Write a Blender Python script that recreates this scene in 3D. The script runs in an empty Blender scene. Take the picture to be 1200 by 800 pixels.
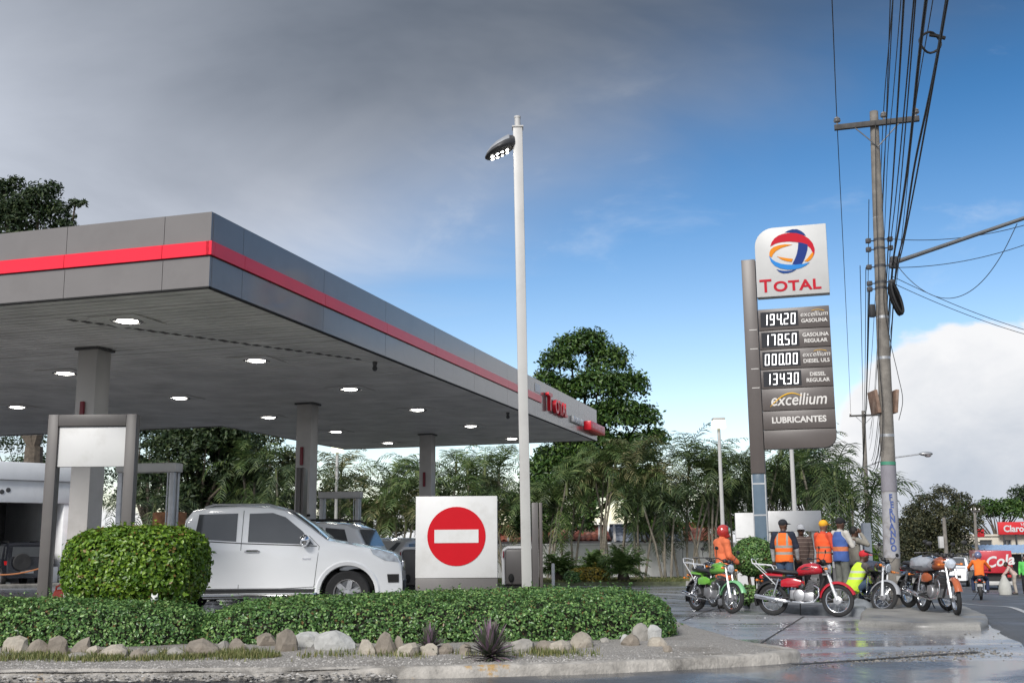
import bpy, bmesh, math, random
import numpy as np
from mathutils import Vector, Matrix, Euler, noise as mnoise

random.seed(7); rng = np.random.default_rng(7)
SC = bpy.context.scene
COL = SC.collection
R = math.radians
PI = math.pi

# ------------------------------------------------------------------ camera
CAM_H = 1.35; FPX = 1310.0; PITCH = math.atan(240 / FPX); ROLL = R(.45)
cam_d = bpy.data.cameras.new('camera'); cam = bpy.data.objects.new('camera', cam_d)
COL.objects.link(cam); SC.camera = cam
cam_d.sensor_width = 36; cam_d.lens = FPX / 1200 * 36; cam_d.clip_end = 5000; cam_d.clip_start = .1
_fw = Vector((0, math.cos(PITCH), math.sin(PITCH))); _up0 = Vector((0, -math.sin(PITCH), math.cos(PITCH))); _rt0 = Vector((1, 0, 0))
_rt = math.cos(ROLL) * _rt0 - math.sin(ROLL) * _up0; _up = math.cos(ROLL) * _up0 + math.sin(ROLL) * _rt0
cam.matrix_world = Matrix(((_rt.x, _up.x, -_fw.x, 0), (_rt.y, _up.y, -_fw.y, 0), (_rt.z, _up.z, -_fw.z, CAM_H), (0, 0, 0, 1)))

# ------------------------------------------------------------------ exposure
SC.render.engine = 'CYCLES'
SC.view_settings.view_transform = 'Standard'; SC.view_settings.look = 'None'
SC.view_settings.exposure = EXPO = 1.5; SC.view_settings.gamma = 1; SC.view_settings.use_curve_mapping = False
SC.cycles.use_denoising = True
SC.cycles.max_bounces = 6; SC.cycles.diffuse_bounces = 3; SC.cycles.glossy_bounces = 3
SC.cycles.transparent_max_bounces = 8

# ------------------------------------------------------------------ world and sun
SUN_EL = R(36); SUN_AZ = R(205)          # azimuth clockwise from +Y: behind the camera, to the left
W = bpy.data.worlds.new('World'); SC.world = W; W.use_nodes = True
def build_world():
    nt = W.node_tree; nt.nodes.clear(); N = nt.nodes.new; L = nt.links.new
    def math_(op, a, b=None, c=None, clamp=False):
        n = N('ShaderNodeMath'); n.operation = op; n.use_clamp = clamp
        for i, v in enumerate((a, b, c)):
            if v is None: continue
            if isinstance(v, (int, float)): n.inputs[i].default_value = v
            else: L(v, n.inputs[i])
        return n.outputs[0]
    def smooth(v, a, b):
        n = N('ShaderNodeMapRange'); n.interpolation_type = 'SMOOTHSTEP'
        L(v, n.inputs[0]); n.inputs[1].default_value = a; n.inputs[2].default_value = b
        return n.outputs[0]
    def noise(vec, scale, detail=5, rough=.55, dist=0):
        n = N('ShaderNodeTexNoise'); n.inputs['Scale'].default_value = scale; n.inputs['Detail'].default_value = detail
        n.inputs['Roughness'].default_value = rough; n.inputs['Distortion'].default_value = dist; L(vec, n.inputs['Vector'])
        return n.outputs['Fac']
    def mix(f, a, b):
        n = N('ShaderNodeMix'); n.data_type = 'RGBA'
        if isinstance(f, (int, float)): n.inputs[0].default_value = f
        else: L(f, n.inputs[0])
        for i, v in ((6, a), (7, b)):
            if isinstance(v, tuple): n.inputs[i].default_value = (*v, 1)
            else: L(v, n.inputs[i])
        return n.outputs[2]
    sky = N('ShaderNodeTexSky'); sky.sky_type = 'NISHITA'; sky.sun_disc = False
    sky.sun_elevation = SUN_EL; sky.sun_rotation = SUN_AZ; sky.air_density = 1.0; sky.dust_density = .6; sky.ozone_density = 1.5
    tc = N('ShaderNodeTexCoord'); dirv = tc.outputs['Generated']
    sp = N('ShaderNodeSeparateXYZ'); L(dirv, sp.inputs[0]); x, y, z = sp.outputs
    zz = math_('MAXIMUM', z, .02)
    px = math_('DIVIDE', x, zz); py = math_('DIVIDE', y, zz)
    pc = N('ShaderNodeCombineXYZ'); L(px, pc.inputs[0]); L(py, pc.inputs[1])
    # deep, clear air overhead: the blue darkens evenly with height
    hs = N('ShaderNodeHueSaturation'); hs.inputs['Saturation'].default_value = 1.12; L(sky.outputs[0], hs.inputs['Color'])
    gain = N('ShaderNodeMapRange'); gain.inputs[1].default_value = .10; gain.inputs[2].default_value = .44; gain.inputs[3].default_value = .86; gain.inputs[4].default_value = .36; L(z, gain.inputs[0])
    tint = mix(smooth(z, .10, .44), (1.04, .96, .95), (.42, .88, 1.16))
    air = N('ShaderNodeVectorMath'); air.operation = 'MULTIPLY'; L(hs.outputs[0], air.inputs[0]); L(tint, air.inputs[1])
    air2 = N('ShaderNodeVectorMath'); air2.operation = 'SCALE'; L(air.outputs[0], air2.inputs[0]); L(gain.outputs[0], air2.inputs[3])
    n1 = noise(pc.outputs[0], .55, 6, .55, .6)
    n2 = noise(pc.outputs[0], .22, 3, .5, .3)
    # straight front of the grey deck: everything on the near-left side of a line on the cloud layer
    front = math_('SUBTRACT', 3.05, math_('ADD', py, math_('MULTIPLY', px, 1.59)))
    dist = math_('DIVIDE', front, math_('ADD', 1.0, math_('MULTIPLY', math_('ABSOLUTE', py), .22)))
    f1 = math_('ADD', dist, math_('MULTIPLY', math_('SUBTRACT', n1, .5), 1.7))
    cov = smooth(f1, -.75, .85)
    cov = math_('MULTIPLY', cov, .97)
    # deck tone: lighter where it thins towards the horizon and the far left
    edge = smooth(dist, 2.3, .2)
    lo = smooth(z, .46, .17)
    tone = math_('ADD', math_('MULTIPLY', lo, .62), math_('MULTIPLY', math_('SUBTRACT', n1, .5), .75))
    tone = math_('ADD', tone, math_('MULTIPLY', smooth(dist, .5, 2.6), .56))
    tone = math_('ADD', tone, math_('MULTIPLY', math_('SUBTRACT', n2, .5), .5))
    tone = math_('ADD', tone, .02, clamp=True)
    deck = mix(tone, (.58, .70, .90), (4.5, 4.75, 5.3))
    # cumulus bank round the horizon
    sc = N('ShaderNodeVectorMath'); sc.operation = 'MULTIPLY'; L(dirv, sc.inputs[0]); sc.inputs[1].default_value = (1, 1, 1.7)
    n3 = noise(sc.outputs[0], 7.0, 8, .56, .2)
    n4 = noise(sc.outputs[0], 2.2, 2, .5, 0)
    az = math_('DIVIDE', x, math_('MAXIMUM', math_('SQRT', math_('ADD', math_('MULTIPLY', x, x), math_('MULTIPLY', y, y))), .001))
    bank = math_('ADD', .035, math_('MULTIPLY', smooth(az, .16, .40), .145))
    h = math_('SUBTRACT', math_('ADD', bank, math_('ADD', math_('MULTIPLY', math_('SUBTRACT', n3, .5), .15), math_('MULTIPLY', math_('SUBTRACT', n4, .5), .10))), z)
    cum = smooth(h, -.003, .013)
    shade = math_('ADD', smooth(h, .0, .16), math_('MULTIPLY', math_('SUBTRACT', noise(sc.outputs[0], 9, 6, .6, .5), .5), 1.1), clamp=True)
    cumc = mix(shade, (4.5, 4.52, 4.6), (2.6, 2.85, 3.25))
    # thin wisps in the clear part
    wv = N('ShaderNodeVectorMath'); wv.operation = 'MULTIPLY'; L(dirv, wv.inputs[0]); wv.inputs[1].default_value = (3.2, 3.2, 7.5)
    wisp = math_('MULTIPLY', smooth(noise(wv.outputs[0], 1.6, 6, .6, .4), .56, .80), .32)
    c = mix(wisp, air2.outputs[0], (4.2, 4.4, 4.7))
    c = mix(cov, c, deck)
    c = mix(math_('MULTIPLY', cum, math_('SUBTRACT', 1.0, math_('MULTIPLY', cov, .6))), c, cumc)
    bg = N('ShaderNodeBackground'); bg.inputs['Strength'].default_value = .074; L(c, bg.inputs['Color'])
    out = N('ShaderNodeOutputWorld'); L(bg.outputs[0], out.inputs[0])
build_world()
sun_d = bpy.data.lights.new('sun', 'SUN'); sun_d.energy = 1.3; sun_d.angle = R(18); sun_d.color = (1, .965, .92)
sun = bpy.data.objects.new('sun', sun_d); COL.objects.link(sun)
_sd = Vector((math.sin(SUN_AZ) * math.cos(SUN_EL), math.cos(SUN_AZ) * math.cos(SUN_EL), math.sin(SUN_EL)))
sun.rotation_euler = _sd.to_track_quat('Z', 'Y').to_euler()
# ------------------------------------------------------------------ measuring: pixels of the survey -> places on the ground
GA = -math.atan2(.2879, .9576)           # the street grid's turn against the camera axis
UX, UY = .2879, .9576                    # along the main road
def sstep(a, b, v):
    t = min(1, max(0, (v - a) / (b - a))); return t * t * (3 - 2 * t)
def gz(x, y):
    lat = x * UY - y * UX; d = min(max(0, y - 23), 150)
    d = d * d / (d + 1.5)
    hump = .20 * sstep(-3.5, -7, lat) * sstep(40, 27, y) * sstep(18.4, 19.3, y)      # the paved pad under the canopy drains outwards
    return hump - .0055 * d - sstep(-4.5, .5, lat) * 1.25 * (1 - math.exp(-d / 24))   # the main road falls away
def ray(px, py): return _rt * ((px - 600) / FPX) + _up * ((400 - py) / FPX) + _fw
def Zp(px, py, z):
    d = ray(px, py); t = (z - CAM_H) / d.z; return Vector((0, 0, CAM_H)) + d * t
def Dp(px, py, Y):
    d = ray(px, py); return Vector((0, 0, CAM_H)) + d * (Y / d.y)
def Gp(px, py, dz=0):
    z = dz
    for _ in range(12):
        p = Zp(px, py, z); z = gz(p.x, p.y) + dz
    return p
def at(px, Y, dz=0, py=690):            # standing on the ground at survey column px and depth Y
    p = Dp(px, py, Y); return Vector((p.x, p.y, gz(p.x, p.y) + dz))
def srgb(r, g, b): return tuple(((c / 255) / 12.92 if c / 255 <= .04045 else ((c / 255 + .055) / 1.055) ** 2.4) for c in (r, g, b))

# ------------------------------------------------------------------ materials
MATS = {}
def mat(name, col, rough=.6, metal=0, var=.12, scale=4, bump=0, bscale=40, spec=.5, coat=0, emit=None, estr=0, dirt=None, dirt_amt=.0, dscale=2.5, trans=0):
    if name in MATS: return MATS[name]
    m = bpy.data.materials.new(name); m.use_nodes = True; nt = m.node_tree; N = nt.nodes.new; L = nt.links.new
    b = nt.nodes['Principled BSDF']; b.inputs['Roughness'].default_value = rough; b.inputs['Metallic'].default_value = metal
    b.inputs['Specular IOR Level'].default_value = spec; b.inputs['Coat Weight'].default_value = coat
    if coat: b.inputs['Coat Roughness'].default_value = .06
    tc = N('ShaderNodeTexCoord')
    c0 = tuple(max(0, v * (1 - var)) for v in col); c1 = tuple(min(1, v * (1 + var)) for v in col)
    nz = N('ShaderNodeTexNoise'); nz.inputs['Scale'].default_value = scale; nz.inputs['Detail'].default_value = 6; L(tc.outputs['Object'], nz.inputs['Vector'])
    rp = N('ShaderNodeMapRange'); rp.inputs[1].default_value = .3; rp.inputs[2].default_value = .7; L(nz.outputs['Fac'], rp.inputs[0])
    mx = N('ShaderNodeMix'); mx.data_type = 'RGBA'; mx.inputs[6].default_value = (*c0, 1); mx.inputs[7].default_value = (*c1, 1); L(rp.outputs[0], mx.inputs[0])
    out = mx.outputs[2]
    if dirt:
        n2 = N('ShaderNodeTexNoise'); n2.inputs['Scale'].default_value = dscale; n2.inputs['Detail'].default_value = 9; n2.inputs['Roughness'].default_value = .65; L(tc.outputs['Object'], n2.inputs['Vector'])
        r2 = N('ShaderNodeMapRange'); r2.inputs[1].default_value = .52; r2.inputs[2].default_value = .72; r2.inputs[4].default_value = dirt_amt; L(n2.outputs['Fac'], r2.inputs[0])
        m2 = N('ShaderNodeMix'); m2.data_type = 'RGBA'; L(out, m2.inputs[6]); m2.inputs[7].default_value = (*dirt, 1); L(r2.outputs[0], m2.inputs[0]); out = m2.outputs[2]
    L(out, b.inputs['Base Color'])
    if bump:
        nb = N('ShaderNodeTexNoise'); nb.inputs['Scale'].default_value = bscale; nb.inputs['Detail'].default_value = 5; L(tc.outputs['Object'], nb.inputs['Vector'])
        bp = N('ShaderNodeBump'); bp.inputs['Strength'].default_value = bump; bp.inputs['Distance'].default_value = .02; L(nb.outputs['Fac'], bp.inputs['Height']); L(bp.outputs[0], b.inputs['Normal'])
    if emit: b.inputs['Emission Color'].default_value = (*emit, 1); b.inputs['Emission Strength'].default_value = estr
    MATS[name] = m; return m
def leafmat(name, a, b_, c, rough=.45, trans=.25, dead=None):
    if name in MATS: return MATS[name]
    m = bpy.data.materials.new(name); m.use_nodes = True; nt = m.node_tree; N = nt.nodes.new; L = nt.links.new
    b = nt.nodes['Principled BSDF']; b.inputs['Roughness'].default_value = rough; b.inputs['Specular IOR Level'].default_value = .4
    g = N('ShaderNodeNewGeometry'); cr = N('ShaderNodeValToRGB'); e = cr.color_ramp.elements
    e[0].color = (*a, 1); e[1].color = (*c, 1); k = e.new(.55); k.color = (*b_, 1)
    if dead: e[-1].position = .965; q = e.new(.975); q.color = (*dead, 1)
    L(g.outputs['Random Per Island'], cr.inputs[0]); L(cr.outputs[0], b.inputs['Base Color'])
    if trans:
        t = N('ShaderNodeBsdfTranslucent'); L(cr.outputs[0], t.inputs['Color']); ms = N('ShaderNodeMixShader'); ms.inputs[0].default_value = trans
        L(b.outputs[0], ms.inputs[1]); L(t.outputs[0], ms.inputs[2]); L(ms.outputs[0], nt.nodes['Material Output'].inputs[0])
    MATS[name] = m; return m
def glass(name, col=(.02, .022, .025), rough=.04):
    return mat(name, col, rough, 0, .05, spec=.9)

# ------------------------------------------------------------------ mesh building
class MB:
    def __init__(s): s.v = []; s.f = []; s.m = []; s.cur = 0
    def add(s, vs, fs):
        o = len(s.v); s.v += [tuple(v) for v in vs]
        for f in fs: s.f.append(tuple(i + o for i in f)); s.m.append(s.cur)
        return s
    def box(s, c, d, rot=None):
        hx, hy, hz = d[0] / 2, d[1] / 2, d[2] / 2
        vs = [Vector((sx * hx, sy * hy, sz * hz)) for sx in (-1, 1) for sy in (-1, 1) for sz in (-1, 1)]
        if rot is not None: M = Euler(rot).to_matrix() if not isinstance(rot, Matrix) else rot; vs = [M @ v for v in vs]
        c = Vector(c); return s.add([v + c for v in vs], [(0, 1, 3, 2), (4, 6, 7, 5), (0, 4, 5, 1), (2, 3, 7, 6), (0, 2, 6, 4), (1, 5, 7, 3)])
    def b2(s, x0, x1, y0, y1, z0, z1): return s.box(((x0 + x1) / 2, (y0 + y1) / 2, (z0 + z1) / 2), (x1 - x0, y1 - y0, z1 - z0))
    def cyl(s, p, q, r, r2=None, n=12, caps=True):
        p = Vector(p); q = Vector(q); r2 = r if r2 is None else r2; a = (q - p)
        if a.length < 1e-9: return s
        a.normalize(); u = a.orthogonal().normalized(); w = a.cross(u)
        vs = []
        for c, rr in ((p, r), (q, r2)):
            for i in range(n): t = 2 * PI * i / n; vs.append(c + (u * math.cos(t) + w * math.sin(t)) * rr)
        fs = [(i, (i + 1) % n, n + (i + 1) % n, n + i) for i in range(n)]
        if caps: fs += [tuple(range(n - 1, -1, -1)), tuple(range(n, 2 * n))]
        return s.add(vs, fs)
    def tube(s, pts, r, n=8, closed=False):
        pts = [Vector(p) for p in pts]; k = len(pts); rs = r if isinstance(r, (list, tuple)) else [r] * k
        vs = []; u = None
        for i, p in enumerate(pts):
            if closed: t = pts[(i + 1) % k] - pts[i - 1]
            else: t = pts[min(i + 1, k - 1)] - pts[max(i - 1, 0)]
            t.normalize()
            u = t.orthogonal().normalized() if u is None else (u - t * u.dot(t)).normalized()
            w = t.cross(u)
            for j in range(n): a = 2 * PI * j / n; vs.append(p + (u * math.cos(a) + w * math.sin(a)) * rs[i])
        fs = [((i % k) * n + j, (i % k) * n + (j + 1) % n, ((i + 1) % k) * n + (j + 1) % n, ((i + 1) % k) * n + j) for i in range(k if closed else k - 1) for j in range(n)]
        if not closed: fs += [tuple(range(n - 1, -1, -1)), tuple(range((k - 1) * n, k * n))]
        return s.add(vs, fs)
    def ell(s, c, rad, n=14, m=8, rot=None):
        c = Vector(c); M = Matrix.Identity(3) if rot is None else (Euler(rot).to_matrix() if not isinstance(rot, Matrix) else rot)
        vs = [c + M @ Vector((0, 0, -rad[2]))]
        for j in range(1, m):
            t = -PI / 2 + PI * j / m
            for i in range(n): a = 2 * PI * i / n; vs.append(c + M @ Vector((rad[0] * math.cos(t) * math.cos(a), rad[1] * math.cos(t) * math.sin(a), rad[2] * math.sin(t))))
        vs.append(c + M @ Vector((0, 0, rad[2]))); top = len(vs) - 1
        fs = [(0, 1 + (i + 1) % n, 1 + i) for i in range(n)]
        for j in range(m - 2):
            o = 1 + j * n; fs += [(o + i, o + (i + 1) % n, o + n + (i + 1) % n, o + n + i) for i in range(n)]
        o = 1 + (m - 2) * n; fs += [(o + i, o + (i + 1) % n, top) for i in range(n)]
        return s.add(vs, fs)
    def cone(s, p, q, r1, r2, n=12):      # round cone: tube with ball ends
        s.cyl(p, q, r1, r2, n, True); s.ell(p, (r1,) * 3, n, 6); s.ell(q, (r2,) * 3, n, 6); return s
    def loft(s, rings, caps=True):
        n = len(rings[0]); vs = [v for r_ in rings for v in r_]
        fs = [(i * n + j, i * n + (j + 1) % n, (i + 1) * n + (j + 1) % n, (i + 1) * n + j) for i in range(len(rings) - 1) for j in range(n)]
        if caps: fs += [tuple(range(n - 1, -1, -1)), tuple(range((len(rings) - 1) * n, len(rings) * n))]
        return s.add(vs, fs)
    def prism(s, poly, y0, y1):            # (x,z) outline pushed along y
        n = len(poly); vs = [(x, y0, z) for x, z in poly] + [(x, y1, z) for x, z in poly]
        return s.add(vs, [tuple(range(n)), tuple(range(2 * n - 1, n - 1, -1))] + [(i + n, (i + 1) % n + n, (i + 1) % n, i) for i in range(n)])
    def lathe(s, prof, c=(0, 0, 0), axis='z', n=20, caps=True):  # prof: (r, h)
        c = Vector(c); vs = []
        for r_, h in prof:
            for i in range(n):
                a = 2 * PI * i / n; p = (r_ * math.cos(a), r_ * math.sin(a), h)
                if axis == 'y': p = (p[0], p[2], p[1])
                elif axis == 'x': p = (p[2], p[0], p[1])
                vs.append(c + Vector(p))
        k = len(prof); fs = [(i * n + j, i * n + (j + 1) % n, (i + 1) * n + (j + 1) % n, (i + 1) * n + j) for i in range(k - 1) for j in range(n)]
        if caps and prof[0][0] > 1e-6: fs.append(tuple(range(n - 1, -1, -1)))
        if caps and prof[-1][0] > 1e-6: fs.append(tuple(range((k - 1) * n, k * n)))
        return s.add(vs, fs)
    def mesh(s, name, smooth=35, bevel=0, seg=2):
        me = bpy.data.meshes.new(name); me.from_pydata(s.v, [], s.f)
        me.polygons.foreach_set('material_index', s.m); me.validate()
        bm = bmesh.new(); bm.from_mesh(me)
        bmesh.ops.recalc_face_normals(bm, faces=bm.faces)
        if bevel:
            es = [e for e in bm.edges if len(e.link_faces) == 2 and e.calc_face_angle(0) > R(30)]
            bmesh.ops.bevel(bm, geom=es, offset=bevel, segments=seg, affect='EDGES', profile=.5, clamp_overlap=True)
        bm.to_mesh(me); bm.free()
        if smooth:
            me.polygons.foreach_set('use_smooth', [True] * len(me.polygons)); me.set_sharp_from_angle(angle=R(smooth))
        return me
    def build(s, name, m, parent=None, smooth=35, bevel=0, seg=2):
        return link(name, s.mesh(name, smooth, bevel, seg), m, parent)
def link(name, me, m, parent=None, loc=None, rot=None):
    if not me.materials:
        for q in (m if isinstance(m, (list, tuple)) else [m]): me.materials.append(q)
    o = bpy.data.objects.new(name, me); COL.objects.link(o)
    if parent is not None: o.parent = parent
    if loc is not None: o.location = loc
    if rot is not None: o.rotation_euler = rot
    return o
def tag(o, label, cat=None, group=None, kind=None):
    o['label'] = label
    if cat: o['category'] = cat
    if group: o['group'] = group
    if kind: o['kind'] = kind
    return o
def thing(name, label, cat, loc=(0, 0, 0), rz=0, group=None, rot=None):
    o = bpy.data.objects.new(name, None); COL.objects.link(o); o.location = loc
    o.rotation_euler = rot if rot else (0, 0, rz); o.empty_display_size = .2
    return tag(o, label, cat, group)
def struct(o, kind='structure', label=None):
    o['kind'] = kind
    if label: o['label'] = label
    return o
def copy_tree(o, parent=None):
    c = o.copy(); COL.objects.link(c); c.parent = parent
    for ch in list(o.children): copy_tree(ch, c)
    return c
PENDING = []                              # objects whose modifiers are applied in one go at the end
def blob(name, mb, m, parent, voxel=.012, smooth=6):
    o = mb.build(name, m, parent, smooth=0)
    r = o.modifiers.new('remesh', 'REMESH'); r.mode = 'VOXEL'; r.voxel_size = voxel; r.use_smooth_shade = True
    if smooth: s = o.modifiers.new('smooth', 'SMOOTH'); s.iterations = smooth; s.factor = .5
    PENDING.append(o); return o
def apply_pending():
    dg = bpy.context.evaluated_depsgraph_get()
    new = [(o, bpy.data.meshes.new_from_object(o.evaluated_get(dg))) for o in PENDING]
    for o, me in new:
        o.modifiers.clear(); old = o.data; o.data = me
        me.polygons.foreach_set('use_smooth', [True] * len(me.polygons))
        if old.users == 0: bpy.data.meshes.remove(old)
    for o in TEXTS:                       # lettering becomes plain mesh
        me = bpy.data.meshes.new_from_object(o.evaluated_get(dg)); nm = o.name.split('.')[0]; par, ml = o.parent, o.matrix_basis.copy(); cu = o.data
        bpy.data.objects.remove(o); bpy.data.curves.remove(cu)
        q = bpy.data.objects.new(nm, me); COL.objects.link(q); q.parent = par; q.matrix_basis = ml
TEXTS = []
def text(name, body, size, m, parent, loc, extrude=.006, align='CENTER', shear=0, sx=1, rot=None, spacing=1, weight=0):
    c = bpy.data.curves.new(name, 'FONT'); c.body = body; c.size = size; c.extrude = extrude; c.align_x = align; c.align_y = 'CENTER'; c.shear = shear
    c.space_character = spacing; c.offset = weight; c.materials.append(m)
    o = bpy.data.objects.new(name, c); COL.objects.link(o); o.parent = parent; o.location = loc
    o.rotation_euler = rot if rot else (PI / 2, 0, 0); o.scale = (sx, 1, 1)
    c.resolution_u = 4; TEXTS.append(o); return o

# ------------------------------------------------------------------ leaves (numpy)
def fast_mesh(name, V, F):
    me = bpy.data.meshes.new(name); V = np.asarray(V, np.float32); F = np.asarray(F, np.int32); k = F.shape[1]
    me.vertices.add(len(V)); me.vertices.foreach_set('co', V.ravel())
    me.loops.add(F.size); me.loops.foreach_set('vertex_index', F.ravel())
    me.polygons.add(len(F)); me.polygons.foreach_set('loop_start', np.arange(0, F.size, k, dtype=np.int32)); me.polygons.foreach_set('loop_total', np.full(len(F), k, np.int32))
    me.update(calc_edges=True); return me
def unit(a): return a / np.maximum(np.linalg.norm(a, axis=1, keepdims=True), 1e-9)
def leaves(name, P, Nn, size, tilt=.6, aspect=.55, jitter=.35, fold=.25):
    n = len(P); Nn = unit(Nn + rng.normal(0, tilt, (n, 3)))
    d = unit(np.cross(Nn, rng.normal(0, 1, (n, 3)))); w = np.cross(Nn, d)
    s = size * (1 + rng.uniform(-jitter, jitter, (n, 1)))
    a = P - d * s * .5; b = P + d * s * .5; l = P + w * s * aspect * .5 + Nn * s * fold * .5; r_ = P - w * s * aspect * .5 + Nn * s * fold * .5
    V = np.stack([a, r_, b, l], 1).reshape(-1, 3); i = np.arange(n)[:, None] * 4
    F = np.concatenate([i + np.array([[0, 1, 2]]), i + np.array([[0, 2, 3]])], 0)
    return fast_mesh(name, V, F)
def scatter(me, n):                       # points and normals on a mesh, even by area
    me.calc_loop_triangles(); T = np.empty(len(me.loop_triangles) * 3, np.int32); me.loop_triangles.foreach_get('vertices', T); T = T.reshape(-1, 3)
    V = np.empty(len(me.vertices) * 3, np.float32); me.vertices.foreach_get('co', V); V = V.reshape(-1, 3)
    a, b, c = V[T[:, 0]], V[T[:, 1]], V[T[:, 2]]; cr = np.cross(b - a, c - a); ar = np.linalg.norm(cr, axis=1)
    k = rng.choice(len(T), n, p=ar / ar.sum()); u = rng.random((n, 1)); v = rng.random((n, 1)); fl = (u + v) > 1; u = np.where(fl, 1 - u, u); v = np.where(fl, 1 - v, v)
    return a[k] + (b[k] - a[k]) * u + (c[k] - a[k]) * v, unit(cr[k])
# ------------------------------------------------------------------ ground, roads, pavements
def wet_mat(name, col, wet_lo, wet_hi, scale, stretch=(1, 1, 1), rot=0, lowrough=.1, highrough=.65, grain=180, dark=.55, bump=.25, streak=False, cracks=False):
    m = bpy.data.materials.new(name); m.use_nodes = True; nt = m.node_tree; N = nt.nodes.new; L = nt.links.new
    b = nt.nodes['Principled BSDF']; tc = N('ShaderNodeTexCoord')
    mp = N('ShaderNodeMapping'); mp.inputs['Scale'].default_value = stretch; mp.inputs['Rotation'].default_value = (0, 0, rot); L(tc.outputs['Object'], mp.inputs[0])
    n1 = N('ShaderNodeTexNoise'); n1.inputs['Scale'].default_value = scale; n1.inputs['Detail'].default_value = 9; n1.inputs['Roughness'].default_value = .62; n1.inputs['Distortion'].default_value = .5; L(mp.outputs[0], n1.inputs['Vector'])
    wt = N('ShaderNodeMapRange'); wt.interpolation_type = 'SMOOTHSTEP'; wt.inputs[1].default_value = wet_lo; wt.inputs[2].default_value = wet_hi; L(n1.outputs['Fac'], wt.inputs[0])
    n2 = N('ShaderNodeTexNoise'); n2.inputs['Scale'].default_value = grain; n2.inputs['Detail'].default_value = 3; L(tc.outputs['Object'], n2.inputs['Vector'])
    n3 = N('ShaderNodeTexNoise'); n3.inputs['Scale'].default_value = 1.4; n3.inputs['Detail'].default_value = 8; L(tc.outputs['Object'], n3.inputs['Vector'])
    ad = N('ShaderNodeMath'); ad.operation = 'ADD'; L(n2.outputs['Fac'], ad.inputs[0]); L(n3.outputs['Fac'], ad.inputs[1])
    mr = N('ShaderNodeMapRange'); mr.inputs[1].default_value = .6; mr.inputs[2].default_value = 1.4; L(ad.outputs[0], mr.inputs[0])
    cx = N('ShaderNodeMix'); cx.data_type = 'RGBA'; cx.inputs[6].default_value = (*[v * .6 for v in col], 1); cx.inputs[7].default_value = (*[v * 1.4 for v in col], 1); L(mr.outputs[0], cx.inputs[0])
    dk = N('ShaderNodeMix'); dk.data_type = 'RGBA'; dk.blend_type = 'MULTIPLY'; L(cx.outputs[2], dk.inputs[6]); dk.inputs[7].default_value = (dark, dark, dark * 1.03, 1); L(wt.outputs[0], dk.inputs[0])
    L(dk.outputs[2], b.inputs['Base Color'])
    ro = N('ShaderNodeMapRange'); ro.inputs[3].default_value = highrough; ro.inputs[4].default_value = lowrough; L(wt.outputs[0], ro.inputs[0]); L(ro.outputs[0], b.inputs['Roughness'])
    bs = N('ShaderNodeMath'); bs.operation = 'MULTIPLY_ADD'; bs.inputs[1].default_value = -bump * .88; bs.inputs[2].default_value = bump; L(wt.outputs[0], bs.inputs[0])
    bp = N('ShaderNodeBump'); bp.inputs['Distance'].default_value = .012; L(bs.outputs[0], bp.inputs['Strength']); L(ad.outputs[0], bp.inputs['Height']); L(bp.outputs[0], b.inputs['Normal'])
    MATS[name] = m; return m
M_asph = wet_mat('asphalt damp', (.075, .078, .084), .34, .56, .35, (1, 1, 1), 0, .10, .5, 120, .8, .45)
M_conc = wet_mat('wet concrete', (.27, .28, .295), .33, .56, .42, (.38, 1.7, 1), -.05, .10, .48, 70, .66, .32)
M_earth = mat('packed earth', (.11, .10, .075), .95, var=.4, scale=.5, bump=.5, bscale=8)
M_kerb = mat('kerb concrete', (.30, .285, .255), .85, var=.3, scale=6, bump=.7, bscale=30, dirt=(.06, .055, .05), dirt_amt=.85, dscale=2.2)
M_kerb2 = mat('kerb concrete grey blue', (.17, .185, .20), .7, var=.25, scale=5, bump=.5, bscale=25, dirt=(.05, .05, .05), dirt_amt=.8)
def lattice(lat, s): return (lat * UY + s * UX, -lat * UX + s * UY)
def patch(name, corners, nu, nv, dz, m, bend=None):
    c = [Vector((*p, 0)) for p in corners]; vs = []
    for j in range(nv + 1):
        for i in range(nu + 1):
            a, b = i / nu, j / nv
            p = (c[0] * (1 - a) + c[1] * a) * (1 - b) + (c[3] * (1 - a) + c[2] * a) * b
            vs.append((p.x, p.y, gz(p.x, p.y) + dz))
    fs = [(j * (nu + 1) + i, j * (nu + 1) + i + 1, (j + 1) * (nu + 1) + i + 1, (j + 1) * (nu + 1) + i) for j in range(nv) for i in range(nu)]
    mb = MB(); mb.add(vs, fs); return struct(mb.build(name, m))
# the far ground, one sheet to the horizon
xs = [-2500, -900, -300, -120, -60, -30, -15, -8, 0, 8, 15, 22, 30, 40, 60, 90, 140, 300, 900, 2500]
ys = [-300, -60, 0, 8, 14, 20, 24, 28, 32, 38, 45, 55, 70, 90, 115, 134, 200, 400, 1000, 3500]
mb = MB(); mb.add([(x, y, gz(x, y) - .25) for y in ys for x in xs], [(j * len(xs) + i, j * len(xs) + i + 1, (j + 1) * len(xs) + i + 1, (j + 1) * len(xs) + i) for j in range(len(ys) - 1) for i in range(len(xs) - 1)])
struct(mb.build('ground', M_earth))
patch('forecourt', [lattice(-60, -12), lattice(2.2, -12), lattice(2.2, 56), lattice(-60, 56)], 90, 170, 0, M_conc)
M_asph2 = wet_mat('asphalt of the main road', (.085, .088, .092), .48, .75, .5, (1, 1, 1), 0, .24, .6, 120, .8, .5)
patch('side_road', [(-40, -6), (40, -6), (40, 14.3), (-40, 12.3)], 40, 20, .006, M_asph)
patch('main_road', [lattice(2.2, 13.6), lattice(12.5, 13.6), lattice(12.5, 330), lattice(2.2, 330)], 14, 700, .045, M_asph2)
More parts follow.
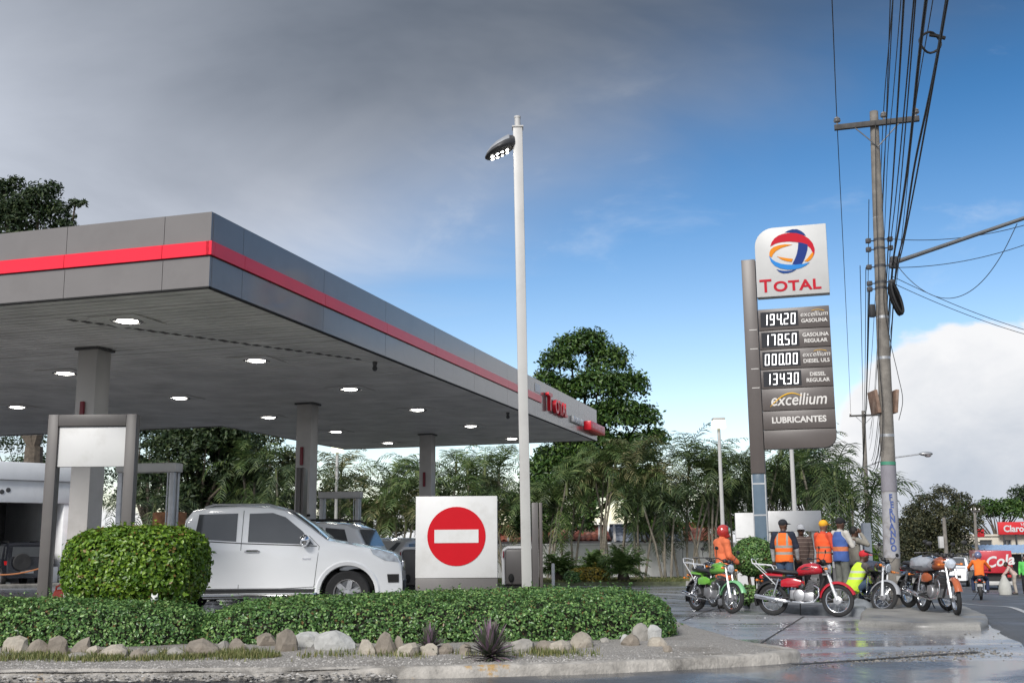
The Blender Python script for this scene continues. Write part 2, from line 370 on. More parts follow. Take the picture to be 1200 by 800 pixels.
patch('verge', [lattice(12.5, -10), lattice(80, -10), lattice(80, 330), lattice(12.5, 330)], 14, 60, .02, M_earth)
# worn road edge: broken asphalt lip
mb = MB(); L0 = []
for i in range(160):
    s = 13.4 + i * .35; j = .10 * mnoise.noise((s * 1.3, 2.1, 0)) + .05 * mnoise.noise((s * 5, 7, 0))
    for lt, dz in ((2.05 + j, .0), (2.12 + j, .040), (2.3, .049)):
        x, y = lattice(lt, s); L0.append((x, y, gz(x, y) + dz))
mb.add(L0, [(i * 3 + k, i * 3 + k + 1, i * 3 + 4 + k, i * 3 + 3 + k) for i in range(159) for k in range(2)])
struct(mb.build('road_edge', M_asph2))
M_line = mat('worn white road paint', (.42, .42, .41), .6, var=.4, scale=9, dirt=(.07, .07, .07), dirt_amt=.95, dscale=4)
mb = MB(); L0 = []
for i in range(300):
    s = 17 + i * .45
    for lt in (2.95, 3.07):
        x, y = lattice(lt, s); L0.append((x, y, gz(x, y) + .052))
mb.add(L0, [(i * 2, i * 2 + 1, i * 2 + 3, i * 2 + 2) for i in range(299)]); struct(mb.build('road_edge_line', M_line))
# expansion joints cut in the concrete apron
M_joint = mat('dark joint filler', (.03, .03, .03), .8)
def strip_on_ground(name, a, b, w, dz, m):
    a = Vector(a[:2]); b = Vector(b[:2]); d = (b - a).normalized(); n = Vector((-d.y, d.x)) * w / 2; k = 14; mb = MB(); vs = []
    for i in range(k + 1):
        p = a.lerp(b, i / k)
        for sgn in (-1, 1): q = p + n * sgn * (1 + .5 * mnoise.noise((p.x * 4, p.y * 4, sgn))); vs.append((q.x, q.y, gz(q.x, q.y) + dz))
    mb.add(vs, [(2 * i, 2 * i + 1, 2 * i + 3, 2 * i + 2) for i in range(k)]); return struct(mb.build(name, m))
strip_on_ground('slab_joint', Gp(884, 758), Gp(942, 722), .035, .004, M_joint)
strip_on_ground('slab_joint', Gp(800, 727), Gp(838, 713), .03, .004, M_joint)
strip_on_ground('slab_joint', Gp(930, 779), Gp(1148, 764), .10, .009, M_joint)
# grit and leaf litter lying in the gutter and on the apron
def pebbles(name, P, size, m, flat=.6):
    n = len(P); base = np.array([[1, 0, 0], [-.5, .87, 0], [-.5, -.87, 0], [0, 0, .9]]); V = []; 
    s = size * rng.uniform(.4, 1.5, (n, 1)); a = rng.uniform(0, 2 * PI, n)
    ca, sa = np.cos(a), np.sin(a); q = np.array([[1, .1, 0], [.2, .9, 0], [-.9, .4, 0], [-.6, -.8, 0], [.6, -.7, 0], [.1, 0, 1.]])
    V = np.empty((n, 6, 3))
    for k in range(6):
        jx = q[k, 0] * rng.uniform(.7, 1.2, n); jy = q[k, 1] * rng.uniform(.7, 1.2, n)
        V[:, k, 0] = P[:, 0] + (jx * ca - jy * sa) * s[:, 0]; V[:, k, 1] = P[:, 1] + (jx * sa + jy * ca) * s[:, 0]; V[:, k, 2] = P[:, 2] + q[k, 2] * s[:, 0] * flat
    i = np.arange(n)[:, None] * 6; F = np.concatenate([i + np.array([[t, (t + 1) % 5, 5]]) for t in range(5)], 0)
    o = link(name, fast_mesh(name, V.reshape(-1, 3), F), m); o['kind'] = 'stuff'; return o
M_grit = leafmat('grit', (.05, .045, .04), (.16, .15, .13), (.32, .29, .25), .9, 0)
P = []
for _ in range(900):
    t = rng.random(); a = Gp(925, 783); b = Gp(1165, 762); p = a.lerp(b, t); x = p.x + rng.normal(0, .12); y = p.y + rng.normal(0, .16 + .4 * t * rng.random()); P.append((x, y, gz(x, y)))
for _ in range(500):
    x, y = rng.uniform(1.5, 9), rng.uniform(13, 23); P.append((x, y, gz(x, y)))
tag(pebbles('road_grit', np.array(P), .016, M_grit), 'loose grit and leaf bits on the wet concrete', kind='stuff')

# ------------------------------------------------------------------ planted island with kerb
ISL = [(-16, 12.05), (-9, 12.0), (-5.6, 12.02), (-3.4, 12.03), (-1.9, 12.05), (-.5, 12.15), (.9, 12.42), (2.0, 12.80), (2.75, 13.12), (3.2, 13.42), (3.38, 13.75), (3.30, 14.2), (3.0, 15.0), (2.8, 16.5), (2.5, 18.2), (1.6, 19.3), (-1, 19.4), (-5, 18.5), (-9, 18.3), (-16, 18.3)]
def spline(pts, k=6):
    out = []
    n = len(pts)
    for i in range(n - 1):
        p0, p1, p2, p3 = [Vector(pts[min(max(i + d, 0), n - 1)]) for d in (-1, 0, 1, 2)]
        for j in range(k):
            t = j / k; out.append(.5 * ((2 * p1) + (p2 - p0) * t + (2 * p0 - 5 * p1 + 4 * p2 - p3) * t * t + (3 * p1 - p0 - 3 * p2 + p3) * t ** 3))
    out.append(Vector(pts[-1])); return out
def kerb(name, path, h, w, m, wear=lambda p: 0, side=1):
    pts = spline(path, 8); mb = MB(); vs = []; n = len(pts)
    prof = [(-.035, 0), (-.01, h * .72), (.012, h * .95), (.05, h), (w, h), (w, h - .06)]
    for i, p in enumerate(pts):
        t = (pts[min(i + 1, n - 1)] - pts[max(i - 1, 0)]).normalized(); nn = Vector((-t.y, t.x)) * side
        wr = wear(p)
        for k, (o, z) in enumerate(prof):
            jit = .016 * mnoise.noise((p.x * 3, p.y * 3, k * 1.7)) + .012 * mnoise.noise((p.x * 9, p.y * 9, k))
            q = p + nn * (o + jit + wr * .05 * (1 if k < 4 else 0)); zz = z * (1 - wr * (.35 + .4 * abs(mnoise.noise((p.x * 2.5, 4, k)))) * (1 if k < 4 else .15)) + (jit * .5 if k else -.02)
            vs.append((q.x, q.y, gz(q.x, q.y) + zz))
    m_ = len(prof); mb.add(vs, [(i * m_ + k, i * m_ + k + 1, (i + 1) * m_ + k + 1, (i + 1) * m_ + k) for i in range(n - 1) for k in range(m_ - 1)])
    return struct(mb.build(name, m, smooth=50))
def kerb_paint_mat():
    m = mat('kerb with worn yellow paint', (.33, .31, .28), .85, var=.3, scale=6, bump=.8, bscale=30, dirt=(.06, .056, .05), dirt_amt=.95, dscale=1.6)
    nt = m.node_tree; N = nt.nodes.new; L = nt.links.new; b = nt.nodes['Principled BSDF']; src = b.inputs['Base Color'].links[0].from_socket
    tc = N('ShaderNodeTexCoord'); n = N('ShaderNodeTexNoise'); n.inputs['Scale'].default_value = 2.6; n.inputs['Detail'].default_value = 10; n.inputs['Roughness'].default_value = .7; L(tc.outputs['Object'], n.inputs['Vector'])
    mr = N('ShaderNodeMapRange'); mr.inputs[1].default_value = .62; mr.inputs[2].default_value = .68; L(n.outputs['Fac'], mr.inputs[0])
    mx = N('ShaderNodeMix'); mx.data_type = 'RGBA'; L(mr.outputs[0], mx.inputs[0]); L(src, mx.inputs[6]); mx.inputs[7].default_value = (.36, .23, .09, 1); L(mx.outputs[2], b.inputs['Base Color']); return m
kerb('kerb', ISL, .125, .17, kerb_paint_mat(), lambda p: sstep(-1.2, -2.0, p.x) if p.y < 13 else 0, 1)
# gravelly top of the island, gently mounded under the hedge
def isl_z(x, y):
    m = .12 + .06 * sstep(13.1, 14.2, y) * sstep(3.1, 2.5, x) + .015 * mnoise.noise((x * 1.1, y * 1.1, 0)) + .012 * mnoise.noise((x * 4, y * 4, 3))
    return m - (.03 * sstep(-1.2, -2.4, x) * sstep(12.8, 12.2, y))
bmq = bmesh.new(); inner = []
ptsI = spline(ISL, 8); n = len(ptsI)
poly = []
for i, p in enumerate(ptsI):
    t = (ptsI[min(i + 1, n - 1)] - ptsI[max(i - 1, 0)]).normalized(); poly.append(p + Vector((-t.y, t.x)) * .10)
def inside(x, y, pl):
    c = False; j = len(pl) - 1
    for i in range(len(pl)):
        if (pl[i].y > y) != (pl[j].y > y) and x < (pl[j].x - pl[i].x) * (y - pl[i].y) / (pl[j].y - pl[i].y) + pl[i].x: c = not c
        j = i
    return c
mb = MB(); st = .16; idx = {}
X0, Y0 = -12.0, 11.6
def clampin(x, y):
    if inside(x, y, poly): return x, y
    best = min(poly, key=lambda p: (p.x - x) ** 2 + (p.y - y) ** 2); return best.x, best.y
nx, ny = int(15.8 / st), int(8.2 / st)
for j in range(ny):
    for i in range(nx):
        cx, cy = X0 + (i + .5) * st, Y0 + (j + .5) * st
        if inside(cx, cy, poly) or any(inside(X0 + (i + a) * st, Y0 + (j + b) * st, poly) for a in (0, 1) for b in (0, 1)):
            f = []
            for a, b in ((0, 0), (1, 0), (1, 1), (0, 1)):
                k = (i + a, j + b)
                if k not in idx:
                    x, y = clampin(X0 + k[0] * st, Y0 + k[1] * st); idx[k] = len(mb.v); mb.v.append((x, y, isl_z(x, y)))
                f.append(idx[k])
            mb.f.append(tuple(f)); mb.m.append(0)
M_grav = mat('fine gravel and dust', (.27, .255, .235), .95, var=.45, scale=55, bump=.9, bscale=70, dirt=(.12, .105, .085), dirt_amt=.8, dscale=1.1)
struct(mb.build('gravel_path', M_grav))
M_peb = leafmat('gravel stones', (.17, .16, .145), (.28, .265, .245), (.50, .48, .45), .9, 0)
P = []
while len(P) < 9000:
    x, y = rng.uniform(-7.5, 3.2), 12.05 + abs(rng.normal(0, .75))
    if inside(x, y, poly) and y < 14.6: P.append((x, y, isl_z(x, y) - .002))
tag(pebbles('gravel_stones', np.array(P), .014, M_peb), 'loose gravel scattered along the kerb strip', kind='stuff')
P = []
for _ in range(1500):
    x = rng.uniform(-8, -1.2); y = 12.0 + rng.normal(0, .10); P.append((x, y, gz(x, y) + .02 + rng.uniform(0, .05)))
tag(pebbles('kerb_rubble', np.array(P), .022, M_peb), 'crumbled broken concrete along the worn kerb', kind='stuff')
# grass tufts at the foot of the rocks, on the left
def blades(name, P, h, m, lean=.5, w=.006):
    n = len(P); a = rng.uniform(0, 2 * PI, n); hh = h * rng.uniform(.5, 1.3, n); ln = rng.uniform(.1, lean, n) * hh
    d = np.stack([np.cos(a), np.sin(a), np.zeros(n)], 1); s = np.stack([-np.sin(a), np.cos(a), np.zeros(n)], 1) * w
    up = np.array([0, 0, 1.]); mid = P + d * (ln * .35)[:, None] + up * (hh * .6)[:, None]; tip = P + d * ln[:, None] + up * hh[:, None]
    V = np.stack([P - s, P + s, mid - s * .7, mid + s * .7, tip], 1).reshape(-1, 3); i = np.arange(n)[:, None] * 5
    F = np.concatenate([i + np.array([[0, 1, 3]]), i + np.array([[0, 3, 2]]), i + np.array([[2, 3, 4]])], 0)
    o = link(name, fast_mesh(name, V, F), m); o['kind'] = 'stuff'; return o
M_grass = leafmat('grass', (.08, .11, .03), (.15, .17, .055), (.30, .27, .12), .6, .2)
P = []
while len(P) < 9000:
    x = rng.uniform(-8, 1.0); y = rng.normal(13.32, .16) + .05 * math.sin(x * 3)
    if x > -2.5 and rng.random() > .12 + .7 * max(0, mnoise.noise((x * 1.2, 0, 0))): continue
    if mnoise.noise((x * 1.7, y * 2.4, 5)) < -.22: continue
    P.append((x, y, isl_z(x, y) - .01))
tag(blades('grass', np.array(P), .075, M_grass), 'ragged grass at the foot of the rocks', kind='stuff')

# ------------------------------------------------------------------ people's island and sidewalk
def slab_poly(name, pts, h, m, thick=.3):
    P = []
    for i in range(len(pts)):
        a, b = Vector(pts[i][:2]), Vector(pts[(i + 1) % len(pts)][:2]); k = max(1, int((b - a).length / .3))
        for j in range(k): q = a.lerp(b, j / k); P.append(q + Vector((mnoise.noise((q.x * 2, q.y * 2, 1)), mnoise.noise((q.x * 2, q.y * 2, 8)))) * .035)
    n = len(P); mb = MB(); vs = []
    nrm = []
    for i in range(n):
        t = (P[(i + 1) % n] - P[i - 1]).normalized(); nrm.append(Vector((-t.y, t.x)))
    for ins, dz in ((-.02, -thick), (-.01, -.075), (.0, -.04), (.018, -.014), (.05, 0), (.16, .004)):
        vs += [(P[i].x + nrm[i].x * ins, P[i].y + nrm[i].y * ins, gz(P[i].x, P[i].y) + h + dz + .01 * mnoise.noise((P[i].x * 5, P[i].y * 5, dz * 30))) for i in range(n)]
    fs = [(k * n + i, k * n + (i + 1) % n, (k + 1) * n + (i + 1) % n, (k + 1) * n + i) for k in range(5) for i in range(n)] + [tuple(range(5 * n, 6 * n))]
    mb.add(vs, fs); me = mb.mesh(name, smooth=0); bm = bmesh.new(); bm.from_mesh(me)
    for axis in (0, 1):
        lo = min(p[axis] for p in P); hi = max(p[axis] for p in P); c = lo + .5
        while c < hi:
            co = [0, 0, 0]; no = [0, 0, 0]; co[axis] = c; no[axis] = 1; bmesh.ops.bisect_plane(bm, geom=bm.verts[:] + bm.edges[:] + bm.faces[:], plane_co=co, plane_no=no); c += .7
    for v in bm.verts:
        if len(v.link_faces) and all(f.normal.z > .9 for f in v.link_faces) and not any(len(e.link_faces) < 2 for e in v.link_edges): v.co.z = gz(v.co.x, v.co.y) + h + .004
    bm.to_mesh(me); bm.free(); me.polygons.foreach_set('use_smooth', [True] * len(me.polygons)); me.set_sharp_from_angle(angle=R(50))
    return struct(link(name, me, m))
pA = [Gp(860, 704), Gp(880, 713), Gp(930, 719), Gp(1000, 722), Gp(1014, 722)]
back = [Vector(lattice(.6, 40)), Vector(lattice(-.5, 60)), Vector(lattice(-3.6, 60)), Vector(lattice(-3.9, 36)), Vector(lattice(-3.7, 27))]
slab_poly('pavement_island', [(p.x, p.y) for p in pA] + [(lattice(.2, 25.4))] + [(p.x, p.y) for p in back], .15, M_kerb2)
M_pave = wet_mat('pavement concrete', (.24, .235, .22), .45, .7, .8, (1, 1, 1), 0, .25, .75, 60, .6, .4)
sw = [Gp(1008, 734), Gp(1080, 738), Gp(1148, 738), Gp(1158, 734), Gp(1157, 727)]
slab_poly('sidewalk', [(p.x, p.y) for p in sw] + [lattice(2.0, 26), lattice(2.0, 40), lattice(2.0, 70), lattice(.3, 70), lattice(.25, 40), lattice(.25, 25.6), (Gp(1010, 722).x, Gp(1010, 722).y)], .11, M_pave)
# broken slab ramp beside the crouching person
c_ = Gp(1009, 719); mb = MB(); rings = []
for k, (f, g, zz) in enumerate(((1.0, 1.0, -.05), (.98, .96, .06), (.86, .86, .13), (.55, .62, .21), (.2, .25, .235))):
    rings.append([(c_.x + .36 * f * math.copysign(abs(math.cos(a)) ** .6, math.cos(a)) + .04 * mnoise.noise((a * 3, k, 1)), c_.y + .42 + .40 * g * math.copysign(abs(math.sin(a)) ** .6, math.sin(a)), zz + (.05 * math.cos(a) if k else 0) + .025 * mnoise.noise((a * 2.2, k * 2, 4))) for a in [2 * PI * j / 26 for j in range(26)]])
mb.loft(rings); o = mb.build('broken_concrete_slab', M_kerb2, smooth=40); tag(o, 'broken tilted concrete slab below the crouching person', 'slab')
# ------------------------------------------------------------------ hedges, clipped bushes, rocks, spiky plants
M_bark = mat('bark', (.10, .08, .06), .9, var=.35, scale=6, bump=.8, bscale=14)
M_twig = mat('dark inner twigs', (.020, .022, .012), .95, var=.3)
M_lfA = leafmat('hedge leaf', (.036, .092, .028), (.115, .235, .066), (.26, .40, .13), .30, .2, (.16, .10, .04))
M_lfB = leafmat('lime bush leaf', (.045, .105, .012), (.115, .22, .020), (.24, .37, .045), .36, .22, (.22, .14, .04))
def hedge_obj(name, label, secs, nleaf, size, lm, z0f, cat='hedge'):
    # secs: (x, y centre, half depth, height); rounded-box sections along x
    root = thing(name, label, cat, (secs[0][0], secs[0][1], 0)); ox, oy = secs[0][0], secs[0][1]
    K = 20; rings = []
    for (x, y, hd, h) in secs:
        z0 = z0f(x, y); r_ = []
        for k in range(K):
            a = PI * (k / (K - 1)); c, s_ = math.cos(a), math.sin(a); e = .42
            r_.append((x, y - hd * math.copysign(abs(c) ** e, c), z0 - .03 + h * abs(s_) ** e))
        rings.append([(p[0] - ox + .05 * mnoise.noise((p[0] * 2.2, p[1] * 2.2, p[2] * 2)), p[1] - oy + .10 * mnoise.noise((p[0] * 2.3, 3, p[2] * 2)) + .04 * mnoise.noise((p[0] * 6, 3, p[2] * 6)), p[2] + .05 * mnoise.noise((p[0] * 2.6, p[1] * 2.6, 9)) * (p[2] > .3)) for p in r_])
    mb = MB(); mb.loft(rings, caps=True); me = mb.mesh('shell', smooth=0)
    P, Nn = scatter(me, nleaf); gap = np.array([mnoise.noise((p[0] * 5, p[1] * 5, p[2] * 5)) for p in P.tolist()]); off = -rng.random(nleaf) ** 1.6 * .10 + .02 - .07 * np.clip(-gap - .1, 0, 1) * 2 + .04 * np.clip(gap, 0, 1)
    spr = rng.random(nleaf) < .02; off = off + spr * rng.uniform(.02, .07, nleaf)
    P = P + Nn * off[:, None]
    k = rng.choice(nleaf, nleaf // 260, replace=False); d_ = unit(Nn[k] * .6 + np.array([0, 0, .7]) + rng.normal(0, .35, (len(k), 3))); ln = rng.uniform(.05, .15, (len(k), 1))   # stray young shoots
    P = np.concatenate([P] + [P[k] + d_ * ln * t_ + rng.normal(0, .006, (len(k), 3)) for t_ in (.3, .5, .7, .85, 1.0)]); Nn = np.concatenate([Nn] + [d_ + rng.normal(0, .5, (len(k), 3)) for _ in range(5)])
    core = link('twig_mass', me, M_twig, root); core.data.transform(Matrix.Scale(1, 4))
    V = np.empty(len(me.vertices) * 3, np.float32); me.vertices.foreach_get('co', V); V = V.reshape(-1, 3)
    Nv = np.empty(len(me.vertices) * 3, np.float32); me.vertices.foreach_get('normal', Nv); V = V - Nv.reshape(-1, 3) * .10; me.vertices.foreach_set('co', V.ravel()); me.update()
    link('foliage', leaves('foliage', P, Nn + np.array([0, 0, .35]), size, .55, .62), lm, root); return root
HL = [(-8.2, 14.85, .62, .50), (-7.2, 14.85, .66, .56), (-6.4, 14.86, .70, .56), (-5.6, 14.86, .70, .55), (-4.9, 14.85, .66, .53), (-4.45, 14.85, .60, .50), (-4.1, 14.9, .48, .40), (-3.95, 14.95, .30, .22)]
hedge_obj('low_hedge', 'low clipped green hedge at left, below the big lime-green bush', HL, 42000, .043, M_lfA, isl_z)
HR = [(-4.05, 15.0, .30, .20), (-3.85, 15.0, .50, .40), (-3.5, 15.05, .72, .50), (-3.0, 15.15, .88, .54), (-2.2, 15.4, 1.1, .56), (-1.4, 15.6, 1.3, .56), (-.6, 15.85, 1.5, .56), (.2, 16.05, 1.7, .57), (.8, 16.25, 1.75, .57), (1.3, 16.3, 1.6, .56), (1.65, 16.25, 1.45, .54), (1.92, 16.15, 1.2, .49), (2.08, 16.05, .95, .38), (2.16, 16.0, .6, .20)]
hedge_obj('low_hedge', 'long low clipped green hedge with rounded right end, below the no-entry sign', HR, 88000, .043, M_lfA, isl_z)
def ball_bush(name, label, c, rad, nleaf, size, lm, power=2.6, zc=None, stem=None, cat='bush', group=None, lump=.06):
    root = thing(name, label, cat, c, 0, group); mb = MB(); mb.ell((0, 0, 0), (1, 1, 1), 28, 18); vs = []
    for v in mb.v:
        v = Vector(v); k = (abs(v.x) ** power + abs(v.y) ** power + abs(v.z) ** power) ** (1 / power); v = v / k
        l_ = 1 + lump * mnoise.noise((v.x * 2 + c[0], v.y * 2, v.z * 2)) + lump * .5 * mnoise.noise((v.x * 5, v.y * 5, v.z * 5 + c[0]))
        vs.append((v.x * rad[0] * l_, v.y * rad[1] * l_, v.z * rad[2] * l_ + zc))
    mb.v = vs; me = mb.mesh('shell', smooth=0); P, Nn = scatter(me, nleaf)
    P = P + Nn * (-rng.random(nleaf) ** 1.5 * .16 * rad[0] + .02 + (rng.random(nleaf) < .015) * .05)[:, None]
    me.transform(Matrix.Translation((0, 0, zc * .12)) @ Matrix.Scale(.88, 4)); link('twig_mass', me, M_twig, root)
    k = rng.choice(nleaf, max(4, nleaf // 260), replace=False); d_ = unit(Nn[k] + np.array([0, 0, .5]) + rng.normal(0, .35, (len(k), 3))); ln = rng.uniform(.4, 1.1, (len(k), 1)) * size * 2.2
    P = np.concatenate([P] + [P[k] + d_ * ln * t_ for t_ in (.3, .55, .8, 1.0)]); Nn = np.concatenate([Nn] + [d_ + rng.normal(0, .5, (len(k), 3)) for _ in range(4)])
    link('foliage', leaves('foliage', P, Nn + np.array([0, 0, .3]), size, .5, .66), lm, root)
    if stem:
        s = MB()
        for k in range(stem[0]):
            a = k * 2.4; s.tube([(.06 * math.cos(a), .06 * math.sin(a), -.05), (.14 * math.cos(a + .4), .14 * math.sin(a + .4), zc * .45), (rad[0] * .4 * math.cos(a), rad[1] * .4 * math.sin(a), zc)], [stem[1], stem[1] * .8, stem[1] * .5], 7)
        s.build('stem', M_bark, root)
    return root
bp_ = Dp(160, 705, 16.6)
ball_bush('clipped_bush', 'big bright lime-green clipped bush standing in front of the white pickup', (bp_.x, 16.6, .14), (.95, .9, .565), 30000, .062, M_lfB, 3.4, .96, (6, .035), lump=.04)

# rocks along the hedge foot, read off the survey: centre px, bottom px, width px, height px, tone
ROCKS = [(12, 764, 28, 17, 0), (41, 766, 28, 17, 1), (65, 767, 26, 20, 1), (92, 766, 26, 20, 1), (108, 769, 22, 12, 0), (88, 772, 34, 8, 2), (132, 771, 32, 14, 0), (160, 770, 20, 11, 1), (178, 769, 14, 10, 2), (203, 770, 27, 12, 2), (234, 769, 40, 19, 1), (260, 763, 15, 11, 2), (275, 763, 18, 14, 1),
 (310, 759, 24, 14, 1), (334, 763, 26, 24, 1), (359, 758, 34, 16, 3), (389, 762, 46, 20, 3), (430, 767, 19, 16, 0), (450, 766, 27, 24, 1), (465, 764, 13, 18, 1), (478, 769, 28, 15, 0), (501, 768, 21, 13, 0), (522, 766, 18, 12, 1), (545, 766, 14, 12, 1),
 (613, 763, 27, 15, 2), (639, 762, 30, 12, 1), (657, 762, 31, 14, 0), (682, 759, 24, 17, 0), (700, 746, 20, 9, 2), (712, 746, 10, 12, 1), (724, 746, 18, 9, 2), (709, 753, 10, 6, 2), (733, 754, 13, 10, 3), (740, 757, 20, 13, 1), (753, 751, 22, 19, 2), (767, 751, 16, 17, 3), (771, 758, 21, 10, 0), (783, 761, 11, 8, 1)]
TONES = [mat('buff limestone', (.36, .325, .27), .9, var=.3, scale=5, bump=.6, bscale=16, dirt=(.16, .12, .085), dirt_amt=.7, dscale=4), mat('tan brown stone', (.225, .195, .16), .9, var=.35, scale=5, bump=.6, bscale=16, dirt=(.11, .085, .065), dirt_amt=.7, dscale=4),
         mat('grey stone', (.28, .265, .24), .9, var=.3, scale=5, bump=.6, bscale=16, dirt=(.12, .11, .09), dirt_amt=.6, dscale=4), mat('pale grey stone', (.40, .40, .385), .9, var=.25, scale=5, bump=.6, bscale=16, dirt=(.2, .2, .18), dirt_amt=.6, dscale=4)]
TN = ['buff', 'tan brown', 'grey', 'pale grey']
ORD = 'first second third fourth fifth sixth seventh eighth ninth tenth eleventh twelfth thirteenth fourteenth fifteenth sixteenth seventeenth eighteenth nineteenth twentieth'.split()
def ordinal(i, n, what='from the left'):
    return f'{ORD[i]} {what}' if i < 20 and i < n / 2 + .5 else f'{ORD[min(n - 1 - i, 19)]} {what.replace("left", "right")}'
order = sorted(range(len(ROCKS)), key=lambda k: ROCKS[k][0])
for rank, k in enumerate(order):
    px, py, w, h, t = ROCKS[k]; p = Gp(px, py, .15)
    for _ in range(4): p = Zp(px, py, isl_z(p.x, p.y) - .01)
    sc = p.y / FPX; W_, H_ = w * sc * 1.06, h * sc * 1.08; sd = k * 3.7
    bm = bmesh.new(); bmesh.ops.create_icosphere(bm, subdivisions=2, radius=1)
    cuts = [Vector((random.uniform(-1, 1), random.uniform(-1, 1), random.uniform(-.3, 1))).normalized() for _ in range(11)]
    for v in bm.verts:
        d = v.co.normalized(); r_ = 1.05 + .35 * mnoise.noise(d * 1.3 + Vector((sd, 0, 0))) + .10 * mnoise.noise(d * 5 + Vector((sd, 2, 0)))
        for c in cuts: r_ = min(r_, .62 / max(.05, d.dot(c))) if d.dot(c) > .3 else r_
        v.co = d * r_
    zs = [v.co.z for v in bm.verts]; xs_ = [v.co.x for v in bm.verts]; zt = max(zs); xr = (max(xs_) - min(xs_)) / 2
    for v in bm.verts: v.co = Vector((v.co.x / xr * W_ / 2 * 1.04, v.co.y / xr * W_ / 2 * .8, (v.co.z + .35) / (zt + .35) * H_))
    me = bpy.data.meshes.new('rock'); bm.to_mesh(me); bm.free(); me.polygons.foreach_set('use_smooth', [True] * len(me.polygons)); me.set_sharp_from_angle(angle=R(9))
    o = link('rock', me, TONES[t], None, (p.x, p.y + W_ * .25, isl_z(p.x, p.y) - .012), (0, 0, random.uniform(-.3, .3)))
    size = 'large' if w > 30 else ('small' if w < 16 else 'medium')
    tag(o, f'{size} {TN[t]} rock at the hedge foot, {ordinal(rank, len(ROCKS))} in the row', 'rock', 'rocks edging the hedge bed')
# spiky bronze-purple plants
def sword_plant(name, label, px, py, wpx, n, m, up=.0):
    p = Gp(px, py, .14); rad = wpx * p.y / FPX / 2; root = thing(name, label, 'plant', (p.x, p.y + .05, isl_z(p.x, p.y) - .01)); V = []; F = []
    for k in range(n):
        a = rng.uniform(0, 2 * PI); el = rng.uniform(.05, 1.45); L_ = rad * rng.uniform(.8, 1.25) * (1.0 + .25 * (el > .9)); w = .018; dr = .18
        pts = [Vector((math.cos(a) * math.cos(el) * t * L_, math.sin(a) * math.cos(el) * t * L_, .04 + math.sin(el) * t * L_ * 1.05 - dr * t * t * L_ * math.cos(el))) for t in (0, .35, .7, 1)]
        s = Vector((-math.sin(a), math.cos(a), 0)) * w; o = len(V)
        for t, q in enumerate(pts): ww = (.7, 1, .75, .05)[t]; V += [q - s * ww, q + s * ww + Vector((0, 0, .006))]
        F += [(o + 2 * j, o + 2 * j + 1, o + 2 * j + 3, o + 2 * j + 2) for j in range(3)]
    link('leaves', fast_mesh('leaves', [tuple(v) for v in V], F), m, root); return root
M_spk = leafmat('bronze purple leaf', (.06, .085, .05), (.13, .13, .095), (.26, .16, .24), .45, .15)
sword_plant('spiky_plant', 'large spiky bronze and purple plant at the hedge foot', 574, 771, 58, 230, M_spk)
sword_plant('spiky_plant', 'smaller spiky dark bronze plant among rocks, left of the larger one', 503, 764, 40, 110, M_spk)
# ------------------------------------------------------------------ station canopy
M_fascia = mat('grey brown cladding', (.158, .146, .139), .22, 0, var=.04, scale=2, spec=.6, coat=.35, dirt=(.12, .108, .10), dirt_amt=.45, dscale=1.2)
M_red = mat('signal red panel', (.80, .010, .035), .28, var=.05, scale=2)
M_soffit = mat('grey soffit strip', (.66, .645, .63), .5, var=.16, scale=1.2, dirt=(.42, .41, .40), dirt_amt=.6, dscale=.8)
M_black = mat('black gap', (.012, .012, .012), .9)
M_colm = mat('warm grey column paint', (.44, .425, .41), .45, var=.06, scale=2, dirt=(.3, .28, .26), dirt_amt=.5, dscale=1.5)
M_white = mat('white paint', (.62, .62, .615), .4, var=.04, scale=2, dirt=(.45, .44, .41), dirt_amt=.6, dscale=1.5)
M_offw = mat('off white paint', (.46, .455, .44), .45, var=.06, scale=2, dirt=(.33, .32, .30), dirt_amt=.6, dscale=1.5)
M_lens = mat('lit lamp lens', (1, 1, 1), .3, var=0, emit=(1, .97, .9), estr=9)
M_dkred = mat('dark red plastic', (.16, .01, .02), .4)
M_steel = mat('galvanised steel', (.42, .43, .44), .42, .7, var=.12, scale=8)
M_dgrey = mat('dark grey metal', (.05, .05, .052), .45, var=.15)
M_grey = mat('mid grey panel', (.105, .097, .093), .42, var=.05, scale=2, dirt=(.14, .13, .12), dirt_amt=.4)
CAN = thing('station_canopy', 'big flat grey petrol station canopy with a red stripe, lit underneath', 'canopy', (-4.04, 14.545, 0), GA)
def can(mb, name, m, **k): return mb.build(name, m, CAN, **k)
def fascia_run(axis, a, b, first, step, rows):
    # axis 'x': face on local x=0 looking +x, running in y; axis 'y': face on local y=0 looking -y, running in x
    cuts = [a]; t = first
    while t < b - .2: cuts.append(t); t += step
    cuts.append(b)
    for (z0, z1, proud, m, nm, stop) in rows:
        for i in range(len(cuts) - 1):
            p, q = cuts[i] + .004, min(cuts[i + 1] - .004, stop if stop else 1e9)
            if q - p < .05: continue
            mb = MB()
            if axis == 'x': mb.b2(-.05 , proud, p, q, z0, z1)
            else: mb.b2(p, q, -proud, .05, z0, z1)
            can(mb, nm, m, smooth=0)
ROWX = [(4.80, 5.213, .0, M_fascia, 'fascia_panel', None), (5.42, 5.83, .0, M_fascia, 'fascia_panel', None), (5.225, 5.415, .035, M_red, 'red_stripe_panel', 16.72)]
fascia_run('x', .05, 23.83, .84, 2.55, ROWX)
can(MB().b2(-.05, 0, 16.73, 23.83, 5.214, 5.419), 'fascia_panel', M_fascia, smooth=0)
fascia_run('y', -24.0, 0.0, -22.85, 1.58 * 1.0, [(4.80, 5.213, .0, M_fascia, 'fascia_panel', None), (5.42, 5.83, .0, M_fascia, 'fascia_panel', None), (5.225, 5.415, .035, M_red, 'red_stripe_panel', None)])
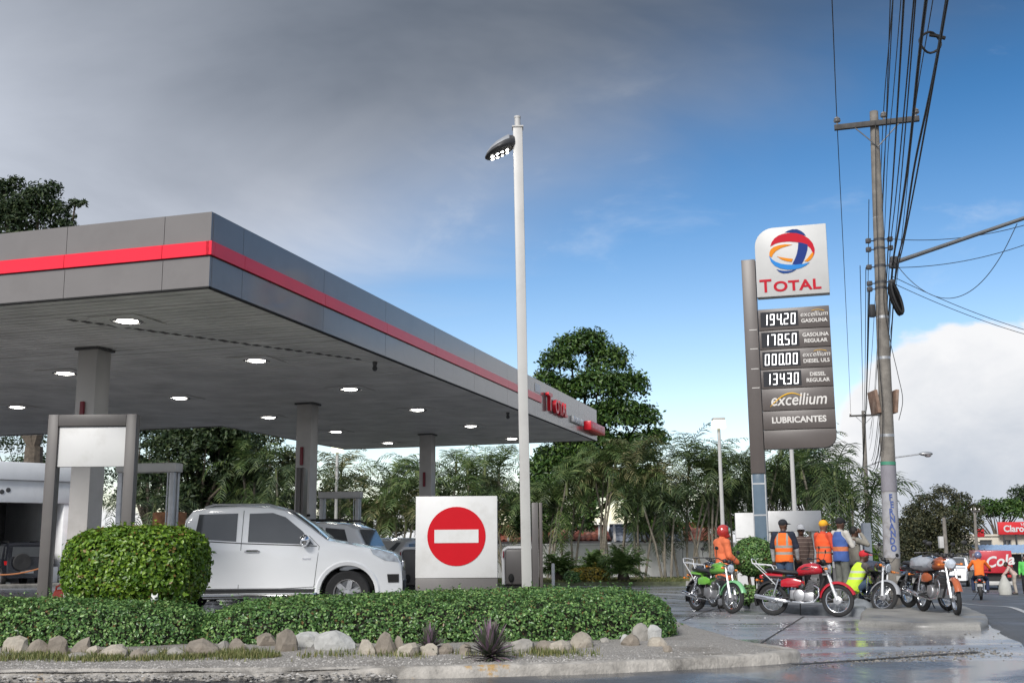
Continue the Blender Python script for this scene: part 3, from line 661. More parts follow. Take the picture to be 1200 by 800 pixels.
can(MB().b2(-.05, 0.035, -.035, .05, 5.225, 5.415), 'red_stripe_corner', M_red, smooth=0)
can(MB().b2(-9.17, 0, 23.79, 23.84, 4.80, 5.83), 'fascia_panel', M_fascia, smooth=0)
can(MB().b2(-9.22, -9.17, 15.6, 23.84, 4.80, 5.83), 'fascia_panel', M_fascia, smooth=0)
can(MB().b2(-24, -9.2, 15.55, 15.6, 4.80, 5.83), 'fascia_panel', M_fascia, smooth=0)
mb = MB(); mb.b2(-9.15, -.06, .06, 23.78, 5.0, 5.74); mb.b2(-24, -9.16, .06, 15.54, 5.0, 5.74); mb.b2(-9.15, -.055, .055, 23.79, 5.213, 5.225); can(mb, 'roof_deck', M_dgrey, smooth=0)
mb = MB(); mb.b2(-.045, .004, .0, 23.8, 4.775, 4.799); mb.b2(-24, .004, -.004, .045, 4.775, 4.799); mb.b2(-24, -.046, -.003, .0, 5.213, 5.224); mb.b2(0, .003, 0, 16.7, 5.213, 5.224); can(mb, 'drip_edge_and_shadow_gap', M_black, smooth=0)  # the strips under the red stripe are its shadow gap, painted black
mb = MB(); y = .02
while y < 23.75:
    w = .195; dz = random.uniform(-.004, .004); mb.b2(-9.15 if y > 15.4 else -24, -.05, y, y + w - .034, 4.815 + dz, 4.84 + dz); y += w
s_ = can(mb, 'soffit_strips', M_soffit, smooth=0); s_['kind'] = 'stuff'
mb = MB(); mb.b2(-9.15, -.05, .05, 23.78, 4.85, 4.87); mb.b2(-24, -9.15, .05, 15.55, 4.85, 4.87); can(mb, 'soffit_backing', M_black, smooth=0)
# dark ragged seam across the strips
a, b = Vector((-3.23, 1.38)), Vector((-.54, 6.33)); mb = MB()
for i in range(26):
    t = i / 26; p = a.lerp(b, t); w = .06 + .05 * random.random(); mb.b2(p.x - .05, p.x + .05, p.y - w, p.y + w, 4.808, 4.812)
can(mb, 'soffit_seam', mat('soffit stain', (.10, .097, .094), .8), smooth=0)['kind'] = 'stuff'
for (x, y) in [(-2.45, y) for y in (1.66, 5.6, 9.7, 13.75, 17.95, 22.1)] + [(-6.77, y) for y in (1.7, 5.7, 9.7, 13.9, 18.0, 22.0)] + [(-11.4, y) for y in (1.7, 5.7, 9.8, 13.9)]:
    f = MB(); f.b2(-.42, .42, -.42, -.20, 0, .012); f.b2(-.42, .42, .20, .42, 0, .012); f.b2(-.42, -.20, -.2, .2, 0, .012); f.b2(.20, .42, -.2, .2, 0, .012)
    o = f.build('downlight', M_soffit, CAN, smooth=0); o.location = (x, y, 4.795)
    l = MB(); l.ell((0, 0, 0), (.16, .16, .03), 16, 6); l = l.build('lamp_lens', M_lens, o); l.location = (0, 0, .004)
    h = MB(); h.lathe([(.20, .012), (.235, -.012), (.245, .010)], n=20); h.build('lamp_rim', M_dgrey, o)
for k, y in enumerate((3.61, 11.70, 19.78)):
    c = MB(); c.b2(-4.5 - .195, -4.5 + .195, y - .195, y + .195, 0, 4.80)
    c = can(c, 'column', M_colm, bevel=.012)
    MB().b2(-4.5 - .24, -4.5 + .24, y - .24, y + .24, 4.765, 4.806).build('collar', M_dgrey, c, smooth=0)
    e = MB(); e.b2(-4.56, -4.48, y - .25, y - .197, 3.42 - .12 * k, 3.86 - .12 * k); e.build('emergency_stop_box', M_dkred, c, bevel=.015)
for x in (-17.0,):
    can(MB().b2(x - .195, x + .195, 3.4, 3.8, 0, 4.80), 'column', M_colm, bevel=.012); can(MB().b2(x - .195, x + .195, 11.5, 11.9, 0, 4.80), 'column', M_colm, bevel=.012)
# raised lettering on the long side
M_letr = mat('red sign letter', (.72, .015, .03), .3, var=.02)
text('sign_letters', 'T', .70, M_letr, CAN, (.07, 17.38, 5.30), .05, rot=(PI / 2, 0, PI / 2), weight=.012)
text('sign_letters', 'OTAL', .54, M_letr, CAN, (.07, 18.62, 5.26), .05, rot=(PI / 2, 0, PI / 2), spacing=1.03, weight=.012)
mb = MB(); [mb.b2(0, .09, 20.2 + k * .28, 20.41 + k * .28, 5.06 + .0 * k, 5.26 - .03 * (k % 2)) for k in range(5)]; o = can(mb, 'white_sign_letters', M_white, bevel=.02)
mb = MB(); mb.b2(0.003, .24, 21.9, 24.0, 4.98, 5.27); o = can(mb, 'red_sign_box', M_letr, bevel=.02)
mb = MB(); [mb.b2(.24, .244, 22.15 + k * .22, 22.28 + k * .22, 5.07, 5.19) for k in range(8)]; mb.build('sign_marks', mat('pink print', (.7, .3, .34), .4), o, smooth=0)
mb = MB(); mb.b2(0.002, .012, 16.15, 16.66, 5.47, 5.70); can(mb, 'notice_plate', M_white, smooth=0)
for q in [(4.75, 0.5), (4.7, 9.1)]:
    mb = MB(); mb.cyl((-.45, q[1] + 6, 4.80), (-.45, q[1] + 6, 4.70), .05, .03, 10); mb.ell((-.45, q[1] + 6, 4.68), (.05, .05, .05)); can(mb, 'dome_camera', M_dgrey)

# ------------------------------------------------------------------ signs on the island
def board(name, label, cat, loc, rz=0): return thing(name, label, cat, loc, rz)
t = board('panel_sign', 'blank white panel hung in a tall grey portal frame', 'sign', (-6.46, 17.2, .1))
for s in (-1, 1):
    MB().b2(s * .68 - (0 if s < 0 else .16), s * .68 + (.16 if s < 0 else 0), -.09, .09, 0, 3.30).build('post', M_grey, t, bevel=.008)
MB().b2(-.519, .519, -.09, .09, 3.12, 3.298).build('top_beam', M_grey, t, bevel=.008)
MB().b2(-.517, .517, -.05, .05, 2.50, 3.11).build('panel', M_white, t, bevel=.006)
t = board('no_entry_sign', 'square white no-entry sign with red disc and white bar on a grey base', 'sign', (-.92, 18.4, .1))
MB().b2(-.66, .66, -.11, .11, .76, 2.06).build('panel', M_white, t, bevel=.012)
MB().b2(-.658, .658, -.108, .108, 0, .755).build('base', M_grey, t, bevel=.008)
mb = MB(); mb.lathe([(.47, -.118), (.47, -.105)], (0, 0, 0), 'y', 48); d = mb.build('red_disc', mat('no entry red', (.50, .004, .012), .45, var=.03, spec=.2), t, smooth=30); d.location = (0, 0, 1.42)
MB().b2(-.355, .355, -.123, -.117, -.105, .105).build('white_bar', M_white, d, smooth=0)
# tall lamp post
t = thing('light_pole', 'tall square white light pole with one lit lamp head, standing in the hedge', 'light pole', (.205, 17.5, .1), rot=(0, -.0105, 0))
MB().b2(-.078, .078, -.078, .078, 0, 8.02).build('pole', M_offw, t, bevel=.012)
mb = MB(); mb.b2(-.092, .092, -.092, .092, 8.02, 8.045); mb.cyl((0, 0, 8.04), (0, 0, 8.2), .05, .05, 12); mb.cyl((0, 0, 8.2), (0, 0, 8.23), .056, .056, 12); mb.build('pole_cap', M_offw, t)
h = MB(); rings = []
for (x, ry, rz_, z) in ((-.05, .10, .14, 7.76), (-.12, .18, .17, 7.73), (-.22, .25, .175, 7.68), (-.34, .27, .155, 7.62), (-.44, .23, .115, 7.57), (-.51, .14, .065, 7.54), (-.545, .04, .02, 7.525)):
    rings.append([(x, ry * math.cos(2 * PI * k / 18), z + rz_ * (math.sin(2 * PI * k / 18) if math.sin(2 * PI * k / 18) > 0 else .45 * math.sin(2 * PI * k / 18))) for k in range(18)])
h.loft(rings); hd = h.build('lamp_head', M_dgrey, t)
MB().tube([(-.06, 0, 7.85), (-.13, 0, 7.80), (-.2, 0, 7.74)], [.05, .055, .06], 10).build('arm', M_dgrey, hd)
top = MB(); rings = [[(x, ry * math.cos(PI * k / 10), z + .01 + rz_ * math.sin(PI * k / 10)) for k in range(11)] for (x, ry, rz_, z) in ((-.14, .18, .175, 7.735), (-.22, .24, .18, 7.685), (-.34, .26, .16, 7.625), (-.44, .22, .12, 7.575), (-.51, .13, .07, 7.545))]
top.loft(rings, caps=False); top.build('head_cover', M_steel, hd)
sl = math.atan2(.13, .32)
for k, (x, y) in enumerate([(-.18, -.07), (-.26, -.08), (-.34, -.08), (-.42, -.06), (-.18, .07), (-.26, .08), (-.34, .08), (-.42, .06)]):
    o = MB(); o.ell((0, 0, 0), (.026, .032, .010), 12, 6); o = o.build('led_lamp', M_lens, hd); o.location = (x, y, 7.68 + (x + .22) * .45 - .070); o.rotation_euler = (0, -.40, 0)

# ------------------------------------------------------------------ price sign
M_post = mat('sign brown grey', (.098, .084, .078), .4, var=.05, scale=2, dirt=(.085, .072, .066), dirt_amt=.4)
M_glassb = mat('blue grey glass panel', (.10, .145, .19), .15, var=.1)
M_lw = mat('grey white sign face', (.50, .50, .49), .45, var=.03)
M_txt = mat('pale grey print', (.62, .60, .57), .5, var=.03)
M_dig = mat('lit white digits', (1, 1, 1), .4, var=0, emit=(1, 1, 1), estr=.30)
M_disp = mat('black display window', (.018, .018, .02), .15)
TOT = thing('price_sign', 'tall grey fuel price sign with a white logo panel and lit prices', 'sign', (5.79, 27.0, .1), GA)
def tp(mb, name, m, parent=TOT, **k): return mb.build(name, m, parent, **k)
tp(MB().b2(-.06, .27, -.16, .16, 2.92, 8.17), 'post', M_post, bevel=.01)
g = tp(MB().b2(-.03, .245, -.13, .13, .0, 2.915), 'post_glazing', M_glassb, bevel=.006)
for z in (1.92, 2.66): MB().b2(-.035, .25, -.135, .135, z, z + .035).build('glazing_bar', M_steel, g, smooth=0)
MB().b2(-.055, -.031, -.13, .13, .02, 2.9).build('edge_trim', M_steel, g, smooth=0); MB().b2(.246, .27, -.13, .13, .02, 2.9).build('edge_trim', M_steel, g, smooth=0)
# logo panel: rounded upper left corner
ol = [(.285, 7.20), (2.0, 7.20), (2.0, 8.93)] + [(.285 + .46 - .46 * math.cos(t_) , 8.93 - .46 + .46 * math.sin(t_)) for t_ in [PI / 2 * (1 - k / 8) for k in range(9)]]
lp = MB(); lp.prism(ol, -.15, .15); lp = tp(lp, 'logo_panel', M_lw, bevel=.01)
LOGO = dict(ring_dark=[(325, 137), (348, 126), (375, 120), (405, 123), (430, 137), (447, 153), (458, 172), (430, 160), (395, 148), (360, 141)],
  ring_red=[(228, 222), (238, 195), (258, 170), (285, 153), (320, 144), (360, 143), (400, 149), (440, 165), (475, 191), (497, 222), (508, 260), (505, 290), (494, 312), (494, 285), (482, 255), (460, 233), (430, 217), (395, 207), (350, 199), (300, 199), (262, 206)],
  ring_navy=[(408, 209), (437, 217), (466, 230), (462, 262), (450, 298), (436, 330), (420, 355), (390, 355), (362, 349), (380, 317), (394, 285), (403, 248)],
  ring_orange=[(220, 285), (221, 262), (230, 242), (250, 227), (285, 218), (325, 215), (368, 222), (330, 229), (295, 238), (262, 255), (243, 275), (234, 294)],
  ring_orange_low=[(268, 291), (300, 300), (335, 309), (368, 315), (360, 334), (330, 328), (297, 314)],
  ring_orange_right=[(440, 336), (460, 318), (478, 298), (494, 280), (499, 290), (494, 310), (480, 328), (460, 340)],
  ring_blue=[(218, 283), (234, 306), (258, 326), (290, 341), (330, 350), (380, 355), (430, 353), (470, 347), (448, 364), (415, 378), (375, 385), (330, 383), (285, 371), (250, 350), (228, 322)],
  ring_dark_low=[(260, 375), (290, 386), (320, 391), (350, 391), (384, 386), (360, 399), (330, 405), (300, 404), (278, 394)])
LC = dict(ring_dark=(.006, .03, .16), ring_red=(.46, .004, .02), ring_navy=(.006, .03, .18), ring_orange=(.66, .22, .006), ring_orange_low=(.66, .22, .006), ring_orange_right=(.66, .22, .006), ring_blue=(.02, .20, .55), ring_dark_low=(.006, .05, .22))
for i, (k, pl) in enumerate(LOGO.items()):
    q = [(1.165 + (x - 363) / 145 * .545, 8.30 - (y - 263) / 145 * .555) for x, y in pl]
    mb = MB(); mb.prism(q, -.158 - .0012 * i, -.149); mb.build('logo_band', mat('logo ' + k, LC[k], .5, var=.02, spec=.15), lp, smooth=0)
M_tr = mat('logo red print', (.44, .006, .02), .5, var=.02, spec=.15)
text('logo_letters', 'T', .45, M_tr, lp, (.50, -.156, 7.455), .006, weight=.008, sx=1.05)
text('logo_letters', 'OTAL', .345, M_tr, lp, (1.245, -.156, 7.425), .006, spacing=1.06, weight=.010, sx=1.22)
# price panels
SEG = {'0': 'abcdef', '1': 'bc', '2': 'abged', '3': 'abgcd', '4': 'fgbc', '5': 'afgcd', '7': 'abc', '8': 'abcdefg', '9': 'abcdfg'}
def digit(mb, d, x, z, w, h, t, y):
    S = dict(a=(x + t * .3, x + w - t * .3, z + h - t, z + h), g=(x + t * .6, x + w - t * .6, z + h / 2 - t / 2, z + h / 2 + t / 2), d=(x + t * .3, x + w - t * .3, z, z + t),
             f=(x, x + t, z + h / 2 + t * .15, z + h - t * .3), b=(x + w - t, x + w, z + h / 2 + t * .15, z + h - t * .3), e=(x, x + t, z + t * .3, z + h / 2 - t * .15), c=(x + w - t, x + w, z + t * .3, z + h / 2 - t * .15))
    for s in SEG[d]:
        x0, x1, z0, z1 = S[s]; sh = .06
        mb.add([(x0 + (z0 - z) * sh, y, z0), (x1 + (z0 - z) * sh, y, z0), (x1 + (z1 - z) * sh, y, z1), (x0 + (z1 - z) * sh, y, z1)], [(0, 1, 2, 3)])
PZ = [6.90, 6.365, 5.895, 5.405, 4.94]
ROWS = [('194.20', ['excellium', 'GASOLINA']), ('178.50', ['GASOLINA', 'REGULAR']), ('000.00', ['excellium', 'DIESEL ULS']), ('134.30', ['DIESEL', 'REGULAR'])]
M_yel = mat('yellow print', (.75, .42, .02), .5, var=.03)
for i, (num, lab) in enumerate(ROWS):
    z0, z1 = PZ[i + 1] + .008, PZ[i] - .008; zc = (z0 + z1) / 2
    p = tp(MB().b2(.285, 1.96, -.15, .15, z0, z1), 'price_panel', M_post, bevel=.006)
    dsp = MB().b2(.34, 1.23, -.156, -.149, zc - .185, zc + .185).build('display', M_disp, p, smooth=0)
    mb = MB(); x = .375
    for ch in num:
        if ch == '.': mb.b2(x - .035, x - .005, -.1600, -.1585, zc - .15, zc - .115); continue
        digit(mb, ch, x + .015, zc - .145, .108, .275, .024, -.1592); x += .165
    mb.build('digits', M_dig, dsp, smooth=0)
    if lab[0] == 'excellium':
        text('panel_text', lab[0], .17, M_txt, p, (1.60, -.153, zc + .075), .003, shear=.22)
        text('panel_text', lab[1], .125, M_txt, p, (1.60, -.153, zc - .085), .003, weight=.003)
        mb = MB(); pts = [(1.55 + .30 * k / 8 , -.153, zc + .13 + .045 * math.sin(PI * (k + 1.5) / 10)) for k in range(9)]; mb.tube(pts, .007, 5); mb.build('yellow_swoosh', M_yel, p)
    else:
        text('panel_text', lab[0], .125, M_txt, p, (1.61, -.153, zc + .07), .003, weight=.003); text('panel_text', lab[1], .125, M_txt, p, (1.61, -.153, zc - .075), .003, weight=.003)
    MB().b2(.06, .24, -.163, -.159, z0 + .02, z0 + .035).build('post_mark', M_txt, TOT, smooth=0)
p = tp(MB().b2(.285, 1.96, -.15, .15, 4.408, 4.932), 'brand_panel', M_post, bevel=.006)
text('panel_text', 'excellium', .40, M_txt, p, (1.13, -.153, 4.645), .003, shear=.2, weight=.004, sx=.86)
mb = MB(); mb.tube([(.47 + .75 * t_, -.1535, 4.50 + .36 * math.sin(min(1, t_ * 1.05) * PI * .62) - .10 * t_ * t_) for t_ in [k / 14 for k in range(15)]], [.006 + .012 * math.sin(PI * k / 14) for k in range(15)], 6); mb.build('yellow_swoosh', M_yel, p)
p = tp(MB().b2(.285, 1.96, -.15, .15, 3.948, 4.392), 'lubricants_panel', M_post, bevel=.006)
text('panel_text', 'LUBRICANTES', .20, M_txt, p, (1.12, -.153, 4.165), .003, weight=.006)
ol = [(.285, 3.49), (1.66, 3.49)] + [(1.66 + .3 * math.sin(k * PI / 16), 3.79 - .3 * math.cos(k * PI / 16)) for k in range(1, 9)] + [(1.96, 3.932), (.285, 3.932)]
mb = MB(); mb.prism(ol, -.15, .15); tp(mb, 'bottom_panel', M_post, bevel=.006)

# ------------------------------------------------------------------ pumps, machines, building
def gantry(label, px, Y, w, ztop, body):
    p = at(px, Y); t = thing('fuel_pump', label, 'fuel pump', p, GA * .4)
    MB().b2(-w / 2, w / 2, -.16, .16, ztop - .17, ztop).build('top_beam', M_offw, t, bevel=.02)
    for s in (-1, 1):
        x = s * (w / 2 - .09); MB().b2(x - .05, x + .05, -.14, -.02, 0, ztop - .172).build('post', M_steel, t, bevel=.01); MB().b2(x - .05, x + .05, .05, .14, 0, ztop - .172).build('post', M_steel, t, bevel=.01)
        MB().tube([(x - s * .09, -.1, ztop - .18), (x - s * .09, -.1, ztop - .6), (x - s * .085, -.12, ztop - .62), (x - s * .09, -.1, ztop - 1.5)], .016, 6).build('hose', M_steel, t)
    b = MB().b2(-w / 2 + .16, w / 2 - .16, -.22, .22, 0, 1.55).build('cabinet', body, t, bevel=.03)
    MB().b2(-w / 2 + .24, w / 2 - .24, -.226, -.219, 1.1, 1.42).build('display', M_disp, b, smooth=0)
    MB().b2(-w / 2 + .22, w / 2 - .5, -.226, -.219, 1.46, 1.52).build('label_strip', M_yel, b, smooth=0); return t
gantry('fuel pump under a white portal frame, beside the near canopy column', 168, 21.3, 1.2, 2.75, M_offw)
gantry('fuel pump under a white portal frame, seen above the white SUV', 397, 29.2, 1.12, 2.62, M_white)
def post_panel(label, px, Y, w, d, h):
    t = thing('slim_panel', label, 'panel', at(px, Y), 0); MB().b2(-w / 2, w * .12, -d / 2, d / 2, 0, h).build('panel', M_grey, t, bevel=.01); MB().b2(w * .2, w / 2, -d / 2 - .02, d / 2, 0, h).build('edge_post', M_post, t, bevel=.01); return t
post_panel('slim grey upright panel just right of the light pole base', 630, 24, .22, .5, 2.07)
post_panel('slim grey upright panel in front of the middle canopy column', 350.5, 25.6, .17, .5, 2.95)
def service_box(label, px, Y):
    t = thing('service_unit', label, 'machine', at(px, Y), 0)
    MB().b2(-.36, .36, -.3, .3, .02, .34).build('plinth', M_black, t, bevel=.01)
    b = MB().b2(-.33, .36, -.25, .25, .35, 1.10).build('cabinet', M_grey, t, bevel=.05)
    mb = MB(); mb.tube([(-.36, -.2, .36), (-.37, -.2, 1.0), (-.35, -.2, 1.08), (-.28, -.2, 1.13), (.36, -.2, 1.13)], .035, 8); mb.build('edge_frame', M_white, t)
    MB().b2(-.375, -.345, -.27, -.2, .92, 1.06).build('red_lamp', M_dkred, t, bevel=.008); MB().ell((-.2, -.28, .5), (.06, .04, .09)).build('nozzle', M_black, t); return t
service_box('low grey service machine partly hidden behind the no-entry sign on its left', 490, 24.6)
service_box('low grey service machine with white edge between the no-entry sign and the light pole', 610, 24.6)

bb = Dp(97, 600, 49); BLD = thing('workshop_building', 'white flat-roofed workshop with an open dark bay at the far left', 'building', (bb.x, 49, gz(bb.x, 49)), R(45))
zb = -gz(bb.x, 49)
def bd(name, m, *a, par=BLD, **k): return MB().b2(*a).build(name, m, par, **k)
M_bw = mat('building white', (.84, .85, .86), .6, var=.05, scale=1.5, dirt=(.6, .6, .6), dirt_amt=.4, dscale=.8)
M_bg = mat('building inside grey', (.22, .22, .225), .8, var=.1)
bd('upper_fascia', M_bw, -16, .0, -.5, 8, 4.22 + zb, 4.95 + zb, bevel=.02)
bd('shutter_box', M_bw, -15.6, -.25, -.32, .1, 3.3 + zb, 4.21 + zb, bevel=.02)
bd('pillar', M_bw, -.95, -.06, -.25, .4, 0, 4.2 + zb, bevel=.01); bd('side_wall', M_bw, -.35, -.06, .4, 7.9, 0, 4.2 + zb, smooth=0)
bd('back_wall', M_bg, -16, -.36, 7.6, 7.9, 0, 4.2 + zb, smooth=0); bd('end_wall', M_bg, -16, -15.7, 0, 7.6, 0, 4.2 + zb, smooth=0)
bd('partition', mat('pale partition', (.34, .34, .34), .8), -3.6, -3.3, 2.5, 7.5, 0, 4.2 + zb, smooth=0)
bd('step', M_kerb, -16, 0, -1.2, -.3, 0, .14, bevel=.02); bd('low_block', M_bw, -1.5, -1.05, -.3, .2, .14, .8, bevel=.02)
for x, z in ((-3.6, 3.72), (-3.35, 3.8)): o = MB(); o.lathe([(.10, -.33), (.09, -.345), (0, -.35)], (x, 0, z + zb), 'y', 10); o.build('vent_hole', M_dgrey, BLD)
def extinguisher(label, loc, s=1.0):
    t = thing('fire_extinguisher', label, 'extinguisher', loc)
    mr = mat('extinguisher red', (.5, .012, .016), .3, var=.05, coat=.4)
    mb = MB(); mb.lathe([(.06 * s, 0), (.085 * s, .01), (.09 * s, .03), (.09 * s, .42 * s), (.075 * s, .48 * s), (.035 * s, .52 * s), (.03 * s, .55 * s)]); mb.build('cylinder', mr, t)
    mb = MB(); mb.b2(-.03 * s, .1 * s, -.02, .02, .55 * s, .60 * s); mb.tube([(-.02 * s, 0, .56 * s), (-.1 * s, 0, .5 * s), (-.12 * s, -.02, .2 * s)], .015, 6); mb.build('valve', M_black, t)
    mb = MB(); mb.lathe([(.0915 * s, .2 * s), (.0915 * s, .34 * s)]); mb.build('label_band', M_white, t); return t
p = Dp(89, 625, 48.2); extinguisher('red fire extinguisher hung on the white workshop pillar', (p.x, p.y, p.z - .05), 1.9)
p = Dp(358, 618, 26.4); extinguisher('red fire extinguisher hung on the middle canopy column', (p.x, p.y - .05, p.z - .35), 1.1)
# red jerrycan-like container, rope barrier, rusty drum
p = at(72, 24.5); t = thing('red_container', 'small orange-red plastic container with a handle behind the left hedge', 'container', p)
mo = mat('orange red plastic', (.62, .06, .03), .4, var=.06)
mb = MB(); mb.loft([[(rx * math.copysign(abs(math.cos(a)) ** .5, math.cos(a)), ry * math.copysign(abs(math.sin(a)) ** .5, math.sin(a)), z) for a in [2 * PI * k / 20 for k in range(20)]] for rx, ry, z in ((.14, .10, 0), (.165, .12, .03), (.165, .12, .22), (.13, .10, .30), (.06, .06, .33))]); mb.build('body', mo, t)
MB().tube([(-.12, 0, .26), (-.11, 0, .38), (0, 0, .43), (.10, 0, .40), (.12, 0, .28)], .022, 8).build('handle', mo, t)
a, b = Dp(-10, 673, 44), Dp(52, 664, 44); mb = MB(); mb.tube([a.lerp(b, k / 12) + Vector((0, 0, -.10 * math.sin(PI * k / 12))) for k in range(13)], .028, 6); o = mb.build('rope', mat('orange rope', (.42, .16, .06), .8)); tag(o, 'orange rope strung across the workshop bay', 'rope')
for q in (a, b):
    o = MB(); o.lathe([(.16, 0), (.16, .03), (.03, .05), (.03, q.z - gz(q.x, q.y) + .06)], (q.x, q.y, gz(q.x, q.y))); o = o.build('rope_post', M_dgrey); tag(o, 'dark post holding the ' + ('left' if q is a else 'right') + ' end of the orange rope', 'post')
p = Dp(199, 607, 19.6); t = thing('rusty_drum', 'rust-stained orange drum standing behind the lime bush, left of the pickup cab', 'drum', (p.x, 23.3, gz(p.x, 23.3))); p = Dp(199, 600, 23.3); t.location.x = p.x
M_rust = mat('rusty orange paint', (.36, .17, .08), .75, var=.5, scale=6, bump=.4, bscale=20, dirt=(.42, .05, .03), dirt_amt=.9, dscale=4)
H_ = p.z - t.location.z; mb = MB(); mb.lathe([(.30, 0), (.335, .02), (.335, H_ * .3), (.35, H_ * .32), (.335, H_ * .34), (.335, H_ * .64), (.35, H_ * .66), (.335, H_ * .68), (.335, H_ - .03), (.345, H_ - .01), (.31, H_), (.30, H_ - .03), (0, H_ - .03)], n=28); mb.build('drum', M_rust, t)
# ------------------------------------------------------------------ boundary wall, house roof behind it
M_wall = mat('painted wall white', (.86, .86, .83), .75, var=.06, scale=1.2, dirt=(.5, .5, .47), dirt_amt=.5, dscale=.9)
wa, wb = at(250, 51), at(872, 49.5)
WL = thing('boundary_wall', 'long white painted boundary wall behind the palms', 'wall', wa, math.atan2(wb.y - wa.y, wb.x - wa.x)); wl = (wb - wa).length
n = 9
for k in range(n):
    x0, x1 = wl * k / n, wl * (k + 1) / n; gzk = gz(*(wa.lerp(wb, (k + .5) / n)).xy) - wa.z
    MB().b2(x0 + .01, x1 - .01, -.09, .09, gzk - .25, gzk + 1.52).build('panel', M_wall, WL, bevel=.01); MB().b2(x0, x1, -.13, .13, gzk + 1.522, gzk + 1.60).build('coping', M_wall, WL, bevel=.01)
    MB().b2(x0 + .012, x1 - .012, -.10, -.092, gzk - .2, gzk + .16).build('plinth', mat('dark plinth', (.10, .11, .12), .8), WL, smooth=0)
M_tile = mat('red roof tile', (.30, .095, .06), .8, var=.5, scale=3, dirt=(.40, .34, .32), dirt_amt=.7, dscale=1.2); M_tile2 = mat('grey blue roof tile', (.22, .25, .31), .7, var=.4, scale=3, dirt=(.42, .42, .43), dirt_amt=.6, dscale=1.2); M_seam = mat('white roof seam', (.60, .57, .54), .7)
def tiled_house(label, px0, px1, Y, zlo, zhi, tm, gable=True):
    a = at(px0, Y); b = at(px1, Y); w = b.x - a.x; t = thing('low_house', label, 'house', a); H = zhi; up = -a.z
    MB().b2(.3, w - .3, .6, 5.4, 0, zlo + up - .02).build('wall', M_wall, t, smooth=0)
    rf = MB(); rows = 5; dy = 3.0 / rows; dz = (zhi - zlo) / rows
    for r_ in range(rows):
        y0 = .0 + r_ * dy; z0 = zlo + up + r_ * dz; nx_ = max(4, int(w / .28))
        for i in range(nx_):
            x0 = i * w / nx_; x1 = (i + 1) * w / nx_; xm = (x0 + x1) / 2; j = random.uniform(-.012, .012)
            rf.add([(x0, y0, z0 + j), (xm, y0, z0 + .07 + j), (x1, y0, z0 + j), (x1, y0 + dy + .05, z0 + dz + j), (xm, y0 + dy + .05, z0 + dz + .06 + j), (x0, y0 + dy + .05, z0 + dz + j)], [(0, 1, 4, 5), (1, 2, 3, 4)])
    o = rf.build('roof_tiles', tm, t, smooth=0); o['kind'] = 'stuff'
    MB().add([(0, 0, zlo + up - .03), (w, 0, zlo + up - .03), (w, 3, zhi + up - .03), (0, 3, zhi + up - .03), (0, 6, zlo + up - .03), (w, 6, zlo + up - .03)], [(0, 1, 2, 3), (3, 2, 5, 4)]).build('roof_deck', tm, t, smooth=0)
    for x in (.3, w - .3): MB().add([(x, .3, zlo + up - .03), (x, 5.7, zlo + up - .03), (x, 3, zhi + up - .06)], [(0, 1, 2)]).build('gable', M_wall, t, smooth=0)
    k = 0
    while k * 1.5 < w:
        x = k * 1.5; MB().tube([(x, -.02, zlo + up + .05), (x + .25, 3.0, zhi + up + .08)], .07, 6).build('ridge_seam', M_seam, t); k += 1
    MB().tube([(0, 3, zhi + up + .05), (w, 3, zhi + up + .05)], .09, 6).build('ridge_cap', tm, t); return t
tiled_house('low house with a red and white striped tile roof behind the wall, centre', 560, 718, 56, 1.62, 2.30, M_tile)
tiled_house('low house with a weathered grey-blue tile roof behind the wall', 722, 800, 57, 1.55, 2.35, M_tile2)
tiled_house('low house with red roof tiles behind the wall, left of the orange raincoat', 803, 862, 57, 1.6, 2.40, M_tile)

# ------------------------------------------------------------------ trees
def crown_pts(clumps, n, shell=.5):
    vol = np.array([c[3] ** 2 for c in clumps]); k = rng.choice(len(clumps), n, p=vol / vol.sum()); C = np.array([c[:3] for c in clumps])[k]; Rr = np.array([c[3] for c in clumps])[k]
    d = unit(rng.normal(0, 1, (n, 3))); d[:, 2] = np.where(d[:, 2] < -.45, -d[:, 2], d[:, 2]); r = Rr * (shell + (1.03 - shell) * rng.random(n) ** .6) * (1 + .20 * rng.normal(0, 1, n).clip(-1.5, 1.8)); ax = np.array([1, 1, .75])
    return C + d * r[:, None] * ax, d
def make_clumps(rad, n, cr, seed, flat=.8, bottom=-.5):
    r_ = random.Random(seed); out = []
    while len(out) < n:
        v = Vector((r_.uniform(-1, 1), r_.uniform(-1, 1), r_.uniform(bottom, 1)))
        if v.length > 1 or v.length < .35: continue
        s = cr * r_.uniform(.65, 1.25); out.append((v.x * (rad[0] - s * .6), v.y * (rad[1] - s * .6), v.z * (rad[2] - s * .5), s))
    return out
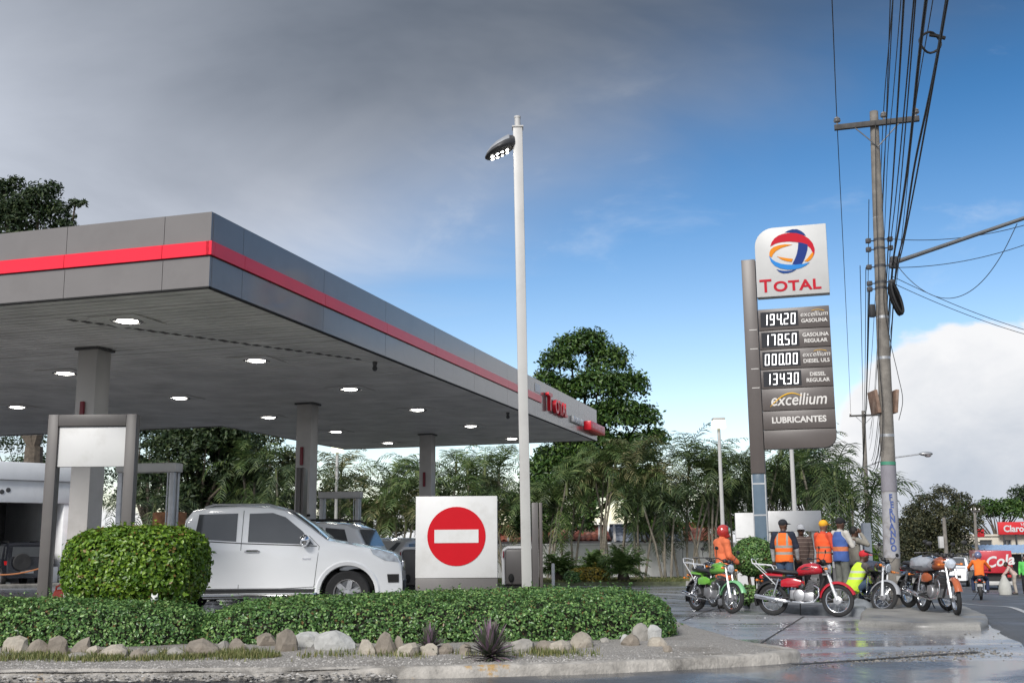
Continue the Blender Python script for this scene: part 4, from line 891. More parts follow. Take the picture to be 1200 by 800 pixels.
def broad_tree(name, label, base, zc, rad, ncl, cr, nleaf, size, lm, seed, trunk_r=.3, cat='tree', group=None, extra=(), droop=False, fork=.45, aspect=.45):
    t = thing(name, label, cat, base, 0, group); cl = make_clumps(rad, ncl, cr, seed); cl = [(x, y, z + zc, s) for x, y, z, s in cl] + list(extra)
    P, D = crown_pts(cl, nleaf); Nn = D * .6 + np.array([0, 0, .5])
    link('crown', leaves('crown', P, Nn, size, .6, aspect), lm, t)
    tr = MB(); zf = zc * fork; tr.tube([(0, 0, -.3), (.05, .02, zf * .5), (.0, .05, zf)], [trunk_r * 1.25, trunk_r, trunk_r * .8], 10); tr.build('trunk', M_bark, t)
    br = MB(); r_ = random.Random(seed + 1)
    for c in cl[:: max(1, len(cl) // 16)]:
        e = Vector(c[:3]); s = Vector((0, .05, zf - .1)); m_ = s.lerp(e, .5) + Vector((r_.uniform(-.3, .3), r_.uniform(-.3, .3), r_.uniform(0, .5))); br.tube([s, m_, e], [trunk_r * .5, trunk_r * .3, trunk_r * .08], 6)
    br.build('branches', M_bark, t); return t
M_mango = leafmat('dark glossy leaf', (.016, .042, .010), (.048, .105, .022), (.125, .20, .045), .38, .2)
M_olive = leafmat('dull olive leaf', (.018, .030, .010), (.045, .062, .022), (.11, .115, .045), .5, .2)
M_con = leafmat('dark conifer needle', (.012, .028, .010), (.028, .052, .016), (.065, .09, .03), .55, .15)
p = at(690, 58)
def wpx(px, py, Y): q = Dp(px, py, Y); return q
def local(px, py, Y, base, s): q = Dp(px, py, Y); return (q.x - base.x, q.y - base.y, q.z - base.z, s)
ex = [local(*a, p, s) for a, s in (((690, 405, 58), 1.25), ((655, 425, 57), 1.1), ((668, 408, 58), 1.0), ((712, 425, 58), 1.3), ((640, 445, 57), .8), ((735, 455, 57), 1.3), ((700, 455, 56.5), 1.5), ((660, 460, 57), 1.2), ((752, 490, 57), 1.1), ((720, 490, 56.5), 1.6), ((680, 500, 57), 1.5), ((765, 515, 57), .9), ((700, 530, 57), 1.7), ((740, 530, 57), 1.5), ((665, 540, 58), 1.5), ((640, 560, 58), 1.5), ((700, 575, 57), 1.5), ((735, 572, 57), 1.3), ((760, 560, 58), .9))]
broad_tree('broadleaf_tree', 'tallest dark green leafy tree rising behind the far end of the canopy', p, 6.4, (3.3, 2.2, 3.0), 16, .7, 46000, .235, M_mango, 5, .34, extra=[(a, b, c, s_ * .86) for a, b, c, s_ in ex])
p = at(28, 62)
ex = [local(*a, p, s) for a, s in (((5, 225, 62), 1.2), ((18, 215, 62), .7), ((45, 235, 62), 1.6), ((62, 222, 62), .8), ((30, 255, 62), 2.2), ((68, 250, 62), 1.1), ((88, 240, 62), .55), ((98, 239, 62), .35), ((75, 266, 62), 1.0), ((0, 260, 62), 2.4), ((-30, 240, 62), 2.4), ((10, 300, 62), 3.0), ((50, 300, 62), 2.6), ((90, 275, 62), .8))]
broad_tree('broadleaf_tree', 'very tall dark tree whose top shows above the canopy at top left', p, 16, (6.5, 4, 3.5), 20, 1.4, 36000, .29, M_con, 11, .6, extra=[(a, b, c, s_ * (.72 if c > 17 else 1)) for a, b, c, s_ in ex], aspect=.35)
# conifer-like dark mass beside the near column, and the trees closing the left
for (px, Y, zc, rad, ncl, cr, nl, seed, lm, lab) in [
    (226, 47, 4.6, (2.3, 1.8, 3.8), 34, .75, 15000, 21, M_con, 'dark bushy conifer between the grey portal frame and the pickup cab'),
    (268, 52, 4.4, (1.9, 1.6, 3.6), 20, .7, 8000, 22, M_con, 'dark bushy tree behind the pickup, right of the darkest conifer'),
    (30, 66, 4.9, (5.5, 2.5, 4.0), 26, 1.3, 9000, 23, M_con, 'dark tree mass behind the white workshop roof at far left'),
    (170, 56, 5.2, (1.8, 1.5, 3.3), 18, .7, 6000, 24, M_con, 'dark tree behind the near canopy column'),
    (318, 56, 4.5, (2.6, 1.8, 3.6), 22, .9, 7000, 25, M_olive, 'dull green tree behind the pickup roof, left of the middle column')]:
    broad_tree('background_tree', lab, at(px, Y), zc, rad, ncl, cr, int(nl * 1.4), .20, lm, seed, .22, group='trees closing the back of the station')
for (px, Y, zc, rad, seed, lm, lab) in [
    (440, 58, 3.2, (4.0, 1.6, 2.4), 31, M_olive, 'dark green shrubby tree behind the palms above the SUV'),
    (560, 58, 3.2, (4.0, 1.6, 2.4), 32, M_olive, 'dark green shrubby tree behind the palms above the no-entry sign'),
    (640, 54, 2.9, (2.6, 1.4, 1.9), 33, M_mango, 'dense dark shrub tree below the canopy lettering'),
    (770, 56, 2.9, (1.9, 1.1, 1.8), 34, M_mango, 'dense dark shrub tree at the right foot of the tallest tree'),
    (842, 60, 2.9, (1.5, 1.1, 1.4), 35, M_mango, 'dense dark shrub behind the orange raincoat'),
    (910, 62, 4.6, (2.6, 1.5, 1.6), 36, M_mango, 'mid green tree behind the price sign foot, left'),
    (958, 62, 5.0, (2.4, 1.5, 1.7), 37, M_mango, 'mid green tree behind the price sign foot, right')]:
    broad_tree('shrub_tree', lab, at(px, Y), zc, rad, 18, .8, 8500, .19, lm, seed, .14, group='shrubby trees among the palms')

# ------------------------------------------------------------------ palms
def palm_crown_mesh(name, seed, nfr, L, droop, leaf=.55, dead=.12, upb=.2):
    r_ = random.Random(seed); V = []; F = []
    for f in range(nfr):
        az = 2 * PI * f / nfr * 2.618 + r_.uniform(-.3, .3); el = r_.uniform(.15, 1.45) if r_.random() > dead else r_.uniform(-1.2, -.6); l = L * r_.uniform(.75, 1.15); dr = droop * r_.uniform(.7, 1.3)
        d = Vector((math.cos(az), math.sin(az), 0)); side = Vector((-math.sin(az), math.cos(az), 0)); K = 20; prev = None
        for k in range(K + 1):
            t = k / K; e = el - dr * t * t * 1.5; 
            p = (prev + (d * math.cos(e) + Vector((0, 0, math.sin(e)))) * (l / K)) if prev is not None else Vector((0, 0, .0))
            if k > 0:
                o = len(V); w = .020 * (1 - t) + .004; V += [prev - side * w, prev + side * w, p + side * w, p - side * w]; F.append((o, o + 1, o + 2, o + 3))
            if t > .14:
                ll = leaf * (math.sin(PI * min(1, .12 + t * .86)) ** .6) * r_.uniform(.85, 1.1); tang = (d * math.cos(e) + Vector((0, 0, math.sin(e))))
                for sgn in (-1, 1):
                    q = (side * sgn * .80 + tang * .55 + Vector((0, 0, .25 - .75 * r_.random()))).normalized(); tip = p + q * ll + Vector((0, 0, -.22 * ll)); mid = p + q * ll * .5; wv = tang * .022
                    o = len(V); V += [p - wv * .6, p + wv * .6, mid + wv, mid - wv, tip]; F += [(o, o + 1, o + 2, o + 3), (o + 3, o + 2, o + 4, o + 4)]
            prev = p
    F = [f if f[2] != f[3] else (f[0], f[1], f[2]) for f in F]
    me = bpy.data.meshes.new(name); me.from_pydata([tuple(v) for v in V], [], F); return me
M_palm = leafmat('palm frond', (.036, .072, .020), (.080, .132, .038), (.18, .225, .075), .5, .22)
M_palmy = leafmat('palm frond yellowing', (.045, .065, .020), (.10, .12, .045), (.30, .26, .13), .5, .22)
M_palmd = leafmat('palm frond dark', (.022, .044, .016), (.050, .082, .030), (.12, .15, .058), .5, .18)
M_ptr = mat('ringed palm trunk', (.19, .17, .135), .85, var=.35, scale=7, bump=.6, bscale=12, dirt=(.10, .09, .07), dirt_amt=.6)
CROWN = {}
for i in range(6): CROWN[i] = palm_crown_mesh('crown', 40 + i, 13, 1.9, 1.25, .50, .10)
for i in range(6, 10): CROWN[i] = palm_crown_mesh('crown', 60 + i, 14, 2.1, 1.25, .54, .12)
for i in range(10): CROWN[i].materials.append((M_palm, M_palmy, M_palm, M_palmd, M_palm, M_palmy, M_palmd, M_palmd, M_palm, M_palmd)[i])
def palm_clump(label, px, Y, stems, seed, tops, kinds, group, sc=1.0, lean=.9):
    base = at(px, Y); t = thing('palm_clump', label, 'palm', base, 0, group); r_ = random.Random(seed)
    for k in range(stems):
        py = tops[0] + (tops[1] - tops[0]) * r_.random() ** 1.2; z = Dp(px, py, Y).z - base.z - .9 * sc; a = r_.uniform(0, 2 * PI); ln = r_.uniform(.15, lean * 1.4)
        top = Vector((math.cos(a) * ln * 1.3, math.sin(a) * ln * .7, z)); b0 = Vector((math.cos(a) * .25, math.sin(a) * .2, -.1)); m_ = b0.lerp(top, .5) + Vector((math.cos(a) * -.12, 0, 0))
        tr = MB(); tr.tube([b0, b0.lerp(m_, .5), m_, m_.lerp(top, .5), top], [.062, .05, .045, .042, .05], 7); tr.build('trunk', M_ptr, t)
        MB().cyl(top - Vector((0, 0, .5)), top + Vector((0, 0, .1)), .065, .05, 8).build('crown_shaft', mat('palm shaft', (.14, .17, .06), .6), t)
        o = link('crown', CROWN[r_.choice(kinds)], M_palm, t, top, (r_.uniform(-.15, .15), r_.uniform(-.15, .15), r_.uniform(0, 6.28))); s = sc * r_.uniform(.85, 1.15); o.scale = (s, s, s)
    return t
PALMS = [(182, 40, 2, (560, 575)), (300, 47, 5, (505, 590)), (330, 46, 4, (515, 600)), (395, 50, 3, (528, 590)), (420, 48, 4, (522, 585)), (450, 51, 3, (528, 590)), (470, 47, 3, (540, 600)), (525, 50, 4, (515, 590)), (553, 49, 4, (518, 590)), (583, 51, 3, (525, 600)),
         (600, 47, 3, (520, 600)), (640, 47, 4, (515, 590)), (665, 48, 3, (520, 585)), (700, 47.5, 3, (515, 600)), (722, 48, 3, (495, 575)), (748, 47.5, 3, (486, 550)), (783, 47, 4, (505, 580)), (803, 48, 4, (502, 575)), (832, 48, 4, (494, 565)), (862, 49, 4, (500, 575)), (882, 50, 4, (500, 580)),
         (910, 50, 3, (525, 560)), (932, 52, 3, (522, 570)), (955, 50, 3, (518, 565)), (978, 48, 3, (512, 565)), (1000, 45, 4, (505, 580))]
for i, (px, Y, ns, tp_) in enumerate(PALMS):
    dark = px > 780
    ref = ('above the fuel pump' if px < 220 else 'behind the pickup roof' if px < 345 else 'above the white SUV' if px < 480 else 'behind the no-entry sign' if px < 600 else 'below the canopy lettering' if px < 712 else 'between the tallest tree and the price sign' if px < 880 else 'under the price sign' if px < 985 else 'between the price sign and the utility pole')
    palm_clump(f'palm clump {ref}, {ordinal(i, len(PALMS)).replace(" the", "")}', px, Y, ns, 100 + i, tp_, (6, 7, 8, 9, 3) if dark else (0, 1, 2, 4, 5, 3), 'palm clumps along the back of the station', 1.25 if px > 985 else 1.05)
# cycads, yellow croton, little white post at the wall foot
M_cyc = leafmat('cycad frond', (.045, .09, .025), (.10, .17, .045), (.20, .27, .09), .4, .15)
def cycad(label, px, Y, wpx, n=72):
    base = at(px, Y); t = thing('cycad', label, 'plant', base); L_ = wpx * Y / FPX / 2 * 1.15; me = palm_crown_mesh('fronds', px, n, L_, .75, .26, .0); link('fronds', me, M_cyc, t, (0, 0, .45)); t.children[0].scale = (1, 1, 1.1)
    MB().lathe([(.2, -.1), (.24, .2), (.18, .5), (0, .55)], n=12).build('trunk', M_bark, t); return t
cycad('dark green cycad beside the little white post, left of three', 657, 43.5, 46); cycad('dark green cycad behind the yellow croton, middle of three', 697, 44.5, 44); cycad('broad dark green cycad right of the yellow croton', 731, 42.5, 58)
M_crot = leafmat('yellow croton leaf', (.10, .11, .015), (.30, .24, .03), (.50, .33, .05), .45, .2)
q = at(690, 42.6); ball_bush('croton_bush', 'low yellow and green croton bush between the cycads', (q.x, q.y, q.z), (.78, .45, .34), 2600, .10, M_crot, 2.8, .30)
q = at(672, 42.4); ball_bush('croton_bush', 'small green and yellow croton at the left end of the croton bed', (q.x, q.y, q.z), (.35, .35, .28), 1000, .10, M_lfA, 2.4, .25)
q = at(648.5, 42); o = MB(); o.lathe([(.06, 0), (.06, .78), (.05, .82), (0, .83)], n=10); o = o.build('marker_post', M_white, None); o.location = q; tag(o, 'little white marker post left of the cycads', 'post')
strip_a, strip_b = at(300, 43.2), at(872, 42.6)
mb = MB(); vs = []
for k in range(41):
    p = strip_a.lerp(strip_b, k / 40)
    for dy in (0, .18, 7.6): q = Vector((p.x, p.y + dy - .9)); vs.append((q.x, q.y, gz(q.x, q.y) + (.0 if dy == 0 else .14)))
mb.add(vs, [(3 * k + j, 3 * k + j + 1, 3 * k + 4 + j, 3 * k + 3 + j) for k in range(40) for j in range(2)]); struct(mb.build('planting_bed', mat('bed soil and short grass', (.075, .085, .045), .95, var=.4, scale=6, bump=.5, bscale=20)))
P = []
for k in range(9000):
    p = strip_a.lerp(strip_b, rng.random()); y = p.y - .7 + rng.random() ** 2 * 5; P.append((p.x, y, gz(p.x, y) + .13))
tag(blades('lawn_grass', np.array(P), .10, M_grass, w=.015), 'short grass of the planting bed along the wall', kind='stuff')
q = at(885, 26.0); ball_bush('topiary_bush', 'round clipped dark green bush left of the price sign post', (q.x, q.y, q.z + .15), (.46, .46, .42), 7000, .055, M_lfA, 2.15, .98, (5, .025))
q = at(917, 33); ball_bush('topiary_bush', 'bright green bush half hidden behind the orange vest person', (q.x, q.y, q.z + .15), (.32, .32, .32), 2200, .07, M_lfB, 2.1, 1.35, (3, .03))
q = at(1010, 36); ball_bush('topiary_bush', 'round bright green small tree just left of the utility pole', (q.x, q.y, q.z + .1), (.55, .55, .60), 5200, .09, M_lfB, 2.2, 1.20, (4, .04))
for i, (px, Y, w, lab) in enumerate([(878, 25.4, .45, 'low groundcover plant behind the green motorcycle front wheel'), (905, 25.3, .38, 'low groundcover plant behind the red motorcycle rear wheel'), (955, 26.5, .4, 'low green plant behind the yellow cap person'), (976, 27.0, .4, 'low green plant left of the blue vest person legs')]):
    q = at(px, Y); ball_bush('groundcover_plant', lab, (q.x, q.y, q.z + .15), (w, .3, .20), 1500, .06, M_lfA, 2.3, .14)
# pots under the topiary
for i, (px, m_, lab) in enumerate([(874, M_offw, 'small pale pot under the round bush, left'), (893, M_offw, 'small white pot under the round bush, right'), (884, mat('terracotta', (.32, .13, .07), .8), 'small terracotta pot under the round bush')]):
    q = at(px, 26.9 + .25 * (i == 2)); o = MB(); o.lathe([(.06, 0), (.085, .26), (.10, .27), (.10, .31), (.08, .31), (.07, .24), (0, .23)], n=14); o = o.build('plant_pot', m_); o.location = (q.x, q.y, q.z + .15); tag(o, lab, 'pot')

# ------------------------------------------------------------------ lamp posts and white panels behind
def lamp_post(label, px, py, Y, lit=True, z_=None):
    b = at(px, Y); z = Dp(px, py, Y).z - b.z; t = thing('lamp_post', label, 'lamp post', b); MB().cyl((0, 0, 0), (0, 0, z), .085, .06, 10).build('pole', M_offw, t)
    MB().b2(-.22, .22, -.22, .22, z + .30, z + .40).build('lamp_housing', M_offw, t, bevel=.03)
    if lit: MB().b2(-.22, .22, -.21, .21, z, z + .30).build('lamp_glass', M_lens2, t, smooth=0)
    return t
M_lens2 = mat('dim lit lens', (.9, .95, .7), .3, var=0, emit=(1, 1, .72), estr=.55)
lamp_post('white lamp post with square lit head left of the price sign', 850, 502, 41); lamp_post('white lamp post with a lit head behind the palms, right of the middle column', 392, 530, 47); lamp_post('plain white post rising behind the price sign panels', 936, 480, 36, False)
q = at(880, 31.5); t = thing('white_board', 'blank white board wall behind the group of people', 'board', q, GA * .5); up = -q.z
MB().b2(-.35, .26, -.12, .12, 0, 2.22 + up).build('end_panel', M_white, t, bevel=.01); MB().b2(.27, 1.98, -.10, .10, 1.70 + up, 2.26 + up).build('board', M_white, t, bevel=.01)
MB().b2(.5, .6, -.05, .05, 0, 1.71 + up).build('leg', M_offw, t, smooth=0); MB().b2(1.7, 1.8, -.05, .05, 0, 1.71 + up).build('leg', M_offw, t, smooth=0)
MB().b2(-.36, .27, -.125, -.119, 1.52 + up, 1.535 + up).build('joint', M_grey, t, smooth=0)
q = at(985, 30.5); t = thing('low_wall', 'low white wall with grey base behind the blue vest person', 'wall', q, GA * .3); up = -q.z
MB().b2(-.9, .62, -.12, .12, .72 + up, 1.38 + up).build('upper_wall', M_white, t, bevel=.01); MB().b2(-.92, .64, -.14, .14, 0, .715 + up).build('base', mat('wall base grey', (.17, .165, .16), .8), t, bevel=.01)
MB().b2(.66, .86, -.15, .15, 0, 1.9 + up).build('pillar', mat('blue grey pillar', (.25, .28, .32), .7), t, bevel=.01)
# ------------------------------------------------------------------ vehicles
M_carw = mat('white car paint', (.83, .845, .86), .22, var=.01, coat=.8, spec=.5)
M_cars = mat('silver car paint', (.50, .50, .49), .28, .2, var=.02, coat=.6)
M_card = mat('black car paint', (.012, .013, .018), .2, var=.05, coat=.8)
M_glass = glass('tinted glass with sky grey', (.075, .08, .085), .05); M_tyre = mat('tyre rubber', (.022, .022, .023), .85, var=.2, bump=.3, bscale=60); M_rim = mat('alloy wheel', (.52, .52, .53), .3, .8, var=.05)  # car glass: grey of the reflected sky is put into its base colour
M_chrome = mat('chrome', (.75, .76, .78), .12, 1, var=.02); M_trim = mat('black trim', (.02, .02, .021), .6); M_hl = mat('headlight glass', (.55, .60, .66), .08, .3, var=.3, scale=12, coat=1); M_tl = mat('red tail lens', (.42, .01, .012), .2, coat=.8); M_seamc = mat('panel gap', (.10, .105, .11), .6)
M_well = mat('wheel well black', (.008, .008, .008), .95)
def interp(pts, x):
    for (x0, z0), (x1, z1) in zip(pts, pts[1:]):
        if x1 <= x <= x0 or x0 <= x <= x1: t = (x - x0) / (x1 - x0) if x1 != x0 else 0; return z0 + (z1 - z0) * t
    return pts[-1][1] if abs(x - pts[-1][0]) < abs(x - pts[0][0]) else pts[0][1]
class Car:
    def __init__(s, t, top, arches, sill, hw, belt, tumble, L, rad, paint, front_round=.18, rear_round=.08, bump_lo=.36):
        s.t, s.hw, s.belt, s.tumble, s.L, s.top, s.fr, s.rr = t, hw, belt, tumble, L, top, front_round, rear_round
        s.arches = arches; xs = set()
        x = 0.0
        while x > -L: xs.add(round(x, 3)); x -= .09
        for a in arches:
            for k in range(-16, 17): xs.add(round(a + (rad + .09) * math.sin(k / 16 * PI / 2), 4))
        for p in top: xs.add(round(p[0], 3))
        xs.add(-L); xs = sorted((x for x in xs if -L <= x <= 0), reverse=True); rings = []
        for x in xs:
            zb = sill if -L + .45 < x < -.45 else bump_lo
            for a in arches:
                r_ = rad + .085
                if abs(x - a) < r_: zb = max(zb, rad + math.sqrt(r_ * r_ - (x - a) ** 2) * .97)
            zt = max(interp(top, x), zb + .06); half = []
            for f in (0, .03, .12, .25, .4, .55, .7, .82, .92, .975, 1.0):
                z = zb + (zt - zb) * f; y = s.ys(x, z)
                if f == 0: y -= .05
                if f == .92: y -= .006
                if f == .975: y -= .03
                if f == 1.0: y -= .085
                half.append((y, z - (.012 if f == 1 else 0)))
            yt = half[-1][0]; half += [(yt * .6, zt + .012), (yt * .25, zt + .02)]
            ring = [(x, y, z) for y, z in half] + [(x, -y, z) for y, z in reversed(half)]; rings.append(ring)
        mb = MB(); mb.loft(rings); s.body = mb.build('body', paint, t, smooth=40)
    def ys(s, x, z):
        y = s.hw
        if z > s.belt: y -= (z - s.belt) * s.tumble
        y -= max(0, s.belt * .75 - z) * .06
        f = max(0, (x + .9) / .9); y *= 1 - s.fr * f * f
        r_ = max(0, (-s.L + .6 - x) / .6); y *= 1 - s.rr * r_ * r_; return y
    def panel(s, name, poly, m, side, off=.006, parent=None):
        n = len(poly); mb = MB(); vs = [(x, side * (s.ys(x, z) + off), z) for x, z in poly] + [(x, side * (s.ys(x, z) - .01), z) for x, z in poly]
        mb.add(vs, [tuple(range(n)), tuple(range(2 * n - 1, n - 1, -1))] + [(i, (i + 1) % n, n + (i + 1) % n, n + i) for i in range(n)]); return mb.build(name, m, parent or s.t, smooth=20)
    def seam(s, pts, side, w=.010, name='panel_gap', m=None, off=.003):
        mb = MB(); V = []
        for i, (x, z) in enumerate(pts):
            a = pts[max(i - 1, 0)]; b = pts[min(i + 1, len(pts) - 1)]; d = Vector((b[0] - a[0], b[1] - a[1])).normalized(); nx_, nz = -d.y * w / 2, d.x * w / 2
            for sg in (-1, 1): V.append((x + nx_ * sg, side * (s.ys(x + nx_ * sg, z + nz * sg) + off), z + nz * sg))
        mb.add(V, [(2 * i, 2 * i + 1, 2 * i + 3, 2 * i + 2) for i in range(len(pts) - 1)]); return mb.build(name, m or M_seamc, s.body, smooth=0)
    def across(s, name, pts, m, wf=.86, off=.012, parent=None):    # strip across the nose/windscreen following (x,z) points
        mb = MB(); V = []
        for x, z in pts:
            y = s.ys(x, z) * wf
            for k in range(7): f = -1 + k / 3; V.append((x + off * .7, y * f, z + off + .018 * (1 - f * f)))
        mb.add(V, [(7 * i + k, 7 * i + k + 1, 7 * i + 8 + k, 7 * i + 7 + k) for i in range(len(pts) - 1) for k in range(6)]); return mb.build(name, m, parent or s.t)
def wheel(t, x, y, r, side, w=.22, rim=None, spokes=6):
    p = bpy.data.objects.new('wheel', None); COL.objects.link(p); p.parent = t; p.location = (x, y, r); rr = r * .62
    mb = MB(); h = w / 2; mb.lathe([(rr, -h * .85), (r * .93, -h), (r * .99, -h * .75), (r, 0), (r * .99, h * .75), (r * .93, h), (rr, h * .85)], (0, 0, 0), 'y', 36, False); mb.build('tyre', M_tyre, p)
    mb = MB(); mb.lathe([(rr, h * .86), (rr * .96, h * .75), (rr * .93, -h * .1), (rr * .93, -h * .8), (rr, -h * .86)], (0, 0, 0), 'y', 32, False); mb.lathe([(rr * .9, side * -h * .1), (0, side * -h * .1)], (0, 0, 0), 'y', 20)
    for k in range(spokes):
        a = 2 * PI * k / spokes + .3; d = Vector((math.cos(a), 0, math.sin(a))); n_ = Vector((-math.sin(a), 0, math.cos(a))); yo = side * h * .72; yi = side * h * .45
        q = [d * .05 - n_ * .045, d * .05 + n_ * .045, d * rr * .95 + n_ * .04, d * rr * .95 - n_ * .04]; mb.add([v + Vector((0, yo, 0)) for v in q] + [v + Vector((0, yi, 0)) for v in q], [(0, 1, 2, 3), (7, 6, 5, 4), (0, 4, 5, 1), (1, 5, 6, 2), (2, 6, 7, 3), (3, 7, 4, 0)])
    mb.lathe([(.065, side * h * .4), (.06, side * h * .78), (0, side * h * .8)], (0, 0, 0), 'y', 14); mb.build('rim', rim or M_rim, p); return p
def mirror(c, x, z, side, m):
    y = side * (c.ys(x, z) + .13); mb = MB(); mb.ell((x, y, z), (.085, .14, .105), 14, 8); mb.cyl((x, side * (c.ys(x, z) - .03), z - .05), (x, y, z - .03), .025, .02, 8); return mb.build('wing_mirror', m, c.t)

# white pickup
th = R(3); fp = Dp(468, 660, 19.6)
T = thing('pickup_truck', 'white double-cab pickup truck parked behind the hedge and lime bush', 'pickup', (fp.x, 20.5, gz(-4, 20.5)), th)
top = [(0, .60), (-.02, .86), (-.07, .98), (-.16, 1.05), (-.5, 1.14), (-.9, 1.22), (-1.18, 1.27), (-1.30, 1.30), (-1.6, 1.53), (-1.9, 1.74), (-2.05, 1.82), (-2.3, 1.87), (-2.8, 1.885), (-3.35, 1.865), (-3.62, 1.82), (-3.73, 1.66), (-3.80, 1.20), (-5.1, 1.18), (-5.16, .7)]
c = Car(T, top, (-.93, -4.0), .44, .91, 1.16, .20, 5.16, .385, M_carw)
for sd in (-1, 1):
    for x in (-.93, -4.0): wheel(T, x, sd * .78, .385, sd, .25)
    f = c.panel('front_window', [(-1.52, 1.21), (-2.64, 1.26), (-2.64, 1.745), (-2.24, 1.755), (-2.02, 1.68), (-1.72, 1.44)], M_glass, sd); r_ = c.panel('rear_window', [(-2.84, 1.27), (-3.55, 1.32), (-3.50, 1.735), (-2.84, 1.75)], M_glass, sd)
    c.seam([(-1.50, .50), (-1.46, .85), (-1.42, 1.18), (-1.60, 1.36)], sd); c.seam([(-2.78, .47), (-2.75, 1.2), (-2.74, 1.80)], sd); c.seam([(-3.72, .90), (-3.73, 1.2), (-3.70, 1.6)], sd); c.seam([(-1.50, .50), (-2.2, .47), (-2.93, .47), (-3.45, .47)], sd)
    c.seam([(-3.80, .6), (-3.80, 1.10)], sd); c.seam([(-1.46, 1.185), (-2.7, 1.235), (-3.6, 1.29)], sd, .016, 'belt_strip', M_trim)
    for x in (-2.56, -3.46): mb = MB(); yy = sd * (c.ys(x, 1.10) + .03); mb.tube([(x - .12, yy - sd * .03, 1.10), (x - .09, yy, 1.11), (x + .09, yy, 1.11), (x + .12, yy - sd * .03, 1.10)], .018, 7); mb.build('door_handle', M_chrome, T)
    mirror(c, -1.66, 1.28, sd, M_chrome)
    c.panel('headlight', [(-.06, .90), (-.10, 1.0), (-.28, 1.08), (-.55, 1.13), (-.50, 1.04), (-.30, .93)], M_hl, sd, .010)
    c.panel('fog_lamp_recess', [(-.06, .56), (-.06, .70), (-.26, .70), (-.24, .56)], M_trim, sd, .012)
    c.panel('side_badge', [(-1.56, .955), (-1.70, .955), (-1.70, .985), (-1.56, .985)], M_chrome, sd, .006)
    mb = MB(); yy = sd * .93; mb.tube([(-1.42, yy - sd * .12, .40), (-1.5, yy, .36), (-3.35, yy, .36), (-3.45, yy - sd * .12, .40)], .045, 10); mb.build('side_step', M_chrome, T)
    mb = MB(); mb.b2(-3.5, -1.4, sd * .83 - .03, sd * .83 + .03, .34, .46); mb.build('sill', M_trim, T, smooth=0)
    for k in (0,): mb = MB(); mb.tube([(-2.2, sd * .58, 1.86), (-2.35, sd * .6, 1.905), (-3.3, sd * .6, 1.905), (-3.45, sd * .58, 1.86)], .02, 7); mb.build('roof_rail', M_steel, T)
    for x in (-.93, -4.0):
        mb = MB(); K = 14; V = []
        for k in range(K + 1):
            a = PI * (k / K); 
            for rr, dy in ((.475, .005), (.53, .022), (.56, .002)): xx = x + rr * math.cos(a); zz = .385 + rr * math.sin(a); V.append((xx, sd * (c.ys(xx, min(zz, 1.0)) + dy), zz))
        mb.add(V, [(3 * k + j, 3 * k + j + 1, 3 * k + 4 + j, 3 * k + 3 + j) for k in range(K) for j in range(2)]); mb.build('wheel_arch_flare', M_carw, T)
c.across('windscreen', [(-1.33, 1.315), (-1.6, 1.52), (-1.9, 1.73), (-2.0, 1.785)], M_glass, .80)
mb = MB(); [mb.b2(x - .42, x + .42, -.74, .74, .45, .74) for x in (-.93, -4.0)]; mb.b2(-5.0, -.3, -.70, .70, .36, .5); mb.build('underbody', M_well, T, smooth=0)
mb = MB(); mb.b2(-.02, .012, -.50, .50, .74, .92); mb.build('grille', M_chrome, T, bevel=.01); mb = MB(); mb.b2(-.01, .015, -.6, .6, .42, .58); mb.build('lower_intake', M_trim, T, bevel=.01)
for sd in (-1, 1): MB().b2(-5.18, -5.14, sd * .75 - .07, sd * .75 + .07, .8, 1.1).build('tail_light', M_tl, T, bevel=.01)

